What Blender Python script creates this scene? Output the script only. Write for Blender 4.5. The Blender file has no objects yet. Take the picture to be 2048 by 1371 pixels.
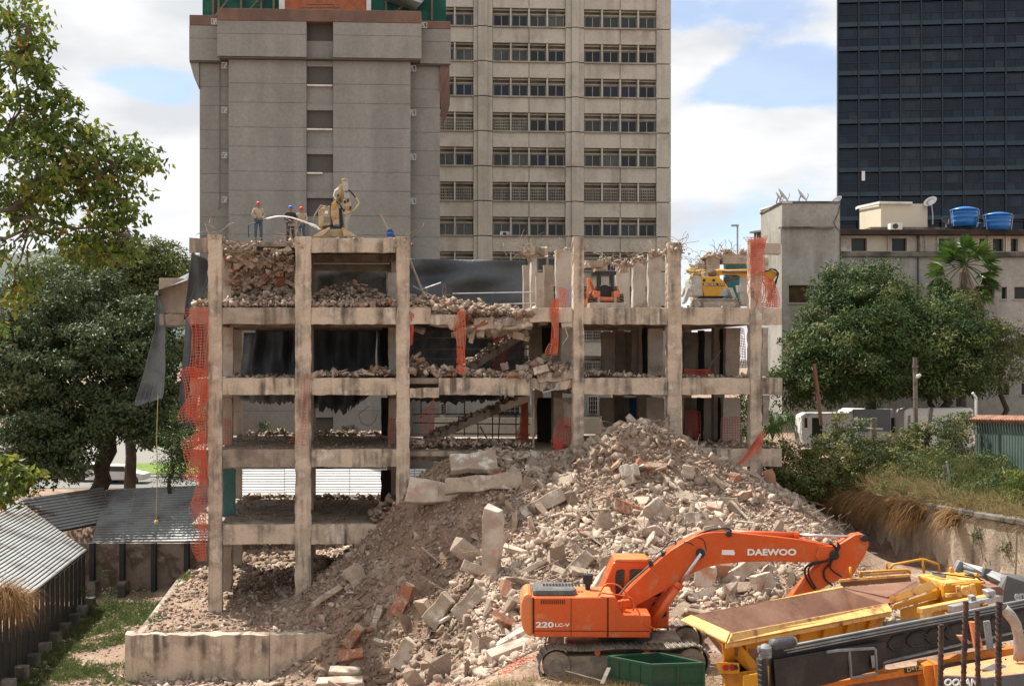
import bpy, bmesh, math, random
import numpy as np
from mathutils import Vector, Matrix, Euler, noise as mnoise
random.seed(7); np.random.seed(7)
R = math.radians
scene = bpy.context.scene
col = scene.collection
# ------------------------------------------------------------ camera
F, CX, HY, CAMZ = 2300.0, 1024.0, 722.0, 8.1      # focal length and horizon row in photo pixels
cam_d = bpy.data.cameras.new('camera'); cam = bpy.data.objects.new('camera', cam_d); col.objects.link(cam)
cam.location = (0, 0, CAMZ); cam.rotation_euler = (R(90), 0, 0)
cam_d.sensor_width = 36; cam_d.lens = 36*F/2048; cam_d.shift_y = (HY-685.5)/2048
cam_d.clip_start = .1; cam_d.clip_end = 6000
scene.camera = cam
# ------------------------------------------------------------ light
SUN = Vector((-.52, .46, 1.08)).normalized()       # direction towards the sun: high, from the left, a little behind the ruin
sd = bpy.data.lights.new('sun', 'SUN'); sd.energy = 4.3; sd.angle = R(.5); sd.color = (1, .945, .86)
so = bpy.data.objects.new('sun', sd); col.objects.link(so); so.location = (-60, 30, 90)
so.rotation_euler = SUN.to_track_quat('Z', 'Y').to_euler()
world = bpy.data.worlds.new('World'); scene.world = world; world.use_nodes = True
wt = world.node_tree; wt.nodes.clear()
def wn(t, **k):
    n = wt.nodes.new(t)
    for a, b in k.items(): setattr(n, a, b)
    return n
wo = wn('ShaderNodeOutputWorld'); bg = wn('ShaderNodeBackground'); bg.inputs[1].default_value = .12
sky = wn('ShaderNodeTexSky', sky_type='NISHITA', sun_disc=False)
sky.sun_elevation = math.asin(SUN.z); sky.sun_rotation = math.atan2(SUN.x, SUN.y); sky.dust_density = 1.2; sky.altitude = 900
tc = wn('ShaderNodeTexCoord'); mp = wn('ShaderNodeMapping'); mp.inputs['Scale'].default_value = (1.0, 1.0, 2.3); mp.inputs['Location'].default_value = (.37, .1, .22)
n1 = wn('ShaderNodeTexNoise'); n1.inputs['Scale'].default_value = 4.2; n1.inputs['Detail'].default_value = 9; n1.inputs['Roughness'].default_value = .56
L = wt.links.new
L(tc.outputs['Generated'], mp.inputs[0]); L(mp.outputs[0], n1.inputs['Vector'])
def mth(op, a, b=None, cl=False):
    n = wn('ShaderNodeMath', operation=op, use_clamp=cl)
    for i, s in enumerate((a, b)):
        if s is None: continue
        if isinstance(s, (int, float)): n.inputs[i].default_value = s
        else: L(s, n.inputs[i])
    return n.outputs[0]
cover = mth('ADD', mth('MULTIPLY', mth('SUBTRACT', n1.outputs[0], .5), 1.7), .70)
for px, py, rr, am in ((300, 165, .045, .34), (345, 190, .04, .3), (215, 168, .045, .22), (1400, 195, .05, .36), (1490, 170, .05, .40), (1580, 135, .06, .42), (1650, 175, .06, .36), (1470, 455, .05, .20), (1400, 490, .04, .18), (1240, 60, .1, .1)):
    d = Vector(((px-CX)/F, 1, (HY-py)/F)).normalized()
    vs = wn('ShaderNodeVectorMath', operation='SUBTRACT'); L(tc.outputs['Generated'], vs.inputs[0]); vs.inputs[1].default_value = d
    v2 = wn('ShaderNodeVectorMath', operation='MULTIPLY'); L(vs.outputs[0], v2.inputs[0]); v2.inputs[1].default_value = (1, 1, 2.4)
    vl = wn('ShaderNodeVectorMath', operation='LENGTH'); L(v2.outputs[0], vl.inputs[0])
    f = wn('ShaderNodeMapRange', interpolation_type='SMOOTHSTEP'); L(vl.outputs['Value'], f.inputs[0])
    f.inputs[1].default_value = 0; f.inputs[2].default_value = rr*1.6; f.inputs[3].default_value = am*.62; f.inputs[4].default_value = 0
    cover = mth('SUBTRACT', cover, f.outputs[0])
cr = wn('ShaderNodeMapRange', interpolation_type='SMOOTHSTEP'); L(cover, cr.inputs[0]); cr.inputs[1].default_value = .41; cr.inputs[2].default_value = .60; cr.inputs[3].default_value = .32
n2 = wn('ShaderNodeTexNoise'); n2.inputs['Scale'].default_value = 7; n2.inputs['Detail'].default_value = 6
mp2 = wn('ShaderNodeMapping'); mp2.inputs['Scale'].default_value = (1, 1, 2.6); mp2.inputs['Location'].default_value = (3.1, .4, 1.7)
L(tc.outputs['Generated'], mp2.inputs[0]); L(mp2.outputs[0], n2.inputs['Vector'])
cc = wn('ShaderNodeValToRGB'); L(n2.outputs[0], cc.inputs[0])
cc.color_ramp.elements[0].position = .36; cc.color_ramp.elements[0].color = (.73, .75, .78, 1)
cc.color_ramp.elements[1].position = .58; cc.color_ramp.elements[1].color = (.96, .965, .97, 1)
cs = wn('ShaderNodeVectorMath', operation='SCALE'); L(cc.outputs[0], cs.inputs[0]); cs.inputs['Scale'].default_value = 4.4
sb = wn('ShaderNodeVectorMath', operation='MULTIPLY'); L(sky.outputs[0], sb.inputs[0]); sb.inputs[1].default_value = (.70, .72, .76)
mx = wn('ShaderNodeMix', data_type='RGBA'); L(cr.outputs[0], mx.inputs[0]); L(sb.outputs[0], mx.inputs[6]); L(cs.outputs[0], mx.inputs[7])
L(mx.outputs[2], bg.inputs[0]); L(bg.outputs[0], wo.inputs[0])
scene.view_settings.view_transform = 'Standard'; scene.view_settings.look = 'None'
scene.view_settings.exposure = 1.02; scene.view_settings.gamma = 1; scene.view_settings.use_curve_mapping = False
scene.cycles.max_bounces = 6; scene.cycles.diffuse_bounces = 3; scene.cycles.transparent_max_bounces = 6
scene.cycles.use_denoising = True
# ------------------------------------------------------------ helpers
def P(px, py, Y): return Vector(((px-CX)/F*Y, Y, CAMZ-(py-HY)/F*Y))
def Zy(py, Y): return CAMZ-(py-HY)/F*Y
def Xp(px, Y): return (px-CX)/F*Y
OFF = {}
class MB:
    def __init__(s): s.v = []; s.f = []; s.m = []
    def add(s, vs, fs, mi=0):
        b = len(s.v); s.v += [tuple(v) for v in vs]
        for f in fs: s.f.append(tuple(b+i for i in f)); s.m.append(mi)
        return s
    def hexa(s, p, mi=0):
        return s.add(p, [(3, 2, 1, 0), (4, 5, 6, 7), (0, 1, 5, 4), (1, 2, 6, 5), (2, 3, 7, 6), (3, 0, 4, 7)], mi)
    def box(s, x0, x1, y0, y1, z0, z1, mi=0):
        return s.hexa([(x0, y0, z0), (x1, y0, z0), (x1, y1, z0), (x0, y1, z0), (x0, y0, z1), (x1, y0, z1), (x1, y1, z1), (x0, y1, z1)], mi)
    def obox(s, c, sz, rot=None, mi=0):
        m = rot if rot is not None else Matrix.Identity(3); a, b, d = (q/2 for q in sz); c = Vector(c)
        return s.hexa([c+m@Vector(q) for q in ((-a, -b, -d), (a, -b, -d), (a, b, -d), (-a, b, -d), (-a, -b, d), (a, -b, d), (a, b, d), (-a, b, d))], mi)
    def bar(s, p, q, w, h, mi=0, up=(0, 0, 1)):
        p, q = Vector(p), Vector(q); d = q-p; u = d.normalized(); up = Vector(up)
        if abs(u.dot(up)) > .98: up = Vector((0, 1, 0))
        sd_ = u.cross(up).normalized(); n = sd_.cross(u)
        return s.obox((p+q)/2, (d.length, w, h), Matrix((u, -sd_, n)).transposed(), mi)
    def tube(s, pts, r, n=6, mi=0, cap=True):
        pts = [Vector(p) for p in pts]; k = len(pts); rr = r if isinstance(r, (list, tuple)) else [r]*k
        b = len(s.v); ref = None
        for i, p in enumerate(pts):
            t = (pts[min(i+1, k-1)]-pts[max(i-1, 0)]).normalized()
            if ref is None: ref = t.orthogonal().normalized()
            a = (ref-t*ref.dot(t))
            a = a.normalized() if a.length > 1e-5 else t.orthogonal().normalized()
            ref = a; c = t.cross(a)
            for j in range(n):
                w = 2*math.pi*j/n; s.v.append(tuple(p+(a*math.cos(w)+c*math.sin(w))*rr[i]))
        for i in range(k-1):
            for j in range(n):
                j2 = (j+1) % n; s.f.append((b+i*n+j, b+i*n+j2, b+(i+1)*n+j2, b+(i+1)*n+j)); s.m.append(mi)
        if cap:
            s.f.append(tuple(b+j for j in range(n))[::-1]); s.m.append(mi); s.f.append(tuple(b+(k-1)*n+j for j in range(n))); s.m.append(mi)
        return s
    def prism(s, poly, fn, a, b, mi=0):
        """2D polygon, fn(u, v, w) -> point, between w=a and w=b."""
        n = len(poly); vs = [fn(u, v, a) for u, v in poly]+[fn(u, v, b) for u, v in poly]
        return s.add(vs, [tuple(range(n)), tuple(range(2*n-1, n-1, -1))]+[(i, i+n, (i+1) % n+n, (i+1) % n) for i in range(n)], mi)
    def lathe(s, c, prof, n=24, mi=0, axis='Z'):
        b = len(s.v); c = Vector(c)
        for r, h in prof:
            for j in range(n):
                w = 2*math.pi*j/n; x, y = r*math.cos(w), r*math.sin(w)
                s.v.append(tuple(c+(Vector((x, y, h)) if axis == 'Z' else Vector((x, h, y)) if axis == 'Y' else Vector((h, x, y)))))
        for i in range(len(prof)-1):
            for j in range(n):
                j2 = (j+1) % n; s.f.append((b+i*n+j, b+i*n+j2, b+(i+1)*n+j2, b+(i+1)*n+j)); s.m.append(mi)
        s.f.append(tuple(b+j for j in range(n))[::-1]); s.m.append(mi); s.f.append(tuple(b+(len(prof)-1)*n+j for j in range(n))); s.m.append(mi)
        return s
def tag(o, label=None, cat=None, group=None, kind=None):
    if label: o['label'] = label
    if cat: o['category'] = cat
    if group: o['group'] = group
    if kind: o['kind'] = kind
    return o
def thing(name, label, cat, loc=(0, 0, 0), rz=0, group=None):
    o = bpy.data.objects.new(name, None); col.objects.link(o); o.empty_display_size = .3
    o.location = loc; o.rotation_euler = (0, 0, rz); OFF[o.name] = Vector(loc) if rz == 0 else None
    return tag(o, label, cat, group)
def link(name, me, mats, parent=None, smooth=False, bevel=0, loc=None):
    o = bpy.data.objects.new(name, me); col.objects.link(o)
    for m in (mats if isinstance(mats, (list, tuple)) else [mats]):
        if m.name not in me.materials: me.materials.append(m)
    if smooth: me.polygons.foreach_set('use_smooth', [True]*len(me.polygons))
    if parent: o.parent = parent
    if loc is not None: o.location = loc
    if bevel:
        md = o.modifiers.new('edge', 'BEVEL'); md.width = bevel; md.segments = 2; md.limit_method = 'ANGLE'; md.angle_limit = R(40)
    return o
def obj(name, mb, mats, parent=None, smooth=False, bevel=0, local=False, **tg):
    """mesh object from world coordinates (or from the parent's own if local)"""
    vs = mb.v; off = Vector((0, 0, 0)); loc = None
    if not local:
        if parent is not None: off = OFF.get(parent.name) or Vector((0, 0, 0))
        elif vs:
            a = np.array(vs); lo, hi = a.min(0), a.max(0); off = Vector(((lo[0]+hi[0])/2, (lo[1]+hi[1])/2, lo[2])); loc = off
        if off.length: vs = [(v[0]-off.x, v[1]-off.y, v[2]-off.z) for v in vs]
    me = bpy.data.meshes.new(name); me.from_pydata(vs, [], mb.f)
    if any(mb.m): me.polygons.foreach_set('material_index', mb.m)
    me.update()
    bm = bmesh.new(); bm.from_mesh(me); bmesh.ops.recalc_face_normals(bm, faces=bm.faces); bm.to_mesh(me); bm.free()
    o = link(name, me, mats, parent, smooth, bevel, loc); OFF[o.name] = off
    if tg: tag(o, **tg)
    return o
def npobj(name, V, Fc, mats, parent=None, tint=None, smooth=False, mi=None, **tg):
    """big mesh from arrays; Fc (n, k) faces of k corners"""
    off = np.zeros(3); loc = None
    if parent is not None:
        q = OFF.get(parent.name); off = np.array(q) if q is not None else off
    else:
        lo, hi = V.min(0), V.max(0); off = np.array([(lo[0]+hi[0])/2, (lo[1]+hi[1])/2, lo[2]]); loc = tuple(off)
    V = (V-off).astype(np.float32); k = Fc.shape[1]; n = len(Fc)
    me = bpy.data.meshes.new(name)
    me.vertices.add(len(V)); me.vertices.foreach_set('co', V.ravel())
    me.loops.add(n*k); me.loops.foreach_set('vertex_index', Fc.astype(np.int32).ravel())
    me.polygons.add(n); me.polygons.foreach_set('loop_start', np.arange(0, n*k, k, dtype=np.int32))
    if tint is not None:
        at = me.attributes.new('tint', 'FLOAT', 'POINT'); at.data.foreach_set('value', tint.astype(np.float32))
    me.update(calc_edges=True)
    o = link(name, me, mats, parent, smooth, 0, loc); OFF[o.name] = Vector(off)
    if tg: tag(o, **tg)
    return o
def copy_tree(o, parent=None):
    c = o.copy(); col.objects.link(c)
    if parent is not None: c.parent = parent
    for ch in list(o.children): copy_tree(ch, c)
    return c
# ------------------------------------------------------------ materials
MATS = {}
def M(name, base, rough=.8, var=None, vs=1.2, vlo=.4, vhi=.65, streak=0, scol=None, ss=3.0, fine=.18, fs=14, bump=.25, bs=25, metal=0, spec=.3, tint=None, stain=None, ts=.5, rnd=0, coat=0, em=None):
    if name in MATS: return MATS[name]
    m = bpy.data.materials.new(name); m.use_nodes = True; t = m.node_tree; b = t.nodes['Principled BSDF']; MATS[name] = m
    def N(k, **kw):
        n = t.nodes.new(k)
        for a, c in kw.items(): setattr(n, a, c)
        return n
    K = t.links.new
    b.inputs['Roughness'].default_value = rough; b.inputs['Metallic'].default_value = metal; b.inputs['Specular IOR Level'].default_value = spec
    if coat: b.inputs['Coat Weight'].default_value = coat
    g = N('ShaderNodeNewGeometry')
    def nz(scale, det=5, sc=None, rg=.55):
        n = N('ShaderNodeTexNoise'); n.inputs['Scale'].default_value = scale; n.inputs['Detail'].default_value = det; n.inputs['Roughness'].default_value = rg
        if sc:
            q = N('ShaderNodeMapping'); q.inputs['Scale'].default_value = sc; K(g.outputs['Position'], q.inputs[0]); K(q.outputs[0], n.inputs['Vector'])
        else: K(g.outputs['Position'], n.inputs['Vector'])
        return n.outputs[0]
    def rng(s, lo, hi, a=0, c=1):
        r = N('ShaderNodeMapRange', interpolation_type='SMOOTHSTEP'); K(s, r.inputs[0])
        for i, q in enumerate((lo, hi, a, c)): r.inputs[i+1].default_value = q
        return r.outputs[0]
    def mix(f, a, c, mode='MIX'):
        x = N('ShaderNodeMix', data_type='RGBA', blend_type=mode)
        for i, s in ((0, f), (6, a), (7, c)):
            if isinstance(s, (int, float)): x.inputs[i].default_value = s
            elif isinstance(s, tuple): x.inputs[i].default_value = s if len(s) == 4 else s+(1,)
            else: K(s, x.inputs[i])
        return x.outputs[2]
    if tint:
        r = N('ShaderNodeValToRGB'); r.color_ramp.elements[0].position = tint[0][0]; r.color_ramp.elements[0].color = tint[0][1]+(1,)
        r.color_ramp.elements[1].position = tint[1][0]; r.color_ramp.elements[1].color = tint[1][1]+(1,)
        for p, c in tint[2:]:
            e = r.color_ramp.elements.new(p); e.color = c+(1,)
        if rnd: K(N('ShaderNodeObjectInfo').outputs['Random'], r.inputs[0])
        else:
            a = N('ShaderNodeAttribute', attribute_name='tint'); K(a.outputs['Fac'], r.inputs[0])
        c = r.outputs[0]
    else: c = tuple(base)+(1,)
    if var: c = mix(rng(nz(vs, 6), vlo, vhi), c, var)
    if stain: c = mix(rng(nz(ts, 8, rg=.7), .52, .66), c, stain)
    if streak:
        sm = N('ShaderNodeMath', operation='MULTIPLY'); K(rng(nz(ss, 5, (1, 1, .07)), .42, .66, 0, streak), sm.inputs[0]); K(rng(nz(ss*.28, 3), .38, .62, .12, 1), sm.inputs[1]); c = mix(sm.outputs[0], c, scol)
    if fine:
        f = rng(nz(fs, 6, rg=.7), .25, .75, 1-fine, 1+fine)
        x = N('ShaderNodeVectorMath', operation='SCALE')
        if isinstance(c, tuple): x.inputs[0].default_value = c[:3]
        else: K(c, x.inputs[0])
        K(f, x.inputs['Scale']); c = x.outputs[0]
    if isinstance(c, tuple): b.inputs['Base Color'].default_value = c
    else: K(c, b.inputs['Base Color'])
    if bump:
        q = N('ShaderNodeBump'); q.inputs['Strength'].default_value = bump; q.inputs['Distance'].default_value = .05; K(nz(bs, 6, rg=.65), q.inputs['Height']); K(q.outputs[0], b.inputs['Normal'])
    if em: b.inputs['Emission Color'].default_value = em+(1,); b.inputs['Emission Strength'].default_value = 1
    return m
def leafmat(name, ramp, trans=.3, rough=.45, spec=.4):
    m = M(name, (0, 0, 0), rough, tint=ramp, fine=.15, fs=3, bump=0, spec=spec); t = m.node_tree; b = t.nodes['Principled BSDF']
    tr = t.nodes.new('ShaderNodeBsdfTranslucent'); mxs = t.nodes.new('ShaderNodeMixShader'); mxs.inputs[0].default_value = trans
    src = b.inputs['Base Color'].links[0].from_socket; t.links.new(src, tr.inputs[0])
    t.links.new(b.outputs[0], mxs.inputs[1]); t.links.new(tr.outputs[0], mxs.inputs[2]); t.links.new(mxs.outputs[0], t.nodes['Material Output'].inputs[0])
    return m
def glassmat(name, c, rough=.08, spec=.6, var=None, vs=.4):
    return M(name, c, rough, var=var, vs=vs, fine=.0, bump=.02, bs=.8, spec=spec)
BEIGE = (.43, .335, .25)
m_conc = M('ruin_concrete', (.56, .455, .35), .9, var=(.38, .305, .235), vs=.9, vlo=.44, vhi=.6, streak=1, scol=(.13, .105, .085), ss=3.2, stain=(.62, .53, .43), ts=.9, bump=.5, bs=14, fine=.14)
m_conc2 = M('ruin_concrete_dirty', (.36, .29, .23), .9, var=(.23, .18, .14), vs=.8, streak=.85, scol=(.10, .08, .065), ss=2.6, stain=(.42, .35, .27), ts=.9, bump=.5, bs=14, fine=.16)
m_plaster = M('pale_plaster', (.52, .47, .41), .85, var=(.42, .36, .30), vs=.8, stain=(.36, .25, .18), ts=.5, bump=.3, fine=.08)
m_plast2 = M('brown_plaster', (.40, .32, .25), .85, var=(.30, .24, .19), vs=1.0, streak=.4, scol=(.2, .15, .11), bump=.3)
m_teal = M('teal_paint', (.035, .17, .16), .6, var=(.05, .13, .13), vs=.8)
m_blue = M('blue_paint', (.012, .06, .14), .6)
m_brick = M('brick_red', (.42, .13, .06), .9, var=(.30, .10, .06), vs=2, fine=.25)
m_steel = M('rusty_steel', (.14, .10, .08), .8, var=(.2, .14, .1), vs=6)
m_rebarp = M('pale_rebar', (.33, .27, .22), .8, var=(.2, .14, .1), vs=4)
m_grip = M('galvanised', (.42, .43, .44), .45, metal=.6, var=(.3, .3, .3), vs=3, bump=.05)
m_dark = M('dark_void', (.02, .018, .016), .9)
m_rope = M('yellow_rope', (.55, .43, .18), .8)
ROCKRAMP = [(0, (.20, .145, .105)), (.22, (.32, .24, .18)), (.48, (.44, .345, .27)), (.70, (.53, .43, .345)), (.83, (.26, .20, .16)), (.90, (.33, .165, .11)), (.95, (.42, .22, .14)), (.985, (.60, .54, .47))]
m_rock = M('rubble_stone', (0, 0, 0), .92, tint=ROCKRAMP, var=(.26, .19, .14), vs=.35, vlo=.44, vhi=.72, fine=.22, fs=9, bump=.6, bs=22)
m_chunk = M('chunk_stone', (0, 0, 0), .92, tint=ROCKRAMP, rnd=1, var=(.27, .20, .15), vs=1.6, vlo=.48, vhi=.72, fine=.2, fs=9, bump=.7, bs=16)
m_bslab = M('brick_faced_slab', (.34, .145, .085), .9, var=(.42, .32, .24), vs=2.2, vlo=.5, vhi=.6, stain=(.24, .11, .07), ts=1.5, bump=.7, bs=12, fine=.25)
m_slabc = M('broken_slab_concrete', (.40, .325, .25), .9, var=(.30, .23, .175), vs=1.6, stain=(.62, .57, .50), ts=1.2, bump=.5, bs=14, fine=.15)
m_slabw = M('white_plastered_slab', (.50, .435, .36), .85, var=(.36, .28, .215), vs=1.5, stain=(.45, .22, .13), ts=1.4, bump=.4, bs=14, fine=.12)
# ------------------------------------------------------------ terrain as one sheet
CP = [ # photo px, py, distance: control points of the site surface
 (100,1371,44),(250,1350,46),(30,1300,48),(220,1230,56),(150,1290,50),(-300,1371,44),(400,1371,43.5),(600,1371,43),(550,1352,45.4),(340,1225,57),(200,1200,58.5),
 (720,1350,44),(800,1350,42.5),(880,1340,40),(800,1371,41.5),(900,1371,37.5),(950,1371,34),
 (1000,1371,31.3),(1040,1318,31),(1075,1300,32.5),(1040,1371,28.8),(1200,1371,28.9),(1400,1371,28.9),(1250,1320,31.5),(1400,1310,31.5),(1500,1371,28.9),(1100,1275,34.5),(1300,1255,34.5),(1480,1255,34),
 (980,1290,35),(940,1250,38.5),(1020,1240,37),(850,1270,42),(760,1260,44),(700,1215,45.3),(640,1215,46.2),(660,1170,47),(700,1140,47.5),(760,1090,47.8),(790,1050,48.2),
 (800,1150,46),(900,1180,43),(880,1100,45),(840,1030,47),(850,1000,48),(830,960,49),(870,925,50),(930,905,49.5),(1000,900,49),(1060,925,48.6),(1120,940,48),(1170,905,47.6),
 (1200,880,47.3),(1240,855,47),(1285,846,47),(1330,862,47),(1370,890,47),(1420,925,46.8),(1470,950,46.6),(1530,975,46.6),(1580,995,46.5),(1640,1030,46),(1680,1060,45),(1690,1078,44.5),(1760,1125,46),(1725,1105,47),(1690,1052,49),(1800,1130,44.5),
 (1000,980,46.5),(1000,1060,44.5),(1000,1150,41),(1100,1010,45),(1100,1080,42.5),(1100,1170,38.5),(1200,960,46),(1200,1030,43.5),(1200,1110,40),(1210,1190,36.5),
 (1300,920,46.2),(1300,980,44.8),(1300,1060,42),(1320,1130,38.5),(1400,980,45.2),(1400,1050,42.5),(1420,1120,39),(1400,1200,36),(1500,1020,45),(1500,1090,41.5),(1520,1160,38),(1520,1210,35.6),
 (1600,1070,42.5),(1600,1130,39.5),(1620,1180,37),(1700,1110,42.5),(1700,1160,39.5),(1750,1150,43),(1850,1150,43),(1900,1200,37),(2000,1200,37),(2100,1300,33),(1700,1290,33),(2000,1371,28.9),
 (700,1090,63),(600,1100,62),(500,1112,60),(800,1085,64),(640,1180,55),(560,1190,54),(480,1200,53.5),(1000,1020,62),(1200,1010,62),(1500,1000,60),
 (420,1130,61),(300,1130,66),(100,1100,70),
]
C = np.array([tuple(P(*c)) for c in CP])
extra = np.array([(x, 26, -.2) for x in (-6, 0, 6, 14, 22)]+[(-14, 30, -2.6), (-24, 34, -4.3), (-30, 44, -4.3), (-30, 56, -4.3), (-6, 33, -1.6), (24, 34, .2), (28, 44, .8)])
C = np.vstack([C, extra])
D_ = np.sqrt(((C[:, None, :2]-C[None, :, :2])**2).sum(-1)); W_ = np.linalg.solve(D_+np.eye(len(C))*-.25, C[:, 2]-(-1.0))
def fbm(x, y, s, seed=0, octv=4):
    """cheap value noise on arrays"""
    r = np.zeros(np.broadcast(x, y).shape); a = 1.0; tot = 0
    for k in range(octv):
        u, v = x*s*2**k+seed*17.3+k*5.1, y*s*2**k+seed*9.7+k*3.3
        i, j = np.floor(u), np.floor(v); fu, fv = u-i, v-j; fu = fu*fu*(3-2*fu); fv = fv*fv*(3-2*fv)
        h = lambda a_, b_: np.modf(np.abs(np.sin(a_*127.1+b_*311.7+k)*43758.5453))[0]
        r = r+a*((h(i, j)*(1-fu)+h(i+1, j)*fu)*(1-fv)+(h(i, j+1)*(1-fu)+h(i+1, j+1)*fu)*fv-.5); tot += a; a *= .5
    return r/tot*2
WLX = lambda y: 14.5+(50-y)*.33                                  # line of the retaining wall
def sstep(a, b, x): t = np.clip((x-a)/(b-a), 0, 1); return t*t*(3-2*t)
def H(x, y):
    x = np.asarray(x, float); y = np.asarray(y, float); sh = np.broadcast(x, y).shape
    xf, yf = np.broadcast_to(x, sh).ravel(), np.broadcast_to(y, sh).ravel(); z = np.empty(xf.size)
    for i in range(0, xf.size, 20000):
        d = np.sqrt((xf[i:i+20000, None]-C[None, :, 0])**2+(yf[i:i+20000, None]-C[None, :, 1])**2); z[i:i+20000] = d@W_-1.0
    z = z.reshape(sh); x = xf.reshape(sh); y = yf.reshape(sh)
    z = np.clip(z, -4.6, 6.4)
    a = x+.15*(y-49.3); d = y-49.3-.02*a                          # ruin coordinates
    ter = sstep(-15.6, -15.1, a)*(1-sstep(-4.6, -2.5, a))*sstep(-3.95, -3.5, d)*(1-sstep(12, 13, d))
    z = np.where(ter > .01, np.maximum(z, z*(1-ter)+ter*-2.6), z)
    z = z+.10*fbm(x, y, .9, 1)*sstep(-4.4, -3, z)+.05*fbm(x, y, .5, 2)
    w = sstep(.0, .5, x-WLX(y))*sstep(36, 38, y)                      # bank above the retaining wall
    up = 2.25+(.5+.7*sstep(46, 50, y))*sstep(.2, 4.2, x-WLX(y))+.3*fbm(x, y, .4, 3)
    z = z*(1-w)+up*w
    far = np.maximum(sstep(64, 68, y), np.maximum(sstep(24, 34, x)*0, sstep(-34, -44, -x*-1)*0))
    base = -1.2+4.0*sstep(9, 15, x)*(1-sstep(110, 150, y))
    z = z*(1-far)+base*far
    out = np.maximum(sstep(30, 40, np.abs(x)), 1-sstep(18, 26, y)); b2 = np.where(x > 0, 1.0*0+base, -4.3+3.1*sstep(56, 66, y)); b2 = np.where(y < 26, -1.0, b2)
    return z*(1-out)+b2*out
def axis(lo, hi, st, flo, fhi):
    a = list(np.arange(lo, hi, st)); s = st
    while a[-1] < fhi: s *= 1.25; a.append(a[-1]+s)
    s = st
    while a[0] > flo: s *= 1.25; a.insert(0, a[0]-s)
    return np.array(a)
gx, gy = axis(-27, 24, .3, -2500, 2500), axis(26, 66, .3, -200, 5000)
GX, GY = np.meshgrid(gx, gy); GZ = H(GX, GY); ny, nx = GZ.shape
idx = np.arange(ny*nx).reshape(ny, nx)
q = np.stack([idx[:-1, :-1], idx[:-1, 1:], idx[1:, 1:], idx[1:, :-1]], -1).reshape(-1, 4)
m_soil = M('rubble_soil', (.28, .19, .135), .95, var=(.17, .105, .072), vs=.45, vlo=.42, vhi=.62, stain=(.34, .27, .20), ts=.7, fine=.35, fs=11, bump=.9, bs=9)
g = npobj('ground', np.stack([GX, GY, GZ], -1).reshape(-1, 3), q, m_soil, smooth=True, kind='structure')
# ------------------------------------------------------------ rocks
ROCKS = []
for k in range(24):
    rs = np.random.RandomState(k); bm = bmesh.new(); asp = np.array([1, rs.uniform(.55, 1), rs.uniform(.4, .8)])
    pts = rs.normal(size=(12, 3)); pts /= np.linalg.norm(pts, axis=1)[:, None]; asp[2] *= (.55 if k % 3 == 0 else 1); pts = np.sign(pts)*np.abs(pts)**.42*.52*asp
    for p in pts: bm.verts.new(p)
    bmesh.ops.convex_hull(bm, input=bm.verts); bmesh.ops.triangulate(bm, faces=bm.faces)
    loose = [v for v in bm.verts if not v.link_faces]
    if loose: bmesh.ops.delete(bm, geom=loose, context='VERTS')
    bm.verts.index_update(); ROCKS.append((np.array([tuple(v.co) for v in bm.verts]), np.array([[v.index for v in f.verts] for f in bm.faces]))); bm.free()
def rotmats(n, rs, flat=1.0):
    ax = rs.normal(size=(n, 3)); ax /= np.linalg.norm(ax, axis=1)[:, None]; an = rs.uniform(0, math.pi*flat, n)
    c, s = np.cos(an), np.sin(an); x, y, z = ax.T
    return np.stack([c+x*x*(1-c), x*y*(1-c)-z*s, x*z*(1-c)+y*s, y*x*(1-c)+z*s, c+y*y*(1-c), y*z*(1-c)-x*s, z*x*(1-c)-y*s, z*y*(1-c)+x*s, c+z*z*(1-c)], -1).reshape(n, 3, 3)
def rockmesh(cs, sz, seed=0, tints=None, stretch=.5):
    """arrays of one heap of stones"""
    rs = np.random.RandomState(seed); n = len(cs); var = rs.randint(0, len(ROCKS), n); Rm = rotmats(n, rs)
    st = np.stack([rs.uniform(1-stretch*.5, 1+stretch, n), np.ones(n), rs.uniform(1-stretch*.6, 1.1, n)], -1); t0 = rs.random_sample(n) if tints is None else tints
    V, Fc, T = [], [], []; b = 0
    for k in range(len(ROCKS)):
        w = np.nonzero(var == k)[0]
        if not len(w): continue
        v, f = ROCKS[k]; vv = v[None]*st[w][:, None]*sz[w][:, None, None]; vv = np.einsum('nij,nkj->nki', Rm[w], vv)+cs[w][:, None]
        V.append(vv.reshape(-1, 3)); Fc.append((f[None]+(np.arange(len(w))*len(v))[:, None, None]+b).reshape(-1, 3)); T.append(np.repeat(t0[w], len(v))); b += len(w)*len(v)
    return np.vstack(V), np.vstack(Fc), np.concatenate(T)
def in_ter(x, y):
    a = x+.15*(y-49.3); d = y-49.3-.02*a
    return a, d
def rint(n, lo, hi, rs, pw): return lo+(hi-lo)*rs.random_sample(n)**pw
rs = np.random.RandomState(3); XS, YS, SZ, TN = [], [], [], []
def scatter(n, x0, x1, y0, y1, cond, lo, hi, pw, tfun=None):
    x = rs.uniform(x0, x1, n); y = rs.uniform(y0, y1, n); k = cond(x, y); x, y = x[k], y[k]; s = rint(len(x), lo, hi, rs, pw)
    XS.append(x); YS.append(y); SZ.append(s); t = rs.random_sample(len(x)); TN.append(t if tfun is None else tfun(x, y, t))
dens = lambda x, y, s, th, seed=5: fbm(x, y, s, seed)+rs.uniform(-.35, .35, np.shape(x)) > th
pile = lambda x, y: (H(x, y) > -2.9)&(x < WLX(y)-.2)&(x > -9-(y-44)*.2)&(y+np.maximum(0, 1-x)*.9 > 33.2)&~((x > 13)&(y < 41))&~((x > 12.7)&(y < 48))
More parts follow.
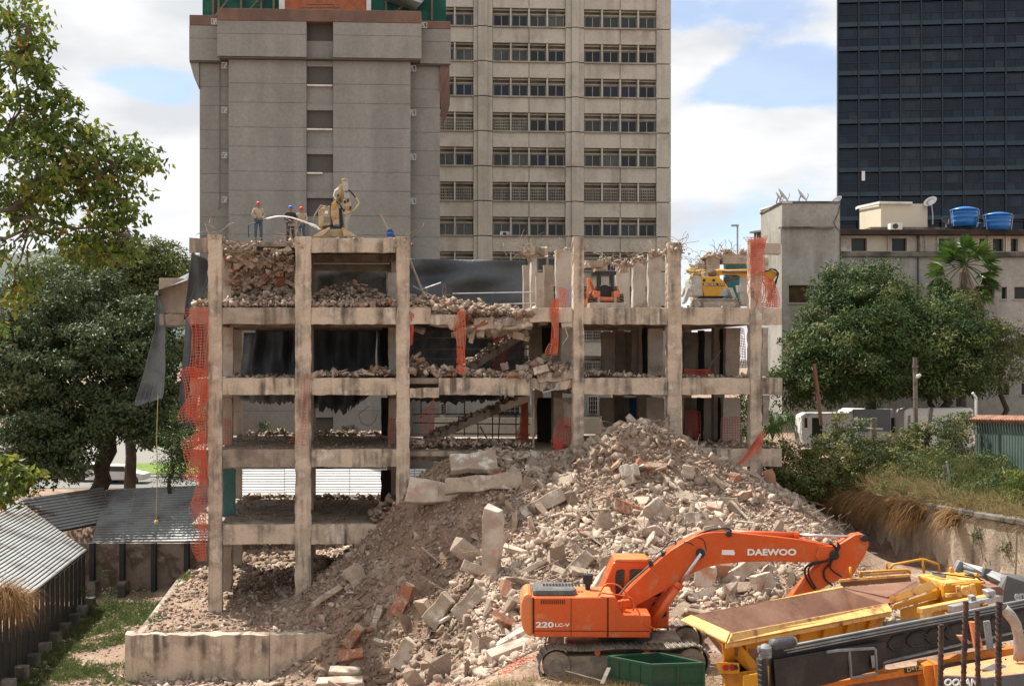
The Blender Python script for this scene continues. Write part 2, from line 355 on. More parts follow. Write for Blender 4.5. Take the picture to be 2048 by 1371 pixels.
brown = lambda x, y, t: np.where((x < -1.5)&(x+(y-44)*.3 > -8), t*.26+.0+np.where(rs.random_sample(len(t)) < .12, .7, 0), np.where(rs.random_sample(len(t)) < .25, t, .2+t*.55))
dirt = lambda x, y: sstep(-.2, -1.6, x)*sstep(43, 44.5, y)*(1-.6*sstep(47.6, 48.4, y))
sand = lambda x, y: sstep(7.5, 10.5, x)*(1-sstep(45.5, 47, y))
scatter(40000, -9, 17, 33, 49.5, lambda x, y: pile(x, y)&(rs.random_sample(len(x)) > sand(x, y)*.75)&(rs.random_sample(len(x)) > dirt(x, y)*.45), .05, .24, 2.0, brown)
scatter(11000, -8, 16, 33, 49, lambda x, y: pile(x, y)&dens(x, y, .35, -.1)&(rs.random_sample(len(x)) > sand(x, y)*.93)&(rs.random_sample(len(x)) > dirt(x, y)*.8), .18, .5, 2.4, brown)
scatter(9000, 7, 17, 38, 47, lambda x, y: pile(x, y), .03, .10, 1.5)
scatter(9000, -19, -5, 44.5, 62, lambda x, y: (in_ter(x, y)[0] > -15.7)&(in_ter(x, y)[1] > -4.3)&dens(x, y, .6, -.3), .05, .2, 2.5)
scatter(900, -19, -5, 44.5, 62, lambda x, y: (in_ter(x, y)[0] > -15.6)&(in_ter(x, y)[1] > -4.0), .18, .42, 2.2)
scatter(6500, -21, -2, 40, 62, lambda x, y: (in_ter(x, y)[0] < -15.7)|(in_ter(x, y)[1] < -4.4)&dens(x, y, .7, -.1), .04, .22, 2.8)
scatter(4500, -16, 2, 58, 65, lambda x, y: y > 58, .15, .55, 1.6)
scatter(9000, -15, 0, 33, 45.2, lambda x, y: (H(x, y) < -2.4)&(in_ter(x, y)[1] < -4.3), .04, .3, 2.6, brown)
scatter(260, -14, 0, 36, 44.6, lambda x, y: (H(x, y) < -2.0), .3, .55, 2, brown)
scatter(2500, -3, 16, 28, 35, lambda x, y: dens(x, y, .8, 0), .03, .14, 3)
x = np.concatenate(XS); y = np.concatenate(YS); s = np.concatenate(SZ); t = np.concatenate(TN)
V, Fc, T = rockmesh(np.stack([x, y, H(x, y)+s*.12], -1), s, 11, t)
npobj('rubble', V, Fc, m_rock, tint=T, kind='stuff', label='heap of broken concrete, brick and stone fragments spilling from the ruin')
# the stones that show largest are things of their own
rs = np.random.RandomState(21); rockme = []
for v, f in ROCKS:
    me = bpy.data.meshes.new('concrete_chunk'); me.from_pydata(v.tolist(), [], f.tolist()); me.materials.append(m_chunk); rockme.append(me)
cnt = 0; placed = []
while cnt < 215:
    px, py = rs.uniform(640, 1640), rs.uniform(900, 1330)
    yy = rs.uniform(34, 48.5); xx = Xp(px, yy)
    if not bool(pile(np.array([xx]), np.array([yy]))[0]) or (xx > 7.5 and yy > 39 and rs.random_sample() < .85) or (float(dirt(xx, yy)) > .4 and rs.random_sample() < .75): continue
    sz = rs.uniform(.36, .52)+.45*rs.random_sample()**3
    if any((xx-a)**2+(yy-b)**2 < (.42*(sz+c))**2 for a, b, c in placed): continue
    placed.append((xx, yy, sz)); k = rs.randint(24)
    o = bpy.data.objects.new('concrete_chunk', rockme[k]); col.objects.link(o)
    st = rs.uniform(.9, 2.1); o.location = (xx, yy, float(H(xx, yy))+sz*.16); o.rotation_euler = tuple(rs.uniform(0, 6.28, 3)); o.scale = (sz*st, sz, sz*rs.uniform(.35, 1))
    tag(o, 'rough lump of broken concrete lying loose in the rubble heap', 'concrete chunk', 'loose concrete lumps on the rubble heap'); cnt += 1
# medium slab fragments and timber scraps
smat = [m_slabc, m_slabw, m_slabc, m_bslab, m_slabc, m_slabc]; sme = []
for k in range(6):
    r_ = random.Random(k+90); mb = MB(); vs = []; n = 4; lx, ly, lz = r_.uniform(.5, .9), r_.uniform(.2, .4), r_.uniform(.08, .16)
    for j in range(n+1):
        for sy, sz_ in ((-1, -1), (1, -1), (1, 1), (-1, 1)): vs.append((-lx+2*lx*j/n+r_.uniform(-.12, .12), ly*sy*(1+r_.uniform(-.3, .2)), lz*sz_*(1+r_.uniform(-.15, .15))))
    fs = [(3, 2, 1, 0), tuple(n*4+q for q in range(4))]+[(j*4+q, j*4+(q+1) % 4, (j+1)*4+(q+1) % 4, (j+1)*4+q) for j in range(n) for q in range(4)]
    me = bpy.data.meshes.new('slab_fragment'); me.from_pydata(vs, [], fs); me.materials.append(smat[k]); sme.append(me)
rs = np.random.RandomState(33); cnt = 0
while cnt < 46:
    px, py = rs.uniform(640, 1560), rs.uniform(900, 1330); yy = rs.uniform(34, 48); xx = Xp(px, yy)
    if not bool(pile(np.array([xx]), np.array([yy]))[0]) or xx > 9 and yy > 39 or float(dirt(xx, yy)) > .4: continue
    if any((xx-a)**2+(yy-b)**2 < (.5+.42*c)**2 for a, b, c in placed): continue
    placed.append((xx, yy, .9)); o = bpy.data.objects.new('slab_fragment', sme[rs.randint(6)]); col.objects.link(o); k = rs.uniform(.45, .95); o.scale = (k, k, k); o.location = (xx, yy, float(H(xx, yy))+.16*k)
    o.rotation_euler = (R(rs.uniform(10, 75)), R(rs.uniform(-40, 40)), rs.uniform(0, 6.28)); md = o.modifiers.new('edge', 'BEVEL'); md.width = .03; md.segments = 1
    tag(o, 'medium flat slab fragment tilted and half buried in the rubble heap', 'slab fragment', 'medium slab fragments in the rubble heap'); cnt += 1
tme = bpy.data.meshes.new('timber_scrap'); _m = MB().box(-.7, .7, -.05, .05, -.02, .02); tme.from_pydata(_m.v, [], _m.f); tme.materials.append(m_plast2)
for k in range(26):
    yy = rs.uniform(34.5, 47); xx = rs.uniform(-7, 10)
    if not bool(pile(np.array([xx]), np.array([yy]))[0]): continue
    o = bpy.data.objects.new('timber_scrap', tme); col.objects.link(o); o.location = (xx, yy, float(H(xx, yy))+.25); o.rotation_euler = (rs.uniform(0, 3), R(rs.uniform(-40, 15)), rs.uniform(0, 6.28)); o.scale = (rs.uniform(.6, 1.3), 1, 1)
    tag(o, 'thin dusty board scrap sticking out between the stones of the heap', 'board', 'board scraps in the rubble heap')
# recognisable slabs: name, label, px, py, Y, length px, width px, image angle, thickness, material, tilt
SLABS = [
 ('wall_slab', 'upright white and red plastered beam piece standing in the middle of the heap', 985, 1078, 41.5, 132, 38, 88, .45, m_slabw, 20),
 ('wall_slab', 'broad flat grey slab lying on the heap just right of the long ruin post', 945, 925, 47.6, 92, 52, 4, .28, m_slabc, 55),
 ('wall_slab', 'long pale beam with red hollow bricks showing along its lower edge', 968, 966, 46.6, 150, 30, 5, .42, m_slabc, 15),
 ('wall_slab', 'big tilted slab with a white face under the brick edged beam', 880, 985, 47.2, 120, 44, -4, .35, m_slabw, 25),
 ('wall_slab', 'orange ended beam leaning up to the right across the heap crest', 1085, 1010, 45, 92, 26, 27, .5, m_slabc, 20),
 ('wall_slab', 'wedge shaped block pointing down on the sunlit slope', 1322, 1028, 43.2, 62, 34, -48, .5, m_slabc, 30),
 ('wall_slab', 'square thick block lying right beside the wedge shaped block', 1385, 1045, 42.6, 62, 34, 4, .5, m_slabc, 25),
 ('wall_slab', 'long white round edged beam behind the excavator boom, leaning right', 1478, 1148, 37.6, 118, 30, 39, .5, m_slabw, 10),
 ('wall_slab', 'white slab standing nearly upright below the excavator boom', 1408, 1172, 37, 94, 36, 82, .35, m_slabw, 25),
 ('wall_slab', 'cream leaning slab between the white beam and the excavator stick', 1528, 1178, 36.6, 62, 46, -78, .35, m_slabw, 30),
 ('wall_slab', 'grey beam piece sloping left of the excavator engine cover', 1152, 1138, 39, 84, 26, 47, .42, m_slabc, 20),
 ('wall_slab', 'thin plastered strip leaning on the brown slope left of the white beam', 955, 1140, 42.5, 66, 20, -22, .3, m_slabc, 30),
 ('wall_slab', 'broad slab end over a stone in the brown lower slope', 880, 1218, 42, 66, 34, 55, .4, m_slabc, 20),
 ('wall_slab', 'angular beam stub jutting from the slope above the excavator tail', 940, 1205, 41, 74, 34, 47, .45, m_slabc, 20),
 ('wall_slab', 'red brick faced slab leaning on the brown slope', 805, 1200, 44.2, 72, 26, 66, .3, m_bslab, 20),
 ('wall_slab', 'orange brick beam half in the lower left slope', 708, 1273, 44.4, 52, 22, 55, .3, m_bslab, 20),
 ('wall_slab', 'dark red slab propped at the end of the terrace wall', 702, 1310, 43.6, 50, 22, 10, .3, m_bslab, 40),
 ('wall_slab', 'large pale boulder like wall piece in front of the terrace wall end', 812, 1308, 42.6, 62, 36, 62, .55, m_slabw, 15),
 ('wall_slab', 'flat white topped slab lying at the bottom edge of the site', 690, 1340, 42.6, 62, 20, -2, .15, m_slabw, 70),
 ('wall_slab', 'cream broken floor slab lying flat, partly cut by the picture bottom', 682, 1362, 42, 90, 22, 2, .2, m_slabw, 70),
 ('wall_slab', 'thick concrete piece left of the excavator counterweight', 960, 1282, 38.6, 62, 26, -12, .45, m_slabc, 20),
 ('wall_slab', 'wooden looking thin beam lying by the foot of the middle post', 655, 1190, 46.2, 68, 12, 34, .25, m_slabc, 10),
 ('wall_slab', 'narrow leaning beam fragment on the brown slope below the first beam', 755, 1232, 44.6, 46, 12, 72, .25, m_slabc, 10),
 ('wall_slab', 'triangular concrete block below the first floor beam end', 712, 1152, 46.6, 46, 36, -60, .45, m_slabc, 20),
 ('wall_slab', 'cracked orange slab near the top of the right hand heap', 1290, 935, 45.6, 46, 14, -35, .25, m_bslab, 25),
 ('wall_slab', 'second orange slab lying flatter below the cracked one', 1312, 933, 45.4, 42, 14, -4, .25, m_bslab, 40),
 ('wall_slab', 'long thin white kerb piece lying along the far edge of the heap', 1520, 982, 46.6, 104, 9, -10, .2, m_slabw, 20),
 ('wall_slab', 'white chipped block under the orange slabs', 1258, 942, 45.2, 36, 24, 5, .4, m_slabw, 25),
 ('wall_slab', 'upright pale stump on the shaded side of the heap crest', 1377, 942, 45.6, 26, 24, 85, .4, m_slabw, 15),
 ('wall_slab', 'grey beam end beside the square block at the foot of the boom', 1350, 1085, 41, 44, 22, 38, .35, m_slabc, 25),
]
for nm, lb, px, py, Y, ln, wd, an, th, mt, tl in SLABS:
    s = F/Y; c = P(px, py, Y); gz = float(H(c.x, c.y)); r_ = random.Random(px)
    a = ln/s/2; b_ = wd/s/2; mb = MB(); n = 5
    Rt = Matrix.Rotation(R(-tl), 3, 'X'); Ra = Matrix.Rotation(R(-an), 3, 'Y')
    ring = []
    for k in range(n+1):
        u = -a+2*a*k/n; jb = 1+r_.uniform(-.16, .16); ju = r_.uniform(-.06, .06)*a*(3 if k in (0, n) else 1)
        ring.append([Vector((u+ju*q, -th/2*sy*(1+r_.uniform(-.1, .1)), b_*jb*sz_)) for q, (sy, sz_) in zip((1, .3, -.6, .8), ((1, -1), (1, 1), (-1, 1), (-1, -1)))])
    vs = [tuple(c+Ra@(Rt@v)) for rg in ring for v in rg]; fs = [(0, 1, 2, 3), tuple(n*4+k for k in (3, 2, 1, 0))]
    for k in range(n):
        for j in range(4): fs.append((k*4+j, k*4+(j+1) % 4, (k+1)*4+(j+1) % 4, (k+1)*4+j))
    mb.add(vs, fs); obj(nm, mb, mt, bevel=.035, label=lb, cat='concrete slab', group='big slabs and beams lying on the rubble heap')
# ------------------------------------------------------------ the ruin: skewed frame coordinates (a along the front, d into depth)
Y0 = 49.3
def AP(a, d, z): return Vector((a-.15*d, Y0+.02*a+d, z))
def a_of(px, d=0):
    k = (px-CX)/F; return (k*(Y0+d)+.15*d)/(1-.02*k)
def z_of(px, py, d=0): a = a_of(px, d); return Zy(py, Y0+.02*a+d)
def fb(mb, a0, a1, d0, d1, z0, z1, mi=0):
    return mb.hexa([AP(a0, d0, z0), AP(a1, d0, z0), AP(a1, d1, z0), AP(a0, d1, z0), AP(a0, d0, z1), AP(a1, d0, z1), AP(a1, d1, z1), AP(a0, d1, z1)], mi)
def pb(px0, px1, py0, py1, d, th):
    """box that fills a picture rectangle at depth d"""
    mb = MB(); return fb(mb, a_of(px0, d), a_of(px1, d), d, d+th, z_of((px0+px1)/2, py1, d), z_of((px0+px1)/2, py0, d))
ruin = thing('demolished_building', 'half demolished five storey concrete frame building full of debris, standing behind the rubble heap', 'building', tuple(AP(0, 0, -2.5)))
LV = [-2.5, 1.12, 4.33, 7.38, 10.40, 13.35]            # top of floors
BT = [None, .28, 3.58, 6.66, 9.68, 12.75]              # bottom of beams
COLS = [(416, 444), (590, 622), (793, 819), (1147, 1168), (1336, 1363), (1501, 1524)]
CA = [(a_of(p), a_of(q)) for p, q in COLS]
def jag(mb_v, amt, seed):
    r_ = random.Random(seed); return [(v[0]+r_.uniform(-amt, amt), v[1]+r_.uniform(-amt, amt), v[2]+r_.uniform(-amt, amt)) for v in mb_v]
def segbox(a0, a1, d0, d1, z0, z1, ax, n, amt, seed):
    """box cut in n rings along one axis with ragged arrises"""
    mb = MB(); r_ = random.Random(seed); rg = []
    for k in range(n+1):
        t_ = k/n
        if ax == 'z': c4 = [(a0, d0, z0+(z1-z0)*t_), (a1, d0, z0+(z1-z0)*t_), (a1, d1, z0+(z1-z0)*t_), (a0, d1, z0+(z1-z0)*t_)]
        else: c4 = [(a0+(a1-a0)*t_, d0, z0), (a0+(a1-a0)*t_, d0, z1), (a0+(a1-a0)*t_, d1, z1), (a0+(a1-a0)*t_, d1, z0)]
        rg.append([AP(q[0]+r_.uniform(-amt, amt)*(ax == 'z'), q[1]+r_.uniform(-amt, amt), q[2]+r_.uniform(-amt, amt)*(ax != 'z')) for q in c4])
    vs = [v for g_ in rg for v in g_]; fs = [(3, 2, 1, 0), tuple(n*4+k for k in range(4))]
    for k in range(n):
        for j in range(4): fs.append((k*4+j, k*4+(j+1) % 4, (k+1)*4+(j+1) % 4, (k+1)*4+j))
    return mb.add(vs, fs)
topz = [13.5, 13.42, 13.42, 13.45, 13.2, 13.35]; botz = [-2.6, -2.6, -1.5, 2.0, 3.0, 1.0]
for i, (a0, a1) in enumerate(CA):
    obj('column', segbox(a0, a1, 0, .42, botz[i], topz[i], 'z', 60, .028, i), m_conc, ruin, bevel=.012)
def beam(p0, p1, lv, z0=None, z1=None, d0=.06, d1=.40, m=m_conc, am=.016, py=None):
    a0, a1 = a_of(p0), a_of(p1); obj('beam', segbox(a0, a1, d0, d1, BT[lv] if z0 is None else z0, LV[lv] if z1 is None else z1, 'a', max(3, int((a1-a0)*4)), am*1.5, int(p0)+lv), m, ruin, bevel=.012)
for lv, ends in ((1, [(444, 590), (622, 780)]), (2, [(380, 416), (444, 590), (622, 793), (1363, 1501), (1524, 1565)]),
                 (3, [(380, 416), (444, 590), (622, 793), (878, 1060), (1168, 1336), (1363, 1501), (1524, 1566)]),
                 (4, [(380, 416), (444, 590), (622, 793), (819, 862), (1168, 1336), (1363, 1501), (1524, 1565)]),
                 (5, [(378, 416), (622, 793)])):
    for p0, p1 in ends: beam(p0, p1, lv, m=m_conc2 if (p0 < 600 and (p0 + lv) % 2 == 0 or p1 == 416) else m_conc)
beam(819, 878, 3, BT[3]-.12, 6.95, -.06, .36); beam(862, 918, 4, BT[4]+.0, 10.1, .0, .40); beam(1060, 1146, 4, BT[4]+.1, LV[4]-.02); beam(1060, 1147, 3, 6.9, 7.3, .3, .6, am=.07)
beam(820, 1080, 2, 3.75, 4.2, 1.2, 1.6, am=.06); beam(1524, 1563, 5, 12.72, 13.2, m=m_plaster)
beam(1052, 1100, 5, 12.72, 13.05, .5, .8, am=.04)
# floor slabs: wide plates behind the front beams
def slab(p0, p1, d0, d1, lv, th=.22, dz=0):
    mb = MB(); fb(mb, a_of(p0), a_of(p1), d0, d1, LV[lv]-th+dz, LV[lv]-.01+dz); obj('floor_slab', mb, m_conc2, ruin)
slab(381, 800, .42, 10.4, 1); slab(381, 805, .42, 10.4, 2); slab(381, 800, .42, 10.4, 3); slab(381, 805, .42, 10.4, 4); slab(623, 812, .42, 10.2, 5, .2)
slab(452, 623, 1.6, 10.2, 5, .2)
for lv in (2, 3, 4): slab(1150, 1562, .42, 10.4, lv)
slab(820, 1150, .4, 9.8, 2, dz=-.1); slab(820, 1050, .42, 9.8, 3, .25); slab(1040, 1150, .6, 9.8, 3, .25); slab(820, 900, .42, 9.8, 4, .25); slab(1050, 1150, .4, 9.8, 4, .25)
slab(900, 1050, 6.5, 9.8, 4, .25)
# cross beams and inner frames (seen as darker lintels behind the front ones)
for lv in (1, 2, 3, 4, 5):
    for d, rng_ in ((4.8, [(3, 3)]), (9.9, None)):
        for c0, c1 in (((0, 1), (1, 2)) if lv in (1, 5) else ((0, 1), (1, 2), (3, 4), (4, 5))):
            if lv == 5 and c0 == 0 and d > 5: continue
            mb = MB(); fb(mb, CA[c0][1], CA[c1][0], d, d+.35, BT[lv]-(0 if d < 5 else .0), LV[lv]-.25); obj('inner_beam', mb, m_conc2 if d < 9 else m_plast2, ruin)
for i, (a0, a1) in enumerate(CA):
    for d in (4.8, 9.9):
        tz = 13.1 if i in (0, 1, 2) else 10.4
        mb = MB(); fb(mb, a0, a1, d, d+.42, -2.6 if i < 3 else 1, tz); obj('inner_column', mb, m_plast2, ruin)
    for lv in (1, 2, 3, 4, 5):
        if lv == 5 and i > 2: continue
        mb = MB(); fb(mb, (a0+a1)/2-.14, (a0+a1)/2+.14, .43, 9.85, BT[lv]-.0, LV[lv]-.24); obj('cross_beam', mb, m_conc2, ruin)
# interior wall pieces: picture rectangles at a depth
IW = [ # px0 px1 py0 py1 depth thick material
 (446,466,655,752,2.6,.2,m_plaster),(446,462,515,612,2.6,.2,m_plaster),(447,463,795,893,2.6,.2,m_plast2),(446,470,938,1035,3,.2,m_teal),(447,462,1093,1180,3,.25,m_plast2),
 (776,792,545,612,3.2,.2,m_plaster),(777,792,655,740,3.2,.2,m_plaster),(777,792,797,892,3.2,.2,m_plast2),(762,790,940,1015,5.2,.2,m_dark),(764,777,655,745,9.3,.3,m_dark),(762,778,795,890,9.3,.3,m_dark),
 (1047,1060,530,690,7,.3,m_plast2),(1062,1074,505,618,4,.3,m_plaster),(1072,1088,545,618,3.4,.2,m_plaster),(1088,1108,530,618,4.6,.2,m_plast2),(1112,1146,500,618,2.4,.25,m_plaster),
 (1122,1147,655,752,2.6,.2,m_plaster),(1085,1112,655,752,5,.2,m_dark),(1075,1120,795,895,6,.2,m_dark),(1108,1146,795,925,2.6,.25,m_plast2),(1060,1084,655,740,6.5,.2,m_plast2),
 (1233,1260,534,618,6.2,.2,m_plaster),(1266,1291,522,618,4.6,.3,m_plaster),(1297,1323,508,618,3.6,.3,m_plaster),(1240,1256,530,545,4.5,.3,m_plast2),
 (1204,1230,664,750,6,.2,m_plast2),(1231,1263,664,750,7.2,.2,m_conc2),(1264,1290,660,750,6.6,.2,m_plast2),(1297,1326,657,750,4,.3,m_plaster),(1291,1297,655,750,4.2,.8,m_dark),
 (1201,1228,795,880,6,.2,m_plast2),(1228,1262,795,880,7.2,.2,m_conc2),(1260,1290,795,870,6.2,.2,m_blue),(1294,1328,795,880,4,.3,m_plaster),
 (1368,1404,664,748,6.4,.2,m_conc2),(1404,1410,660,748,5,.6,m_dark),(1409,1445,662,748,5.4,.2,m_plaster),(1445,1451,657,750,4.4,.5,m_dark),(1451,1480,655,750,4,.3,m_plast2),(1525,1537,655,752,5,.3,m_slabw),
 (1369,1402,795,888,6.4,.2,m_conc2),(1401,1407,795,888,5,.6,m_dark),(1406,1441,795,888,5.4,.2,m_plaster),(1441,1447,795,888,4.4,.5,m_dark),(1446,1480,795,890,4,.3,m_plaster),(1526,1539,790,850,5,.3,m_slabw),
 (1450,1480,528,617,8,.25,m_teal),(1480,1500,522,535,8.2,.25,m_teal),(1480,1522,535,612,8.4,.25,m_plaster),(1446,1520,508,527,6.5,.6,m_slabc),
 (1386,1412,530,600,7.5,.5,m_slabc),(1412,1440,512,600,6.6,.7,m_slabc),(1526,1537,515,540,5,.3,m_slabw),
 (1176,1190,560,616,8.6,.2,m_plast2),(1190,1214,530,552,4,.3,m_slabc),(1172,1206,520,534,1.6,.7,m_slabc),
]
for k, (a, b_, c, d, dp, th, mt) in enumerate(IW):
    mb = segbox(a_of(a, dp), a_of(b_, dp), dp, dp+th, z_of((a+b_)/2, d, dp), z_of((a+b_)/2, c, dp), 'z', 5, .03, k); obj('interior_wall', mb, mt, ruin)
mb = MB(); fb(mb, a_of(1060, 3), a_of(1076, 3), .5, 9.5, BT[4], LV[4]-.26); obj('cross_beam', mb, m_conc2, ruin)
# the side wall of the left bays, outer wing of the left cantilever
obj('parapet_panel', pb(318, 382, 556, 626, 7.5, .18), m_plast2, ruin, bevel=.02)
mb = MB(); fb(mb, a_of(318, 7.5), a_of(415, 7.5), 7.3, 10.2, z_of(350, 650, 7.3), z_of(350, 628, 7.3)); obj('cantilever_slab', mb, m_conc2, ruin, bevel=.02)
for lv in (1, 2, 3, 4):
    mb = MB(); fb(mb, a_of(381), a_of(416), .41, 8.5 if lv > 1 else 4, LV[lv]-.22, LV[lv]-.02); obj('balcony_slab', mb, m_conc2, ruin)
for lv in (2, 3, 4):
    mb = MB(); fb(mb, a_of(1525), a_of(1565), .41, 9, LV[lv]-.22, LV[lv]-.02); obj('balcony_slab', mb, m_conc, ruin)
# terrace plinth
ta0, ta1 = -15.7, -3.6
tw = thing('terrace_wall', 'low stained concrete retaining wall holding the debris terrace in front of the ruin, bottom left', 'wall', tuple(AP(-9, -4.3, -4.4)))
k0 = ta0
for k, w in enumerate((5.6, 6.5)):
    obj('wall_panel', segbox(k0+.01, k0+w-.01, -4.35, -3.8, -4.7, -2.52, 'a', 22, .06, 40+k), m_conc, tw, bevel=.02); k0 += w
obj('wall_panel', segbox(ta0, ta0+.5, -3.79, 11, -4.7, -3.05, 'a', 2, .03, 47), m_conc2, tw, bevel=.02)
rs_c = random.Random(15)
# broken slabs hanging in the stair bay
def chunk(nm, px, py, d, ln, wd, th, an, mt=m_slabc, tl=10, par=ruin, sd=0):
    s = F/(Y0+d); c = AP(a_of(px, d), d, z_of(px, py, d)); r_ = random.Random(px*7+py+sd); mb = MB(); n = 4; a = ln/s/2; b2 = wd/s/2
    M3 = Matrix.Rotation(R(-an), 3, 'Y')@Matrix.Rotation(R(-tl), 3, 'X'); vs = []
    for k in range(n+1):
        for sy, sz_ in ((-1, -1), (-1, 1), (1, 1), (1, -1)):
            vs.append(tuple(c+M3@Vector((-a+2*a*k/n+r_.uniform(-.12, .12)*a*.6, th/2*sy*(1+r_.uniform(-.15, .15)), b2*sz_*(1+r_.uniform(-.22, .22))))))
    fs = [(0, 1, 2, 3), tuple(n*4+k for k in (3, 2, 1, 0))]
    for k in range(n):
        for j in range(4): fs.append((k*4+j, k*4+(j+1) % 4, (k+1)*4+(j+1) % 4, (k+1)*4+j))
    mb.add(vs, fs); return obj(nm, mb, mt, par, bevel=.02)
for a in [(1030,651,.6,66,17,.6,7,m_slabc,10),(968,650,.8,40,22,.6,3,m_slabw,12),(905,648,.2,20,18,.5,-35,m_slabc,5),(996,652,.3,14,16,.4,75,m_slabc,5),(944,672,.6,28,9,.3,80,m_slabc,5),(1008,640,1,24,13,.5,12,m_slabw,8),(1036,636,1.2,24,12,.5,8,m_slabw,8),(880,640,.5,42,20,.5,-6,m_slabc,20),(950,628,2,60,12,.8,-12,m_slabc,30),
          (1135,638,.3,30,34,.3,8,m_slabw,10),(1110,758,.6,70,18,.7,8,m_slabc,20),(1138,830,1.6,22,46,.3,4,m_slabc,5),(870,743,.6,26,12,.4,-50,m_slabc,10),(1046,640,3,60,12,.6,10,m_plast2,20)]: chunk('broken_slab', *a[:2], *a[2:7], a[7], a[8])
for k in range(26):
    chunk('broken_slab', rs_c.uniform(835, 1070), 655+rs_c.uniform(-20, 16), rs_c.uniform(.3, 2.5), rs_c.uniform(10, 46), rs_c.uniform(6, 16), rs_c.uniform(.2, .6), rs_c.uniform(-30, 30), (m_slabc, m_conc2, m_slabw, m_bslab)[k % 4], rs_c.uniform(-20, 50), sd=k)
for k in range(14):
    chunk('broken_slab', rs_c.uniform(830, 1100), 752+rs_c.uniform(-22, 4), rs_c.uniform(.3, 2.5), rs_c.uniform(10, 34), rs_c.uniform(6, 16), rs_c.uniform(.2, .6), rs_c.uniform(-50, 50), (m_slabc, m_conc2, m_slabw)[k % 3], rs_c.uniform(-20, 50), sd=k)
for k in range(9):
    chunk('broken_slab', 925+k*15, 735-k*9, 4.6, rs_c.uniform(12, 26), rs_c.uniform(5, 9), .5, rs_c.uniform(10, 60), m_conc2, rs_c.uniform(0, 50), sd=k)
# broken stair flights with steps
def stair(p0, p1, d, w, n, nm='stair_flight', th=.24):
    A, B = AP(a_of(p0[0], d), d, z_of(*p0, d)), AP(a_of(p1[0], d), d, z_of(*p1, d)); mb = MB(); prof = []
    rj = random.Random(p0[0])
    for k in range(n):
        t0, t1 = k/n, (k+1)/n-rj.uniform(0, .5)/n; prof += [(A.x+(B.x-A.x)*t0, A.z+(B.z-A.z)*t1), (A.x+(B.x-A.x)*t1, A.z+(B.z-A.z)*t1)]
    prof = [(A.x, A.z)]+prof; nv = Vector((B.x-A.x, B.z-A.z)).normalized(); pr = (nv[1], -nv[0]) if nv[1]*1 > 0 else (-nv[1], nv[0])
    dn = Vector((pr[0], pr[1])); dn = dn if dn[1] < 0 else -dn
    prof += [(B.x+dn[0]*th, B.z+dn[1]*th), (A.x+dn[0]*th, A.z+dn[1]*th)]
    mb.prism(prof, lambda u, v, w_: (u-.15*w_, Y0+d+w_, v), 0, w); obj(nm, mb, m_conc2, ruin)
stair((925,742), (1062,655), 4.0, 1.3, 9); stair((850,880), (1042,795), 4.4, 1.3, 11); stair((1000,812), (1058,792), 2.6, 1.2, 3)
# debris lying on floors, in the stair bay and in the collapsed top bay
rs = np.random.RandomState(5); PC, PS, PT = [], [], []
def deb(n, p0, p1, d0, d1, zf, lo, hi, pw=1.8, tl=None):
    a = rs.uniform(a_of(p0), a_of(p1), n); d = rs.uniform(d0, d1, n); s = rint(n, lo, hi, rs, pw); z = zf(a, d) if callable(zf) else zf
    PC.append(np.stack([a-.15*d, Y0+.02*a+d, z+s*.25+0*a], -1)); PS.append(s); PT.append(rs.random_sample(n) if tl is None else tl(rs.random_sample(n)))
def mound(base, lst):
    def f(a, d):
        z = np.full(len(a), base)
        for pc, hh, w, dc, dw in lst: ac = a_of(pc); z = np.maximum(z, base+hh*np.exp(-((a-ac)/w)**2-((d-dc)/dw)**2)*rs.uniform(.2, 1, len(a)))
        return z
    return f
lift = lambda base, am=.18: (lambda a, d: base+am*np.maximum(0, fbm(a, d, .9, 8))*rs.random_sample(len(a)))
deb(1500, 384, 592, .1, 3.5, mound(10.40, [(540, .75, 2.6, 2.5, 2), (400, .25, 1, 1, 2)]), .06, .3)
deb(1500, 622, 793, .1, 4, mound(10.40, [(700, 1.25, 1.9, 2.6, 1.6), (785, .4, .8, 1, 2)]), .06, .3)
deb(500, 384, 793, 4, 9.8, lift(10.40, .6), .1, .35)
deb(300, 384, 600, 1.6, 10, lift(13.36), .06, .25); deb(200, 622, 793, .1, 8, lift(13.36, .1), .05, .16)
deb(260, 450, 592, .1, 8, lift(7.38, .15), .05, .2); deb(420, 622, 793, .05, 4, mound(7.38, [(675, .3, .7, .6, 1), (760, .35, 1.0, .8, 1.5)]), .08, .4, 2)
deb(900, 384, 793, .1, 9.9, lift(4.33, .2), .03, .13, 2.5, lambda t: t*.25); deb(900, 384, 770, .1, 9.9, lift(1.12, .2), .03, .15, 2.5, lambda t: t*.25); deb(140, 740, 800, .2, 3, mound(1.15, [(800, 1.1, 1.0, 1, 2)]), .1, .45)
deb(260, 452, 793, 9.0, 10.3, lift(4.36, .3), .08, .3); deb(260, 452, 793, 9.0, 10.3, lift(1.14, .3), .08, .3)
deb(1500, 820, 1080, .0, 5, mound(9.9, [(850, 1.1, 1.9, 2, 3), (895, .95, 1.8, 2, 3), (960, .75, 1.6, 2, 3), (1030, .5, 1.4, 2, 3), (825, 1.0, 1.0, 1, 3)]), .08, .42)
deb(900, 820, 1060, .0, 5, mound(7.3, [(835, 1.0, .9, 1, 2.2), (880, .5, 1.4, 1, 3), (960, .35, 1.6, 1, 3)]), .08, .40)
n = 260; tt_ = rs.random_sample(n)
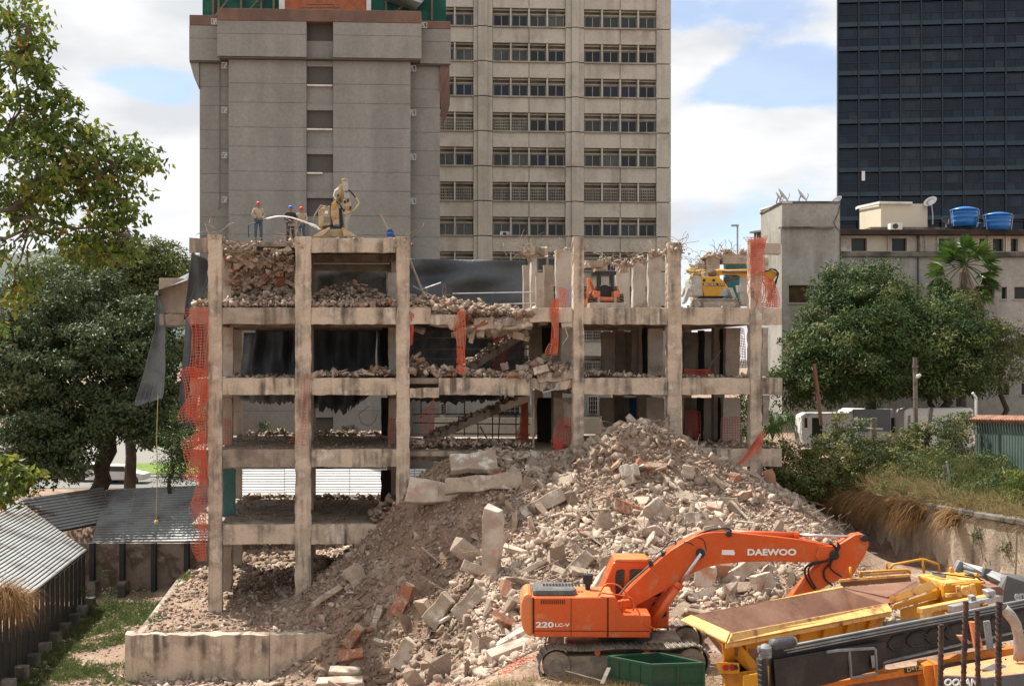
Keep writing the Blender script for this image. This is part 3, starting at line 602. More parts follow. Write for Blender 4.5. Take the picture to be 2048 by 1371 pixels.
for (xa, ya, xb, yb, d_) in ((925, 738, 1062, 652, 4.2), (850, 876, 1042, 792, 4.6)):
    A_, B_ = np.array(AP(a_of(xa, d_), d_, z_of(xa, ya, d_))), np.array(AP(a_of(xb, d_), d_, z_of(xb, yb, d_))); PC.append(A_+(B_-A_)*tt_[:, None]+rs.normal(size=(n, 3))*np.array([.1, .35, .07])+np.array([0, .3, .05])); PS.append(rint(n, .06, .32, rs, 2)); PT.append(rs.random_sample(n)*.6)
deb(700, 1040, 1146, .2, 5, mound(7.25, [(1105, .95, 1.2, 1.6, 2.5)]), .1, .45)
deb(800, 822, 1080, .6, 6, mound(4.2, [(900, .5, 2.2, 1.5, 3), (1000, .35, 2.2, 1.5, 3)]), .06, .28)
deb(340, 1168, 1336, .05, 5, mound(7.38, [(1190, .35, .7, .6, 1), (1240, .2, .8, 1, 1)]), .06, .32); deb(200, 1168, 1500, .05, 5, lift(10.41, .1), .04, .14)
deb(300, 1365, 1560, .05, 6, lift(7.38, .3), .05, .22); deb(400, 1168, 1560, .05, 6, lift(4.33, .35), .06, .3)
# collapsed roof bay: debris cascading from the roof to the floor
n = 900; u = rs.random_sample(n); a = rs.uniform(a_of(447), a_of(590), n); d = 1.3+2.6*u+rs.uniform(-.3, .5, n)*.8; z = 13.1-2.6*(1-u)**1.0*0-2.7*u+rs.uniform(-.3, .1, n); s = rint(n, .05, .36, rs, 2.4)
keep = (z > 10.6)&((a < a_of(585)) | (z < 12.9)); PC.append(np.stack([a-.15*d, Y0+.02*a+d, z], -1)[keep]); PS.append(s[keep]); PT.append(rs.random_sample(n)[keep]*np.where(rs.random_sample(n)[keep] < .7, .6, 1))
for px, py, w, n in ((438,472,.35,26),(606,482,.45,60),(806,478,.35,30),(1158,482,.25,14),(1352,492,.45,90),(1345,505,.4,40),(1066,500,.5,40),(1130,498,.6,50),(1275,512,.45,50),(1312,500,.4,50),(1250,520,.5,40),(1210,515,.6,40),(1400,525,.6,90),(1425,505,.55,90),(1455,500,.5,60),(1490,500,.5,30)):
    d = .25 if py < 495 and px not in (1312, 1275) else 3.6
    if 1390 < px < 1500: d = 6.8
    c = AP(a_of(px, d), d, z_of(px, py, d)); n = int(n*1.6); q_ = rs.normal(size=(n, 3))*np.array([w*.42, .13, w*.16])+np.array(c)-np.array([0, 0, .12]); q_[:, 2] -= np.abs(q_[:, 0]-c[0])*.35; PC.append(q_); PS.append(rint(n, .06, .26, rs, 1.8)); PT.append(rs.uniform(.2, .8, n))
V, Fc, T = rockmesh(np.vstack(PC), np.concatenate(PS), 12, np.concatenate(PT))
npobj('building_debris', V, Fc, m_rock, tint=T, kind='stuff', label='broken masonry lying on the open floors of the ruin')
for k in range(64):
    u_ = rs.random_sample(); px_ = rs.uniform(452, 586); py_ = 492+108*u_; chunk('broken_slab', px_, py_, 1.3+1.9*u_, rs.uniform(9, 34), rs.uniform(4, 13), rs.uniform(.1, .5), rs.uniform(-40, 50), (m_slabc, m_slabc, m_bslab, m_conc2, m_conc2)[rs.randint(5)], rs.uniform(-30, 60), sd=k)
mb = segbox(a_of(446, 5.4), a_of(592, 5.4), 5.4, 5.6, 10.4, 13.1, 'a', 6, .03, 3); obj('interior_wall', mb, m_plast2, ruin)
# bent reinforcing bars
def tangle(px, py, d, n, w, h, seed, par=ruin, mt=m_rebarp, up=1, r=.012):
    r_ = random.Random(seed); mb = MB(); c = AP(a_of(px, d), d, z_of(px, py, d))
    for _ in range(n):
        p = c+Vector((r_.uniform(-w, w)*.5, r_.uniform(-.2, .2), 0)); pts = [p-Vector((0, 0, .15))]; v = Vector((r_.uniform(-1, 1), r_.uniform(-.6, .4), up*r_.uniform(.3, 1.3))).normalized()
        for _ in range(5):
            pts.append(pts[-1]+v*h*r_.uniform(.12, .3)); v = (v+Vector((r_.uniform(-.7, .7), r_.uniform(-.4, .4), r_.uniform(-.6, .35)))).normalized()
        mb.tube(pts, r, 4)
    obj('bent_rebar', mb, mt, par)
for k, a in enumerate([(430,475,.2,16,.7,1.1),(600,480,.2,14,.9,1.1),(812,482,.2,10,.5,1.1),(1350,492,.2,16,.8,.9),(1060,508,.6,16,1.2,1.3),(1040,510,.6,12,.9,1.0),(1130,498,1,12,1,.8),(1275,512,3.6,12,.8,.8),(1312,500,3.6,14,.8,.9),(1400,520,6.8,9,1,.8),(1430,505,6.8,9,.9,.8),(1460,500,6.5,9,.9,.6),(1210,520,2,12,1,.8),(855,600,1,8,1.5,1),(1000,640,.5,10,2.5,.9)]): tangle(*a, seed=k)
mb = MB()
for (x0, y0, x1, y1, d) in ((446,492,590,490,.5),(446,486,590,494,.7),(446,500,586,505,.6),(450,505,590,503,1.0),(460,508,575,512,1.3)):
    A, B = AP(a_of(x0, d), d, z_of(x0, y0, d)), AP(a_of(x1, d), d, z_of(x1, y1, d)); mb.tube([A, A.lerp(B, .3)-Vector((0, 0, .03)), A.lerp(B, .7)+Vector((0, 0, .02)), B], .014, 4)
obj('bare_rebar', mb, m_steel, ruin)
# loose bars sticking out of the heap
rs2 = random.Random(9); mb = MB()
for _ in range(520):
    yy = rs2.uniform(35, 48); xx = rs2.uniform(-8, 13); hz = float(H(xx, yy))
    if hz < -2.5 or xx > WLX(yy): continue
    p = Vector((xx, yy, hz-.05)); v = Vector((rs2.uniform(-1, 1), rs2.uniform(-.9, .3), rs2.uniform(.1, .9))).normalized(); pts = [p]
    for _ in range(4): pts.append(pts[-1]+v*rs2.uniform(.15, .42)); v = (v+Vector((rs2.uniform(-.5, .5), rs2.uniform(-.5, .5), rs2.uniform(-.5, .2)))).normalized()
    mb.tube(pts, rs2.choice((.010, .012, .016)), 4)
obj('rebar_scraps', mb, m_rebarp, kind='stuff', label='bent reinforcing bars sticking out of the rubble heap')
# scaffold tubes behind the stair bay
sc = thing('pipe_scaffold', 'thin dark tube scaffold standing across the back of the open stair bay', 'scaffold', tuple(AP(0, 7, 4.3)))
def pipe(x0, y0, x1, y1, d, r=.03, nm='pipe', mt=m_steel): obj(nm, MB().tube([AP(a_of(x0, d), d, z_of(x0, y0, d)), AP(a_of(x1, d), d, z_of(x1, y1, d))], r, 6), mt, sc)
for a in ((826,828,1060,827),(826,845,1060,848),(870,866,1060,868),(826,699,1100,697),(826,718,1100,718),(826,675,1040,677),(900,640,1060,655)): pipe(*a, 7)
for a in ((842,790,842,835),(929,790,929,870),(956,848,956,890),(985,820,985,890),(1000,820,996,890),(1032,790,1032,880),(1055,800,1055,890),(1033,670,1033,745),(1040,670,1040,730),(1052,690,1052,745),(1009,680,1009,715)): pipe(*a, 6.9)
pipe(960, 852, 977, 882, 3, .04); pipe(1067, 780, 1067, 905, 1, .05, mt=m_rebarp); pipe(1025, 655, 1060, 640, 1.5, .02)
# light pipes over the floor in the upper middle bay
for k, a in enumerate(((826,572,880,600,1.4),(820,520,846,585,1.2),(905,587,1066,584,2.5),(1000,608,1070,606,2.5),(845,578,882,565,.5))):
    x0, y0, x1, y1, d = a; nm, mt_ = ('loose_timber', m_plast2) if k in (1,) else ('loose_bar', m_grip)
    obj(nm, MB().tube([AP(a_of(x0, d), d, z_of(x0, y0, d)), AP(a_of(x1, d), d, z_of(x1, y1, d))], .05 if k == 1 else .025, 6), mt_, ruin)
mb = MB()
for pts, d in ((((1122,632),(1136,672),(1124,690)), .2), (((1060,760),(1062,810)), .2), (((1092,783),(1110,778),(1122,762)), 0), (((1083,775),(1086,785),(1094,783)), 0)):
    mb.tube([AP(a_of(x, d), d, z_of(x, y, d)) for x, y in pts], .03, 5)
obj('hanging_pipe', mb, m_grip, ruin)
obj('door_frame', MB().tube([AP(a_of(x, 3), 3, z_of(x, y, 3)) for x, y in ((1412,742),(1436,706),(1440,700))], .06, 6), m_steel, ruin)
# ------------------------------------------------------------ towers behind; each has a base line and a small rotation
class Fac:
    """facade frame: passes through photo column px0 at distance Y, recedes by t per metre to the right"""
    def __init__(s, px0, Y, t): s.px0, s.Y, s.t = px0, Y, t; s.u = Vector((1, t, 0)).normalized(); s.n = Vector((-s.u.y, s.u.x, 0)); s.o = Vector((Xp(px0, Y), Y, 0))
    def U(s, px, d=0):
        o = s.o+s.n*d; k = (px-CX)/F; return (k*o.y-o.x)/(s.u.x-k*s.u.y)
    def Yat(s, u, d=0): return (s.o+s.n*d+s.u*u).y
    def Z(s, px, py, d=0): return Zy(py, s.Yat(s.U(px, d), d))
    def pt(s, u, d, z): return s.o+s.u*u+s.n*d+Vector((0, 0, z))
    def box(s, mb, u0, u1, d0, d1, z0, z1, mi=0): return mb.hexa([s.pt(u0, d0, z0), s.pt(u1, d0, z0), s.pt(u1, d1, z0), s.pt(u0, d1, z0), s.pt(u0, d0, z1), s.pt(u1, d0, z1), s.pt(u1, d1, z1), s.pt(u0, d1, z1)], mi)
    def pbox(s, mb, x0, x1, y0, y1, d, th, mi=0, zx=None):
        zx = (x0+x1)/2 if zx is None else zx; return s.box(mb, s.U(x0, d), s.U(x1, d), d, d+th, s.Z(zx, y1, d), s.Z(zx, y0, d), mi)
# --- grey panel tower
m_gp = M('grey_panel', (.265, .252, .228), .9, var=(.23, .218, .197), vs=.35, streak=.38, scol=(.37, .34, .32), ss=.9, fine=.12, fs=5, bump=.15, bs=6, stain=(.245, .232, .21), ts=.25)
m_gb = M('brown_band', (.20, .115, .085), .85, var=(.14, .09, .07), vs=.5, streak=.5, scol=(.10, .07, .055), ss=1.5)
m_gd = M('grey_core', (.10, .09, .083), .9)
m_win = glassmat('dark_glass', (.016, .019, .021), .14, .25, var=(.03, .033, .033), vs=.5)
m_frame = M('window_frame_dark', (.06, .06, .062), .6, bump=0)
m_white = M('white_paint', (.72, .70, .66), .6, var=(.6, .57, .52), vs=1, bump=.05)
G = Fac(455, 78, .052)
gt = thing('grey_panel_tower', 'tall windowless grey tower clad in concrete panels with a brown roof band, behind the workers', 'building', tuple(G.pt(0, 0, -1.3)))
zb = -1.3
DW = 1.15                                     # wings stand this much further back
z_over = G.Z(540, 117)                        # underside of the wider top storey
zt = G.Z(540, 46); mb = MB()
G.box(mb, G.U(457)+.1, G.U(821)-.1, .35, 16, zb, zt+.2); G.box(mb, G.U(399, DW)+.2, G.U(880, DW)-.2, DW+.3, 16, zb, zt+.2); G.box(mb, G.U(378, DW)+.2, G.U(902, DW)-.2, DW+.3, 15, z_over-.1, zt+.2)
obj('core', mb, m_gd, gt)
pitch = G.Z(540, 167)-G.Z(540, 255)
rows = [(G.Z(540, 72), G.Z(540, 46)+.0)]+[(G.Z(540, 117), G.Z(540, 72))]
z = G.Z(540, 117)
while z > zb+.3: rows += [(z-pitch*.565, z), (z-pitch, z-pitch*.565)]; z -= pitch
for k, (z0, z1) in enumerate(rows):
    top = k < 2; g_ = .010
    for side, (x0, x1, d) in enumerate(((378 if top else 399, 434 if top else 457, DW), (434 if top else 457, 613, 0), (666, 843 if top else 821, 0), (843 if top else 821, 902 if top else 880, DW))):
        dd = d-(.0 if not top else .45) if side in (1, 2) else d-(.35 if top else 0)
        u0, u1 = G.U(x0, dd), G.U(x1, dd)
        if side == 0: u1 = G.U(x1, 0)+.6
        if side == 3: u0 = G.U(x0, 0)-.6
        mb = MB(); G.box(mb, u0+g_, u1-g_, dd, dd+.35, max(z0, zb)+g_, z1-g_); obj('facade_panel', mb, m_gp, gt, bevel=.006)
ztop = G.Z(540, 22)
for x0, x1, d, e in ((434, 843, -.5, 0), (378, 434, DW-.4, -.12), (843, 902, DW-.4, -.3)):
    mb = MB(); G.box(mb, G.U(x0, d)+.02, G.U(x1, d)-.02, d, 2.4, zt, ztop+e); obj('roof_band', mb, m_gb, gt, bevel=.03)
mb = MB(); G.box(mb, G.U(434, -.4)+.1, G.U(843, -.4)-.1, -.44, .3, z_over-.12, z_over-.04); G.box(mb, G.U(378, DW)+.1, G.U(902, DW)-.1, DW-.33, DW+.2, z_over-.12, z_over-.04); obj('soffit', mb, m_gd, gt)
# haunches under the top storey at both ends
for x0, x1 in ((399, 381), (880, 899)):
    mb = MB(); ua, ub = G.U(x0, DW), G.U(x1, DW); mb.prism([(ua, z_over-.1), (ub, z_over-.1), (ua+(ub-ua)*.55, z_over-1.1), (ua, z_over-1.9)], lambda u, v, w: G.pt(u, w, v), DW-.2, DW+12); obj('haunch', mb, m_gb if x1 > 600 else m_gp, gt)
z = G.Z(640, 80)                              # recess with windows
k = 0
while z > zb+1:
    mb = MB(); G.box(mb, G.U(613, .3), G.U(666, .3), .3, .5, z-pitch+1.25, z-.02 if k else z); obj('recess_panel', mb, m_gp, gt)
    mb = MB(); G.box(mb, G.U(613)-.0, G.U(666)+.0, .12, .55, z-pitch+1.22, z-pitch+1.62); obj('recess_lintel', mb, m_gp, gt)
    w = MB(); u0, u1 = G.U(613, .9), G.U(666, .9)
    G.box(w, u0, u1, .85, .95, z, z+.07); G.box(w, u0, u1, .85, .95, z+1.15, z+1.22); G.box(w, u0, u0+.07, .85, .95, z+.07, z+1.15); G.box(w, (u0+u1)/2-.06, (u0+u1)/2+.06, .85, .95, z+.07, z+1.15); G.box(w, u1-.07, u1, .85, .95, z+.07, z+1.15); G.box(w, u0+.07, u1-.07, .88, .92, z+.82, z+.86)
    wo_ = obj('window', w, m_frame, gt)
    for a, b in ((u0+.07, (u0+u1)/2-.06), ((u0+u1)/2+.06, u1-.07)):
        mb = MB(); G.box(mb, a, b, .9, .93, z+.07, z+1.15); obj('pane', mb, m_win, wo_)
    if k in (1, 2, 3):
        mb = segm = MB(); G.box(mb, G.U(613, .2)+.04, G.U(666, .2)-(.04 if k < 3 else .7), .06, .9, z-.13, z-.03); obj('sill', mb, m_white, gt)
    z -= pitch; k += 1
m_ac = M('bracket_white', (.55, .55, .52), .6, bump=0)
def bracket(px, py, d, fl):
    w = MB(); u0 = G.U(px-5.5, d); s = (G.U(px+5.5, d)-u0)/11; zc = G.Z(px, py, d)
    def r(x0, x1, y0, y1): G.box(w, u0+s*x0, u0+s*x1, d-.45, d-.38, zc-s*y1, zc-s*y0)
    r(0, 11, -6, -4.8); r(0, 11, 4.8, 6); r(0, 1.2, -4.8, 4.8); r(9.8, 11, -4.8, 4.8); r(4, 5.2, -4.8, 4.8)
    A, B = (5.2, 9.8) if fl else (5.8, 1.2); w.bar(G.pt(u0+s*A, d-.41, zc-s*4.6), G.pt(u0+s*B, d-.41, zc+s*4.6), .06, .09)
    for x in (0, 10): G.box(w, u0+s*x, u0+s*(x+1), d-.38, d, zc-s*.5, zc+s*.5)
    obj('bracket', w, m_ac, gt)
for k in range(5): bracket(451.5 if k else 430.5, (47, 134, 223, 313, 401)[k], DW-(.35 if not k else 0), True); bracket(827 if k else 849, (54, 140, 228, 316, 404)[k], DW-(.35 if not k else 0), False)
obj('drain_pipe', MB().tube([G.pt(G.U(439, DW), DW-.06, G.Z(439, 122, DW)), G.pt(G.U(439, DW), DW-.06, G.Z(439, 415, DW)), G.pt(G.U(436, DW), DW-.06, G.Z(436, 416, DW))], .035, 5), m_gp, gt)
# rooftop of the grey tower
m_net = M('green_netting', (.012, .075, .055), .8, var=(.02, .12, .08), vs=.7, bump=.3, bs=3)
T2 = Fac(640, 90, .052)
rt = thing('rooftop_structure', 'green netted and brick red structure on top of the grey panel tower', 'building', tuple(T2.pt(0, 0, ztop)))
for a in ((405, 558, m_net, 'netting_panel', .5), (558, 569, m_white, 'corner_post', .2), (569, 733, m_brick, 'brick_wall', .4), (733, 742, m_white, 'corner_post', .2), (742, 892, m_net, 'netting_panel', .5)):
    mb = MB(); T2.pbox(mb, a[0], a[1], -60, 45, a[4], 2 if a[2] == m_brick else .15); obj(a[3], mb, a[2], rt)
for x in (424, 435, 480, 520, 545, 770, 800, 862): obj('scaffold_post', T2.pbox(MB(), x, x+4, -60, 40, .1, .2), m_steel, rt)
for x0, x1 in ((424, 480), (480, 545), (770, 862)): obj('scaffold_brace', MB().bar(T2.pt(T2.U(x0), 0, T2.Z(x0, 40)), T2.pt(T2.U(x1), 0, T2.Z(x1, -30)), .12, .12), m_steel, rt)
mb = MB(); mb.hexa([T2.pt(T2.U(x), d, T2.Z(x, y)) for x, y, d in ((780, 2, -2), (845, 22, -2), (830, 22, 0), (770, 2, 0), (790, -30, -2), (855, 0, -2), (850, -2, 0), (782, -30, 0))]); obj('metal_sheet', mb, m_grip, rt)
mb = MB(); mb.tube([T2.pt(T2.U(x), -3, T2.Z(x, y, -3)) for x, y in ((622, 20), (622, 9), (675, 9), (675, 20))], .05, 5); mb.tube([T2.pt(T2.U(x), -3, T2.Z(x, 15, -3)) for x in (612, 690)], .04, 5); obj('roof_rail', mb, m_steel, gt)
# --- tan window tower
m_tan = M('tan_concrete', (.51, .465, .395), .9, var=(.455, .415, .35), vs=.3, streak=.55, scol=(.27, .24, .19), ss=1.1, stain=(.36, .32, .26), ts=.22, fine=.10, fs=4, bump=.2, bs=5)
m_tan2 = M('tan_concrete_dark', (.36, .32, .26), .9, var=(.26, .23, .185), vs=.5, streak=.5, scol=(.12, .105, .085), ss=1.3, bump=.2, bs=5)
WG = [glassmat('office_glass_'+k, c, .14, .28, var=v, vs=.6) for k, c, v in (('black', (.008, .010, .014), (.016, .018, .02)), ('blue', (.010, .018, .036), (.015, .02, .03)), ('grey', (.04, .048, .046), (.022, .026, .025)), ('pale', (.085, .09, .08), (.05, .055, .05)))]
m_alu = M('aluminium_frame', (.30, .285, .255), .5, bump=0)
T = Fac(1160, 104, .060)
tt = thing('tan_office_tower', 'tall tan concrete office tower with rows of dark windows between ribbed pilasters', 'building', tuple(T.pt(0, 0, -1.3)))
mb = MB(); T.box(mb, T.U(800, .8), T.U(1341)-.3, .8, 22, zb, T.Z(1160, -140)); obj('core', mb, m_tan2, tt)
PIT = (T.Z(1160, 22)-T.Z(1160, 22+69.4*7))/7
GR = [(872, 947), (985, 1131), (1168, 1313)]
zwt0 = T.Z(1160, 19)
mb = MB()
for a, b in ((947, 956), (956, 975), (975, 985), (1131, 1143), (1143, 1158), (1158, 1168), (1313, 1342)):
    rib = a in (956, 1143); nb = 12
    for r_ in range(-2, 9):
        z1 = zwt0-(r_-1)*PIT-1.7; mb = MB(); T.box(mb, T.U(a), T.U(b), -.22 if rib else 0, .9, z1-PIT+.05, z1-.03)
        obj('pilaster', mb, m_tan, tt, bevel=.03)
tw_me = {}
rt2 = random.Random(4)
def tan_window(u0, u1, z0, z1, kind, bars):
    w = MB(); d = .42; f = .06
    T.box(w, u0, u1, d, d+.12, z0, z0+f); T.box(w, u0, u1, d, d+.12, z1-f, z1); T.box(w, u0, u0+f, d, d+.12, z0+f, z1-f); T.box(w, u1-f, u1, d, d+.12, z0+f, z1-f); um = (u0+u1)/2; T.box(w, um-.035, um+.035, d, d+.1, z0+f, z1-f)
    wo = obj('window', w, m_alu, tt)
    for a, b in ((u0+f, um-.05), (um+.05, u1-f)):
        mb = MB(); T.box(mb, a, b, d+.05, d+.08, z0+f, z1-f); obj('pane', mb, WG[kind], wo)
    if bars:
        mb = MB()
        for k in range(1, 9): x = u0+(u1-u0)*k/9; T.box(mb, x-.025, x+.025, d-.14, d-.1, z0, z1)
        for k in (.25, .5, .75): T.box(mb, u0, u1, d-.17, d-.14, z0+(z1-z0)*k-.03, z0+(z1-z0)*k+.03)
        obj('window_bars', mb, m_tan2, wo)
pat = {0: [(1, 2, 0), (0, 1, 2, 3), (2, 2, 2, 2)], 1: [(2, 3), (3, 3, 0, 0), (0, 0, 0, 0)], 2: [(1, 1), (1, 1, 0, 0), (0, 1, 1, 0)], 3: [(3, 3), (3, 3, 0, 0), (2, 2, 0, 0)], 4: [(3, 0), (2, 3, 1, 0), (2, 3, 0, 2)], 5: [(0, 2), (0, 1, 2, 2), (3, 3, 3, 3)], 6: [(3, 3), (3, 2, 2, 0), (0, 1, 2, 0)]}
barset = {(3, 0, 0), (3, 0, 1), (3, 1, 0), (3, 1, 1)}|{(5, g_, k) for g_ in range(3) for k in range(4)}
for r_ in range(-1, 13):
    for gi, (a, b) in enumerate(GR):
        z1 = zwt0-r_*PIT; z0 = z1-1.60; n = 2 if gi == 0 else 4
        u0, u1 = T.U(a), T.U(b); cw = (u1-u0)/n
        # spandrel below this row, two panels
        for h in range(2 if gi else 1):
            hb = (u1-u0)/(2 if gi else 1); mb = MB(); T.box(mb, u0+h*hb+.02, u0+(h+1)*hb-.02, .12, .9, z0-PIT+1.66, z0-.14); obj('spandrel_panel', mb, m_tan, tt, bevel=.025)
        mb = MB(); T.box(mb, u0-.02, u1+.02, -.04, .9, z0-.13, z0-.0); obj('window_ledge', mb, m_tan2, tt)
        mb = MB(); T.box(mb, u0, u1, .5, .9, z1-.0, z1+.04); T.box(mb, u0, u1, .3, .36, z1-.52, z1-.40); T.box(mb, u0, u1, .3, .42, z1-.14, z1-.02); obj('transom', mb, m_tan2, tt)
        for k in range(n):
            mb = MB(); T.box(mb, u0+cw*k-.07, u0+cw*k+.07, .05, .9, z0, z1); 
            if k: obj('mullion', mb, m_tan, tt)
            kk = pat.get(r_, None); kd = kk[gi][min(k, len(kk[gi])-1)] if kk else rt2.choice((0, 0, 1, 2, 3))
            tan_window(u0+cw*k+.1, u0+cw*(k+1)-.1, z0+.0, z1-.53, kd, (r_, gi, k) in barset or r_ > 8)
mb = MB(); T.box(mb, T.U(1000, .3), T.U(1020, .3), .25, .5, T.Z(1000, 472), T.Z(1000, 462)); ac = obj('air_conditioner', mb, m_white, tt); 
obj('fan', MB().lathe(T.pt(T.U(1009, .2), .23, T.Z(1009, 467)), [(.17, 0), (.17, .03)], 14, axis='Y'), m_frame, ac)
# lower annex in front of tan tower, seen through the ruin
m_annex = M('cream_annex', (.40, .36, .29), .9, var=(.34, .3, .24), vs=.4, streak=.4, scol=(.25, .22, .17))
An = Fac(1000, 74, .05)
an = thing('annex_wall', 'low cream wall with barred windows seen through the stair bay of the ruin', 'building', tuple(An.pt(0, 0, -1.3)))
mb = MB(); An.pbox(mb, 868, 1240, 836, 930, 0, 1); obj('wall', mb, m_annex, an)
mb = MB(); An.pbox(mb, 890, 1240, 740, 834, 1.5, 1); obj('upper_wall', mb, m_gp, an)
for x0, x1, y0, y1 in ((880, 893, 806, 827), (1000, 1040, 800, 828), (1176, 1196, 792, 828), (1318, 1330, 795, 828)):
    mb = MB(); An.pbox(mb, x0, x1, y0, y1, 1.3, .12); w = obj('window', mb, m_white, an); mb = MB(); An.pbox(mb, x0+1, x1-1, y0+1, y1-1, 1.24, .04); obj('pane', mb, m_win, w)
    mb = MB()
    for k in range(1, 4): xx = x0+(x1-x0)*k/4; An.pbox(mb, xx-.3, xx+.3, y0, y1, 1.15, .04)
    for k in range(1, 4): yy = y0+(y1-y0)*k/4; An.pbox(mb, x0, x1, yy-.3, yy+.3, 1.1, .04)
    obj('window_bars', mb, m_grip, w)
# --- dark glass tower
m_dg = [glassmat('tower_glass_%s' % k, c, .12, .22, var=v, vs=.35) for k, c, v in (('a', (.007, .013, .027), (.011, .020, .038)), ('b', (.011, .022, .042), (.016, .029, .052)), ('c', (.024, .034, .046), (.015, .024, .038)))]
m_dsp = M('spandrel_band', (.014, .034, .058), .35, var=(.011, .023, .037), vs=.4, bump=0, spec=.4)
m_dmu = M('dark_mullion', (.013, .024, .036), .4, bump=0)
D = Fac(1676, 165, -.10)
dt = thing('dark_glass_tower', 'dark blue glass curtain wall office tower filling the top right corner', 'building', tuple(D.pt(0, 0, 0)))
mb = MB(); ze = D.Z(1676, -120); ue = D.U(2420); mb.hexa([D.pt(.2, .6, 0), D.pt(ue, .6, 0), D.pt(ue, 40, 0), D.pt(26, 40, 0), D.pt(.2, .6, ze), D.pt(ue, .6, ze), D.pt(ue, 40, ze), D.pt(26, 40, ze)]); obj('core', mb, m_dg[0], dt)
bw = (D.U(2048)-D.U(1676))/8.86; FH = 48.4/F*165; zt0 = D.Z(1676, 24); rd = random.Random(8)
nb = 13
for k in range(nb+1): mb = MB(); D.box(mb, k*bw-.10, k*bw+.10, -.12, .5, 0, D.Z(1676, -60)); obj('mullion', mb, m_dmu, dt)
for r_ in range(-1, 10):
    z1 = zt0-r_*FH+FH*.55
    mb = MB(); D.box(mb, 0, nb*bw, -.03, .5, z1-FH*.0-.62, z1-.0); obj('spandrel_band', mb, m_dsp, dt)
    zm = z1-.62-(FH-.62)*.60
    mb = MB(); D.box(mb, 0, nb*bw, -.01, .2, zm-.05, zm+.05); D.box(mb, 0, nb*bw, -.01, .2, z1-.95, z1-.88); obj('rail', mb, m_dmu, dt)
    for k in range(nb):
        u0, u1 = k*bw+.1, (k+1)*bw-.1
        for a, b, z0, zz in ((.0, .16, zm+.05, z1-.95), (.19, .82, zm+.05, z1-.95), (.85, 1, zm+.05, z1-.95), (0, .49, z1-FH, zm-.05), (.52, 1, z1-FH, zm-.05)):
            if r_ > 8: continue
            if b-a < .3: continue
            lo, hi = (a-.19+.0, b+.18) if a == .19 else (a, b)
            kd = 0 if rd.random() < .72 else rd.choice((1, 1, 2))
            if k in (3,) and rd.random() < .8: kd = 2
            mb = MB(); D.box(mb, u0+(u1-u0)*lo, u0+(u1-u0)*hi, .1+.02*rd.random(), .16, z0, zz); p_ = obj('pane', mb, m_dg[kd], dt)
        if r_ > 8: continue
        for t_, a, b in ((.17, zm+.05, z1-.95), (.83, zm+.05, z1-.95), (.5, z1-FH, zm-.05)): obj('sash_bar', D.box(MB(), u0+(u1-u0)*t_-.03, u0+(u1-u0)*t_+.03, .03, .2, a, b), m_dmu, dt)
mb = MB(); D.pbox(mb, 1723.5, 1730, 342, 361, -.1, .1); obj('open_window', mb, m_white, dt)
obj('antenna_wire', MB().tube([D.pt(D.U(1672), -1, D.Z(1672, 430)), D.pt(D.U(1671), -1, D.Z(1671, -60))], .02, 3), m_grip, dt)
# --- grey rendered building on the right
m_ren = M('grey_render', (.40, .375, .34), .92, var=(.32, .30, .265), vs=.35, streak=.6, scol=(.17, .16, .14), ss=1.2, stain=(.40, .37, .335), ts=.3, fine=.14, fs=4, bump=.4, bs=6)
m_ren2 = M('pale_peeling_render', (.50, .44, .36), .9, var=(.36, .31, .25), vs=.6, vlo=.45, vhi=.6, streak=.5, scol=(.22, .18, .15), ss=1.5, stain=(.58, .53, .46), ts=.6, bump=.3)
m_cream = M('cream_paint', (.62, .55, .42), .8, var=(.58, .50, .38), vs=.5, bump=.1, fine=.04)
m_fascia = M('brown_fascia', (.06, .035, .028), .8, var=(.03, .02, .018), vs=1)
m_cor = M('mouldy_cornice', (.20, .18, .155), .95, var=(.07, .062, .055), vs=.9, vlo=.42, vhi=.6, streak=.6, scol=(.05, .045, .04))
m_cur = M('brown_curtain', (.10, .055, .02), .8, var=(.05, .03, .015), vs=2)
B = Fac(1564, 66, .025)
gb = thing('grey_rendered_building', 'old grey rendered building with pale upper storey and brown roof edge behind the mango trees', 'building', tuple(B.pt(0, 0, 1)))
def wall(nm, x0, x1, y0, y1, d, th, mt, wins=(), curt=()):
    """wall built around its openings; windows get a frame and a recessed pane"""
    xs = sorted({x0, x1}|{v for w in wins for v in w[:2]}); mbw = MB()
    for a, b in zip(xs[:-1], xs[1:]):
        ws = sorted([w for w in wins if w[0] <= a and w[1] >= b], key=lambda w: w[2]); y = y0
        for w in ws: B.pbox(mbw, a, b, y, w[2], d, th, zx=1800); y = w[3]
        B.pbox(mbw, a, b, y, y1, d, th, zx=1800)
    obj(nm, mbw, mt, gb)
    for k, w in enumerate(wins):
        mb = MB(); a, b, c, e = w; f = .9
        for q_ in ((a, b, c, c+f), (a, b, e-f, e), (a, a+f, c+f, e-f), (b-f, b, c+f, e-f)): B.pbox(mb, *q_, d+.06, .12, zx=1800)
        wn_ = obj('window', mb, m_ren2 if d > -1 else m_frame, gb); mb = MB(); B.pbox(mb, a+f, b-f, c+f, e-f, d+.28, .04, zx=1800); obj('pane', mb, m_cur if (nm, k) in curt else m_win, wn_)
        mb = MB(); B.pbox(mb, a-1.5, b+1.5, e, e+1.8, d-.08, .14, zx=1800); obj('sill', mb, m_ren, wn_)
wall('stair_block', 1564, 1680, 405, 860, 0, 5, m_ren, ((1577, 1621, 570, 606), (1637, 1652, 570, 602), (1580, 1625, 772, 799), (1645, 1672, 772, 799)), (('stair_block', 0),))
obj('coping', B.pbox(MB(), 1563, 1681, 402, 405.5, -.1, 5.2), m_cor, gb)
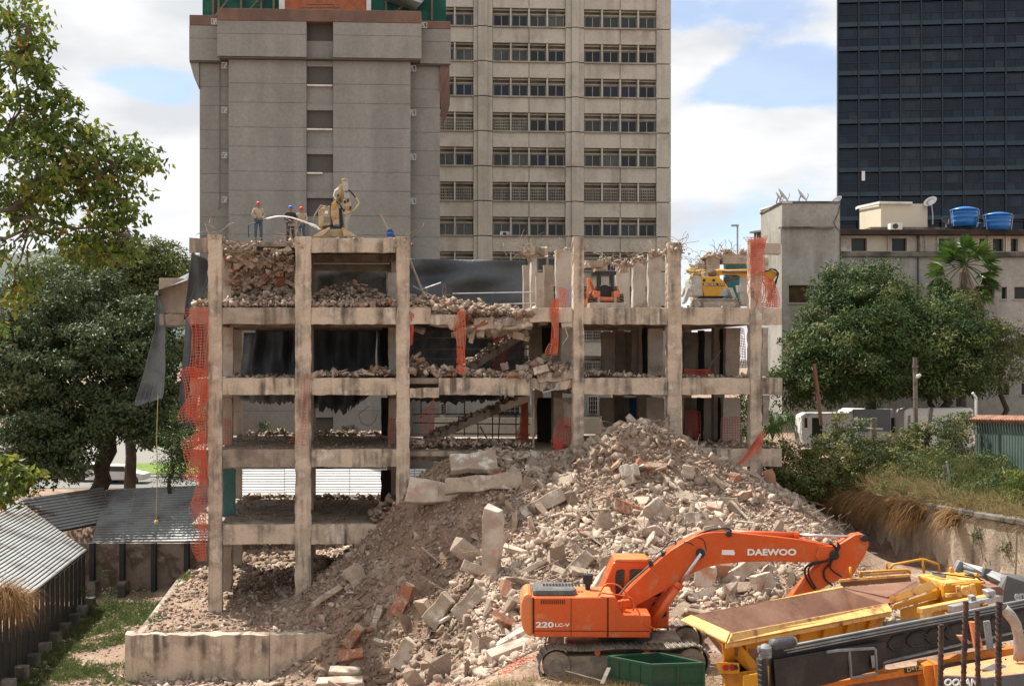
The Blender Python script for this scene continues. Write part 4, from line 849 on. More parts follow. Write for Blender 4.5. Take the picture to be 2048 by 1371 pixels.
wall('upper_wall', 1680.5, 2420, 470, 503, .5, 6, m_ren2, ((1702, 1734, 476, 503), (1783, 1814, 476, 503), (1877, 1910, 476, 503), (1958, 1972, 476, 503), (1985, 2007, 476, 503), (2021, 2036, 476, 503)))
obj('cornice', B.pbox(MB(), 1680.5, 2420, 504, 514, .3, 1), m_cor, gb, bevel=.05)
obj('roof_fascia', B.pbox(MB(), 1680, 2420, 459, 470, .0, 8), m_fascia, gb, bevel=.03)
obj('roof_kerb', B.pbox(MB(), 1741, 1970, 454, 459, 1, 6), m_cor, gb)
wall('main_wall', 1680.5, 2420, 514, 870, .5, 6, m_ren, ((1690, 1715, 571, 604), (1795, 1823, 571, 597), (1868, 1905, 571, 597), (1950, 1989, 571, 597), (2002, 2014, 573, 598), (2028, 2060, 573, 598), (1930, 1960, 668, 696), (2034, 2060, 668, 696), (2005, 2018, 765, 790), (2042, 2070, 765, 790), (1700, 1730, 668, 696), (1780, 1810, 668, 696)), (('main_wall', 3),))
for x in (1776, 1841, 1851, 1875, 1944, 1976, 2012): obj('pilaster', B.pbox(MB(), x, x+2.2, 471, 503, .38, .12, zx=1800), m_ren2, gb)
obj('drain_pipe', MB().tube([B.pt(B.U(1841), .4, B.Z(1841, 470)), B.pt(B.U(1841), .4, B.Z(1841, 800))], .05, 6), m_frame, gb)
obj('cable', MB().tube([B.pt(B.U(x), -.05, B.Z(x, y)) for x, y in ((1679, 410), (1677, 424), (1667, 445), (1672, 455), (1680, 463), (1680, 640))], .025, 4), m_frame, gb)
# the cream penthouse left of the stair block runs back in depth
mb = MB(); pA, pB = B.pt(B.U(1564), .0, 0), B.pt(B.U(1520, 14), 14, 0)
def lstrip(nm, xa, da, xb, db, ya0, ya1, yb0, yb1, mt, th=.3):
    a, b = B.pt(B.U(xa, da), da, 0), B.pt(B.U(xb, db), db, 0); za0, za1, zb0, zb1 = B.Z(xa, ya0, da), B.Z(xa, ya1, da), B.Z(xb, yb0, db), B.Z(xb, yb1, db); t_ = Vector((th, 0, 0)); m_ = MB()
    m_.hexa([a+Vector((0, 0, za1)), a+t_+Vector((0, 0, za1)), b+t_+Vector((0, 0, zb1)), b+Vector((0, 0, zb1)), a+Vector((0, 0, za0)), a+t_+Vector((0, 0, za0)), b+t_+Vector((0, 0, zb0)), b+Vector((0, 0, zb0))]); return obj(nm, m_, mt, gb)
lstrip('penthouse_wall', 1563.5, .1, 1521, 16, 405, 456, 420, 462, m_cream); lstrip('penthouse_roof', 1564, -.1, 1519, 16.2, 403, 406, 417, 421, m_white, .6)
lstrip('terrace_roof', 1564, -.2, 1499, 10, 453, 456, 463, 467, m_cor, 3); lstrip('terrace_glazing', 1563.5, .2, 1508, 9, 456, 482, 467, 482, m_win, .2)
for x, d in ((1563, .1), (1540, 4), (1515, 8)): obj('terrace_post', MB().tube([B.pt(B.U(x, d), d, B.Z(x, 484, d)), B.pt(B.U(x, d), d, B.Z(x, 456+(1564-x)*.18, d))], .09, 6), m_ren2, gb)
lstrip('terrace_wall', 1563.5, 0, 1500, 10, 482, 860, 482, 860, m_ren, .4)
# rooftop things
ph = thing('rooftop_cabin', 'small cream cabin with a white overhanging roof on the grey building', 'cabin', tuple(B.pt(B.U(1790, 3), 3, B.Z(1790, 459, 3))))
C1, C2, C3 = (1720, 7.5), (1762, 3), (1855, 3)
def q3(nm, a, b, y0a, y1a, y0b, y1b, mt, th=.25, dd=0):
    A_, B_ = B.pt(B.U(a[0], a[1]), a[1]+dd, 0), B.pt(B.U(b[0], b[1]), b[1]+dd, 0); t_ = Vector((.05, th, 0)); m_ = MB(); e = lambda v, z: v+Vector((0, 0, z))
    za0, za1, zb0, zb1 = B.Z(a[0], y0a, a[1]), B.Z(a[0], y1a, a[1]), B.Z(b[0], y0b, b[1]), B.Z(b[0], y1b, b[1])
    m_.hexa([e(A_, za1), e(B_, zb1), e(B_+t_, zb1), e(A_+t_, za1), e(A_, za0), e(B_, zb0), e(B_+t_, zb0), e(A_+t_, za0)]); return obj(nm, m_, mt, ph)
q3('side_wall', C1, C2, 416, 459, 407, 459, m_cream); q3('front_wall', C2, C3, 407, 459, 407.5, 459, m_cream); q3('side_roof', (1715, 7.6), (1759, 2.8), 412, 417, 402.5, 407, m_white, .6); q3('front_roof', (1759, 2.8), (1825, 2.8), 402.5, 407, 403.5, 407.5, m_white, .6)
q3('window', (1735, 5.85), (1742, 5.1), 424, 440, 423, 439, m_fascia, .1, -.12)
def dish(px, py, Y, r, yaw, tilt, mt, lb, mast=.5):
    t_ = thing('satellite_dish', lb, 'satellite dish', tuple(P(px, py, Y)), group='satellite dishes on the roofs'); OFF[t_.name] = None; t_.rotation_euler = (0, 0, R(yaw))
    pr = [(.02, 0), (r*.3, .02), (r*.6, .08*r+.03), (r*.9, .2*r), (r, .25*r), (r*.97, .27*r), (r*.6, .13*r), (.02, .05)]
    b = MB().lathe((0, 0, 0), pr, 20); rm = Euler((R(tilt), 0, 0)).to_matrix(); b.v = [tuple(rm@Vector(v)) for v in b.v]; obj('reflector', b, mt, t_, local=True, smooth=True)
    obj('feed_arm', MB().tube([rm@Vector((0, -r*.9, .1)), rm@Vector((0, -r*.55, r*.85)), rm@Vector((0, -r*.3, r*.9))], .025, 5), m_grip, t_, local=True); obj('mast', MB().tube([(0, 0, 0), (.05, .1, -mast*.5), (.05, .1, -mast)], .04, 6), m_grip, t_, local=True)
m_dish = M('dish_grey', (.42, .40, .36), .6, bump=.05); m_dishd = M('dish_dark', (.035, .037, .04), .6, bump=.05)
dish(1556, 395, 68, .36, 62, 55, m_dish, 'left satellite dish of the overlapping pair, partly hidden behind the other'); dish(1563, 392, 66.6, .48, 62, 55, m_dish, 'pale satellite dish at the front of the overlapping pair on the cream penthouse', .45)
dish(1601, 392, 67, .46, 62, 55, m_dish, 'single pale satellite dish in the middle of the stair block roof', .45); dish(1675, 402, 66.3, .34, -60, 50, m_dishd, 'dark satellite dish on the right hand corner of the stair block', .35)
dish(1862, 405, 69, .42, -50, 50, m_dishd, 'dark satellite dish on a pole at the right end of the cream cabin', 1.3); dish(1892, 442, 71, .32, 10, 60, m_dishd, 'small black satellite dish low on the roof between cabin and blue tanks', .6)
ac = thing('rooftop_air_conditioner', 'white air conditioner with round fan in front of the cream cabin', 'air conditioner', tuple(P(1793, 459, 66)))
mb = MB(); s_ = 66/F; o = P(1793, 459, 66); mb.box(o.x-12*s_, o.x+12*s_, 66, 66.5, o.z, o.z+13*s_); obj('case', mb, m_white, ac, bevel=.02); obj('fan_grille', MB().lathe((o.x-1.2*s_*2, 65.96, o.z+6.8*s_), [(5.4*s_, 0), (5.4*s_, .04)], 20, axis='Y'), m_frame, ac)
m_tank = M('blue_plastic', (.01, .13, .42), .35, bump=0, fine=.05, spec=.5); m_tankd = M('dark_blue_plastic', (.01, .045, .09), .4, bump=0)
def tank(px, py0, py1, w, Y, lb, mt=m_tank, h2=1):
    s = Y/F; c = P(px, py1, Y); H_ = (py1-py0)*s; r = w/2*s; t_ = thing('water_tank', lb, 'water tank', tuple(c), group='blue water tanks on the roof')
    hb = H_*.80; body = [(r*.86, 0)]
    for k, f in enumerate((.27, .55, .82)): body += [(r*(.86+.12*f)-.0, hb*f-.03), (r*(.86+.12*f)+.025, hb*f), (r*(.86+.12*f), hb*f+.03)]
    body += [(r*.98, hb)]; obj('body', MB().lathe(c, body, 36), mt, t_, smooth=True); obj('lid', MB().lathe(c, [(r*1.03, hb-.03), (r*1.03, hb+.05), (r*.8, hb+H_*.10), (r*.4, hb+H_*.17), (r*.15, H_*.99), (.02, H_)], 36), mt, t_, smooth=True)
    for x in (-1, 1): obj('strap', MB().tube([c+Vector((x*r*.9, -r*.3, 0)), c+Vector((x*r*1.02, -r*.3, hb))], .02, 4), m_grip, t_)
tank(1928.5, 413, 453, 53, 67, 'larger taller blue water tank, left of the pair'); tank(1995, 424, 460, 54, 66.5, 'smaller flat lidded blue water tank, right of the pair'); tank(1961, 445, 459, 16, 69, 'small dark tank half hidden between the two blue tanks', m_tankd)
sl = thing('street_lamp', 'thin street lamp with bent head against the sky behind the ruin', 'street lamp', tuple(P(1475, 560, 80)))
obj('pole', MB().tube([P(1475, 600, 80), P(1475, 452, 80), P(1471, 449, 80)], .06, 6), m_grip, sl); obj('lamp_head', MB().obox(P(1470, 451, 80), (.5, .2, .12)), m_grip, sl)
# ------------------------------------------------------------ vans, posts, fence and wall at the right
m_van = M('van_white', (.70, .69, .66), .4, var=(.62, .60, .56), vs=.6, bump=0, spec=.5); m_glass = glassmat('vehicle_glass', (.025, .028, .03), .08, .6)
def van(lb, x0, x1, y0, y1, Y, front=False, wins=(), L_=2.0, group='white vans parked behind the fence'):
    t_ = thing('parked_van', lb, 'van', tuple(P((x0+x1)/2, y1, Y)), group=group); a, b = Xp(x0, Y), Xp(x1, Y); z1, z0 = Zy(y0, Y), Zy(y1, Y)
    pr = [(a+.15, z0+.25), (b, z0+.25), (b, z1-.12), (b-.15, z1), (a+.45, z1), (a+.15, z1-.15), (a+.05 if front else a+.15, z0+1)]
    obj('body', MB().prism(pr, lambda u, v, w: (u, w, v), Y, Y+L_), m_van, t_, bevel=.08)
    for w in wins: mb = MB(); mb.box(Xp(w[0], Y), Xp(w[1], Y), Y-.02, Y+.03, Zy(w[3], Y), Zy(w[2], Y)); obj('window', mb, m_glass, t_, bevel=.015)
    for x in (a+.9, b-.9): obj('wheel', MB().lathe((x, Y+.0, z0+.33), [(.33, -.01), (.33, .2)], 18, axis='Y'), m_frame, t_)
van('white minibus with a dark side window standing leftmost behind the fence', 1604, 1712, 827, 905, 60, True, ((1609, 1615, 835, 855), (1624, 1645, 835, 872)))
van('white bus with a rounded roof hatch partly hidden by the dark board', 1690, 1800, 818, 905, 61.5, False, ((1782, 1800, 835, 865),))
van('long white box truck body right of the dark lamp post', 1802, 1948, 815, 905, 60, False, ())
for k in range(4): obj('ribbed_joint', MB().box(Xp(1862+k*22, 60), Xp(1863+k*22, 60), 59.97, 60.02, Zy(848, 60), Zy(818, 60)), m_frame, None, label='thin dark body joint line on the white box truck', cat='joint', group='joint lines on the box truck') if False else None
obj('dark_board', MB().box(Xp(1707, 57), Xp(1781, 57), 57, 57.15, Zy(862, 57), Zy(818, 57)), M('board_grey', (.09, .095, .10), .7), label='dark grey board standing upright in front of the white bus', cat='board')
m_post = M('post_wood', (.20, .17, .14), .9, var=(.12, .10, .085), vs=4, bump=.4)
m_postr = M('post_rusty', (.22, .11, .07), .8)
def post(nm, lb, pts, Y, r, mt, cat='post', **k): return obj(nm, MB().tube([P(x, y, Y) for x, y in pts], r, 8), mt, label=lb, cat=cat, **k)
post('leaning_pole', 'thin reddish pole leaning left in front of the mango tree', ((1643, 850), (1628, 727)), 54, .09, m_postr)
lp = thing('lamp_post', 'dark upright lamp post in front of the mango trees', 'lamp post', tuple(P(1831, 900, 53)))
obj('pole', MB().tube([P(1832, 905, 53), P(1830, 714, 53)], .11, 8), m_post, lp); obj('collar', MB().tube([P(1830.5, 735, 53), P(1830.5, 731, 53)], .15, 8), m_steel, lp); obj('lamp_head', MB().tube([P(1831, 757, 53), P(1836, 752, 52.8), P(1841, 749, 52.7)], [.04, .1, .06], 6), m_white, lp)
post('white_post', 'white forked post at the end of the tiled wall', ((1952, 830), (1952, 795), (1945, 785)), 50.5, .06, m_white)
for k, (x0, y0, x1, y1, w_) in enumerate(((1748, 835, 1745, 885, .16), (1670, 845, 1672, 880, .12), (1833, 850, 1836, 880, .12), (1862, 815, 1850, 880, .12), (1818, 830, 1816, 845, .08), (1902, 833, 1899, 845, .08), (1934, 828, 1930, 842, .08))):
    post('fence_post', ('wide weathered board post below the dark grey board', 'grey stake in the ivy below the white minibus', 'thin stake just right of the lamp post', 'leaning stake crossing the white box truck', 'short stake left of the lamp post top of the fence', 'short stake under the middle of the box truck', 'short stake under the right end of the box truck')[k], ((x1, y1+25), (x0, y0)), 52.2, w_, m_post, group='old posts in the overgrown fence')
for k, (x0, y0, x1, y1) in enumerate(((1708, 838, 1742, 839), (1708, 855, 1765, 858), (1760, 905, 1810, 908))): post('fence_rail', ('pale rail across the foot of the dark grey board', 'second pale rail under the dark grey board', 'pale rail low in the ivy')[k], ((x0, y0), (x1, y1)), 52.1, .05, m_ren2, 'rail', group='pale rails of the overgrown fence')
post('loose_pipe', 'thin pipe leaning on the grassy bank under the tiled wall', ((1909, 1008), (1893, 922)), 47, .05, m_grip, 'pipe'); post('bank_stake', 'upright stake beside the leaning pipe on the bank', ((1890, 1004), (1888, 930)), 47, .035, m_post, 'stake')
# retaining wall: stands along WLX
m_ret = M('retaining_concrete', (.40, .325, .24), .95, var=(.27, .215, .16), vs=.7, streak=.75, scol=(.13, .11, .09), ss=1.7, stain=(.47, .39, .30), ts=.5, fine=.22, bump=.9, bs=5)
rw = thing('retaining_wall', 'long stained retaining wall below the grassy bank, right of the heap', 'wall', (17, 42, 0))
ys = [34.5, 36.5, 38.5, 40.5, 42.5, 44.5, 46.5, 48.5, 50.5, 52.5]
for k in range(len(ys)-1):
    ya, yb = ys[k]+.012, ys[k+1]-.012; mb = MB(); n = 8; r_ = random.Random(k); vs = []
    for j in range(n+1):
        y = ya+(yb-ya)*j/n; x = float(WLX(y))
        vs += [(x-.0+r_.uniform(-.03, .03), y, -1.5), (x+.1+r_.uniform(-.05, .05), y, 1.2), (x+.15, y, 2.35+r_.uniform(-.05, .05)+.03*math.sin(y)), (x+.55, y, 2.35), (x+.6, y, -1.5)]
    fs = [tuple(range(5))[::-1], tuple(n*5+q_ for q_ in range(5))]
    for j in range(n):
        for q_ in range(5): fs.append((j*5+q_, j*5+(q_+1) % 5, (j+1)*5+(q_+1) % 5, (j+1)*5+q_))
    obj('wall_section', mb.add(vs, fs), m_ret, rw, bevel=.03)
mb = MB()
for ya, yb in zip(ys[:-1], ys[1:]):
    if yb > 49 : continue
    a, b = Vector((float(WLX(ya))+.3, ya+.02, 2.46)), Vector((float(WLX(yb))+.3, yb-.02, 2.46)); obj('coping', MB().bar(a, b, .55, .18), m_cor, rw, bevel=.03)
# green corrugated wall with tile coping
m_green = M('green_sheet', (.085, .125, .105), .7, var=(.06, .09, .078), vs=.6, streak=.5, scol=(.05, .07, .06), ss=1.2, bump=.1)
m_tile = M('terracotta_tile', (.30, .145, .095), .85, var=(.18, .10, .07), vs=2.2, fine=.3)
gw = thing('tiled_garden_wall', 'green corrugated wall with a terracotta tile coping at the right edge', 'wall', tuple(P(1970, 1000, 49)))
wa, wb = P(1952, 836, 52.5), P(2290, 842, 38.5); L_ = (wb-wa).length; n = int(L_/.28)
for k in range(n):
    a, b = wa.lerp(wb, k/n), wa.lerp(wb, (k+1)/n); m_ = a.lerp(b, .5); mb = MB(); z0 = 2.2; pl = (b-a).cross(Vector((0, 0, 1))).normalized()
    pr = [a, a.lerp(b, .25)-pl*.0+pl*.05, a.lerp(b, .75)+pl*.05, b, b+Vector((0, .12, 0)), a+Vector((0, .12, 0))]
    vs = [Vector((p.x, p.y, z0)) for p in pr]+[Vector((p.x, p.y, a.z-.1)) for p in pr]; mb.add(vs, [tuple(range(6))[::-1], tuple(range(6, 12))]+[(i, (i+1) % 6, (i+1) % 6+6, i+6) for i in range(6)]); obj('wall_sheet', mb, m_green, gw)
    obj('roof_tile', MB().tube([m_+pl*.32+Vector((0, 0, -.12)), m_-pl*.1+Vector((0, 0, .08))], [.12, .10], 8), m_tile, gw)
# ------------------------------------------------------------ street beyond the trees, hills
zs = -1.19
def flat(nm, pts, z, mt, **k):
    mb = MB(); mb.add([(x, y, z) for x, y in pts], [tuple(range(len(pts)))]); return obj(nm, mb, mt, kind='structure', **k)
m_asph = M('asphalt', (.16, .155, .15), .9, var=(.20, .19, .18), vs=.3); m_lawn = M('lawn_grass', (.10, .17, .025), .95, var=(.14, .20, .04), vs=.6, fine=.3, fs=3); m_pave = M('pavement', (.20, .19, .17), .9)
flat('road', [(-60, 84), (-4, 84), (-4, 92), (-60, 92)], zs+.02, m_asph); flat('pavement', [(-60, 92.1), (-4, 92.1), (-4, 94), (-60, 94)], zs+.06, m_pave)
flat('lawn', [(-60, 94.1), (-4, 94.1), (-4, 104), (-60, 104)], zs+.1, m_lawn); flat('plaza', [(-80, 104.2), (-4, 104.2), (-4, 150), (-80, 150)], zs+.02, m_pave)
def car(px, Y, lb, mt):
    t_ = thing('parked_car', lb, 'car', tuple(Vector((Xp(px, Y), Y, zs+.03))), group='cars on the street behind the trees'); x = Xp(px, Y); pr = [(-2.1, .3), (2.1, .3), (2.1, .75), (1.2, .9), (.6, 1.4), (-1.0, 1.42), (-1.7, .95), (-2.1, .85)]
    obj('body', MB().prism([(x+u, zs+v) for u, v in pr], lambda u, v, w: (u, Y+w, v), 0, 1.7), mt, t_, bevel=.06); obj('window', MB().prism([(x+u, zs+v) for u, v in ((-1.45, .98), (1.0, .95), (.55, 1.32), (-.95, 1.34))], lambda u, v, w: (u, Y+w, v), -.02, .04), m_glass, t_)
    for u in (-1.35, 1.35): obj('wheel', MB().lathe((x+u, Y-.03, zs+.33), [(.32, 0), (.32, .2)], 16, axis='Y'), m_frame, t_)
car(232, 87, 'white car seen through the gap between the tree trunks', m_van); car(196, 88.5, 'pale car left of the white one behind the tree trunks', m_grip)
m_hill = M('forest_hill', (.05, .075, .06), .95, var=(.09, .11, .08), vs=.012, fine=.3, fs=.05, bump=0)
hx = np.linspace(-2200, 2600, 90); hy = np.linspace(1500, 3600, 30); HX, HY2 = np.meshgrid(hx, hy)
hz = (42+230*np.exp(-((HX+1100)/800)**2)*sstep(1500, 3000, HY2)+60*fbm(HX, HY2, .002, 4)*sstep(1500, 2500, HY2))*np.exp(-np.maximum(0, HX+300)/500*(HX > -300))*sstep(1490, 1900, HY2)-3
ii = np.arange(HX.size).reshape(HX.shape); npobj('hills', np.stack([HX, HY2, hz], -1).reshape(-1, 3), np.stack([ii[:-1, :-1], ii[:-1, 1:], ii[1:, 1:], ii[1:, :-1]], -1).reshape(-1, 4), m_hill, smooth=True, kind='structure')
# ------------------------------------------------------------ corrugated roofs and black fences at the left, white roof behind the ruin
m_zinc = M('weathered_zinc', (.30, .31, .31), .5, metal=.25, var=(.20, .20, .19), vs=.5, vlo=.45, vhi=.65, stain=(.14, .10, .08), ts=.35, fine=.1, bump=.05)
m_zincw = M('white_zinc', (.60, .60, .59), .6, metal=.0, var=(.52, .52, .51), vs=.5, bump=.05)
m_black = M('black_board', (.022, .024, .030), .7, var=(.04, .035, .03), vs=1.2); m_oldwall = M('old_plaster_wall', (.21, .165, .135), .9, var=(.11, .07, .055), vs=.9, vlo=.46, vhi=.56, stain=(.31, .28, .24), ts=.45, bump=.5)
def croof(nm, lb, c00, c10, c11, c01, rows_, strips, mt, par=None, cat='roof', grp=None):
    """corners: ridge left, ridge right, eave right, eave left; ribs run across the slope, one sheet per strip"""
    t_ = thing(nm, lb, cat, tuple((c00+c11)/2), group=grp)
    for s_ in range(strips):
        u0, u1 = s_/strips, (s_+1)/strips-.002; V_, F_ = [], []; k = rows_*4
        n_ = ((c10-c00).cross(c01-c00)).normalized(); n_ = n_ if n_.z > 0 else -n_
        for i in range(k+1):
            v = (i//4+(0, .4, .78, .84)[i % 4])/(k//4) if i < k else 1; h = (0, .035, .05, -.05 if mt is not m_zincw else -.14)[i % 4]+(.012*(s_ % 2))
            A, B_ = c00.lerp(c01, v), c10.lerp(c11, v)
            for u in (u0, u1): V_.append(A.lerp(B_, u)+n_*h)
        for i in range(k): F_.append((2*i, 2*i+1, 2*i+3, 2*i+2))
        mb = MB().add(V_, F_); o = obj('roof_sheet', mb, mt, t_); md = o.modifiers.new('thickness', 'SOLIDIFY'); md.thickness = .015
    obj('eave_trim', MB().bar(c01, c11, .12, .10), m_black, t_)
    return t_
croof('shed_roof', 'weathered corrugated roof with dappled shade left of the ruin, the flat rectangular one', P(212, 978, 66), P(452, 968, 65), P(440, 1083, 60), P(183, 1086, 60), 22, 4, m_zinc)
croof('shed_roof', 'narrow corrugated roof strip between the two larger ones at the left', P(35, 998, 60.6), P(208, 974, 65), P(217, 1043, 63), P(118, 1062, 60.2), 12, 2, m_zinc)
croof('shed_roof', 'large corrugated roof running to the left edge towards the viewer', P(36, 1001, 60.4), P(-260, 1160, 44.5), P(-10, 1245, 41.8), P(173, 1100, 57.8), 26, 5, m_zinc)
croof('white_roof', 'bright white corrugated roof seen through the lower bays of the ruin', P(440, 938, 66.5), P(960, 938, 66.5), P(960, 1003, 61.6), P(440, 1003, 61.6), 12, 4, m_zincw)
croof('white_roof', 'small bright white corrugated piece at the foot of the rightmost post', P(1470, 930, 66), P(1560, 930, 66), P(1600, 1010, 60), P(1480, 1010, 60), 10, 1, m_zincw)
bf = thing('board_fence', 'black upright board fence under the large corrugated roof', 'fence', tuple(P(90, 1300, 50)))
ea, eb = P(171, 1108, 57.5), P(-10, 1250, 41.8); n = 34
for k in range(n):
    a, b = ea.lerp(eb, (k+.08)/n), ea.lerp(eb, (k+.86)/n); x = .04*(k % 2); mb = MB(); mb.hexa([(a.x+x, a.y, -4.6), (a.x+x-.04, a.y, -4.6), (b.x+x-.04, b.y, -4.6), (b.x+x, b.y, -4.6), (a.x+x, a.y, a.z), (a.x+x-.04, a.y, a.z), (b.x+x-.04, b.y, b.z), (b.x+x, b.y, b.z)]); obj('board', mb, m_black, bf)
for k in range(0, n, 4): a = ea.lerp(eb, k/n); obj('footing', MB().box(a.x-.1, a.x+.45, a.y-.25, a.y+.25, -4.7, -3.7), m_cor, bf, bevel=.04)
sw = thing('shed_wall', 'dark peeling wall with black posts under the flat corrugated roof', 'wall', tuple(P(300, 1200, 59)))
mb = MB().box(Xp(150, 59.6), Xp(450, 59.6), 59.6, 59.9, -4.6, Zy(1086, 59.6)); obj('wall', mb, m_oldwall, sw)
for x in (183, 243, 306, 372): obj('post', MB().box(Xp(x-4.5, 59.2), Xp(x+4.5, 59.2), 59.2, 59.5, -4.6, Zy(1086, 59.2)), m_black, sw)
for x in (183, 243): obj('footing', MB().box(Xp(x-8, 58.9), Xp(x+8, 58.9), 58.8, 59.55, -4.6, -3.2), m_cor, sw, bevel=.05)
# ------------------------------------------------------------ trees
def leafmesh(C_, N_, size, asp, rs, droop=.2, bend=.18):
    """one folded leaf (2 quads -> 6 corners) at each centre; N_ outward directions"""
    n = len(C_); a = rs.normal(size=(n, 3))+N_*.5+np.array([0, 0, -droop]); a /= np.linalg.norm(a, axis=1)[:, None]
    b = np.cross(a, N_+rs.normal(size=(n, 3))*.45); b /= np.linalg.norm(b, axis=1)[:, None]+1e-6; c = np.cross(a, b)
    L_ = size*rs.uniform(.7, 1.25, n); W = L_*asp; L_, W = L_[:, None], W[:, None]
    P0 = C_-a*L_*.5; P1 = C_+a*L_*.5-c*L_*bend*.6; Pl = C_+b*W*.5+c*L_*bend*.4; Pr = C_-b*W*.5+c*L_*bend*.4
    V_ = np.stack([P0, Pr, P1, Pl], 1).reshape(-1, 3); i = (np.arange(n)*4)[:, None]
    return V_, np.concatenate([i+np.array([[0, 1, 2]]), i+np.array([[0, 2, 3]])], 0)
def crown(lobes, per_m2, size, asp, seed, clump=.5, droop=.3, fill=.35, shell=.75):
    """lobes: (centre, radius xyz). returns leaf centres, outward normals, tints. Leaves gather in clumps near the lobe surfaces."""
    rs = np.random.RandomState(seed); CC, NN, TT = [], [], []
    for c, r in lobes:
        r = np.array(r); area = 4*math.pi*(r.prod())**(2/3); nc = max(6, int(area/(clump**2)*.9))
        d = rs.normal(size=(nc, 3)); d[:, 2] = d[:, 2]*.9+.12; d /= np.linalg.norm(d, axis=1)[:, None]; rad = np.where(rs.random_sample(nc) < fill, rs.uniform(.35, .9, nc), rs.uniform(shell+.1, 1.12, nc))
        cc = np.array(c)+d*r*rad[:, None]; m = max(8, int(per_m2*area/nc)); cs = clump*rs.uniform(.6, 1.25, nc)
        off = rs.normal(size=(nc, m, 3)); off /= np.linalg.norm(off, axis=2)[..., None]; off *= (rs.random_sample((nc, m))**.45)[..., None]
        off[..., 2] *= .62; pos = cc[:, None]+off*cs[:, None, None]; nn = off*.8+d[:, None]*.7; nn /= np.linalg.norm(nn, axis=2)[..., None]+1e-6
        CC.append(pos.reshape(-1, 3)); NN.append(nn.reshape(-1, 3)); TT.append((np.repeat(rs.uniform(0, .7, nc), m)+rs.uniform(0, .3, nc*m)))
    return np.vstack(CC), np.vstack(NN), np.concatenate(TT)
def limb(mb, p, q, r0, r1, seed, n=6, wob=.08):
    r_ = random.Random(seed); p, q = Vector(p), Vector(q); L_ = (q-p).length; pts = [p.lerp(q, k/n)+Vector((r_.uniform(-1, 1), r_.uniform(-1, 1), r_.uniform(-.6, .6)))*L_*wob*(0 < k < n) for k in range(n+1)]
    mb.tube(pts, [r0+(r1-r0)*k/n for k in range(n+1)], 7); return pts
def tree(nm, lb, base, lobes, per, size, asp, mt, bark, seed, trunks, group=None, clump=.5, droop=.3, fill=.35, twigs=True, cat='tree'):
    t_ = thing(nm, lb, cat, tuple(base), group=group); mb = MB()
    for k, (p, q, r0, r1) in enumerate(trunks): limb(mb, p, q, r0, r1, seed+k)
    obj('trunk', mb, bark, t_, smooth=True)
    if twigs:
        mb = MB(); r_ = random.Random(seed)
        for c, r in lobes:
            s_ = min(trunks, key=lambda t__: (Vector(t__[1])-Vector(c)).length)[1]; sc_ = min(1, r[0]/1.2)*.8; pts = limb(mb, s_, c, .10*sc_, .05*sc_, seed+int(c[0]*10), 5, .1)
            for _ in range(5): limb(mb, pts[r_.randint(2, 5)], Vector(c)+Vector([r_.uniform(-.9, .9)*q for q in r]), .04*sc_, .012*sc_, r_.random(), 4, .12)
        obj('branches', mb, bark, t_)
    C_, N_, T_ = crown(lobes, per, size, asp, seed, clump, droop, fill); V_, F_ = leafmesh(C_, N_, size, asp, np.random.RandomState(seed+1), droop)
    tn = np.repeat(np.clip(T_, 0, 1), 4); npobj('crown', V_, F_, mt, t_, tint=tn); return t_
m_bark = M('bark', (.10, .08, .062), .95, var=(.16, .135, .11), vs=2.5, bump=.7, bs=6); m_barkd = M('bark_dark', (.055, .045, .037), .95, var=(.09, .075, .06), vs=2.5, bump=.6, bs=6)
m_leafn = leafmat('near_leaf', [(0, (.045, .085, .017)), (.35, (.085, .14, .023)), (.62, (.155, .205, .03)), (.86, (.24, .24, .04)), (.965, (.34, .16, .04))], .42)
m_leafd = leafmat('dark_leaf', [(0, (.045, .07, .03)), (.5, (.08, .11, .045)), (.85, (.13, .155, .065)), (1, (.21, .20, .10))], .3, .5, .3)
m_leafo = leafmat('olive_leaf', [(0, (.075, .10, .03)), (.5, (.14, .165, .05)), (.9, (.18, .18, .06)), (1, (.25, .19, .09))], .3, .5, .35)
m_leafm = leafmat('mango_leaf', [(0, (.022, .048, .018)), (.4, (.052, .092, .026)), (.75, (.105, .145, .038)), (1, (.26, .22, .10))], .3, .55, .25)
m_leafi = leafmat('ivy_leaf', [(0, (.05, .08, .02)), (.4, (.10, .13, .035)), (.7, (.20, .19, .07)), (1, (.30, .24, .12))], .3, .6, .2)
m_leaff = leafmat('feather_leaf', [(0, (.03, .06, .015)), (.6, (.06, .10, .02)), (1, (.10, .13, .03))], .3)
def lob(px, py, r, Y, fy=1.0, dy=0):
    s = Y/F; c = P(px, py, Y+dy); return (tuple(c), (r*s, r*s*fy, r*s*.82))
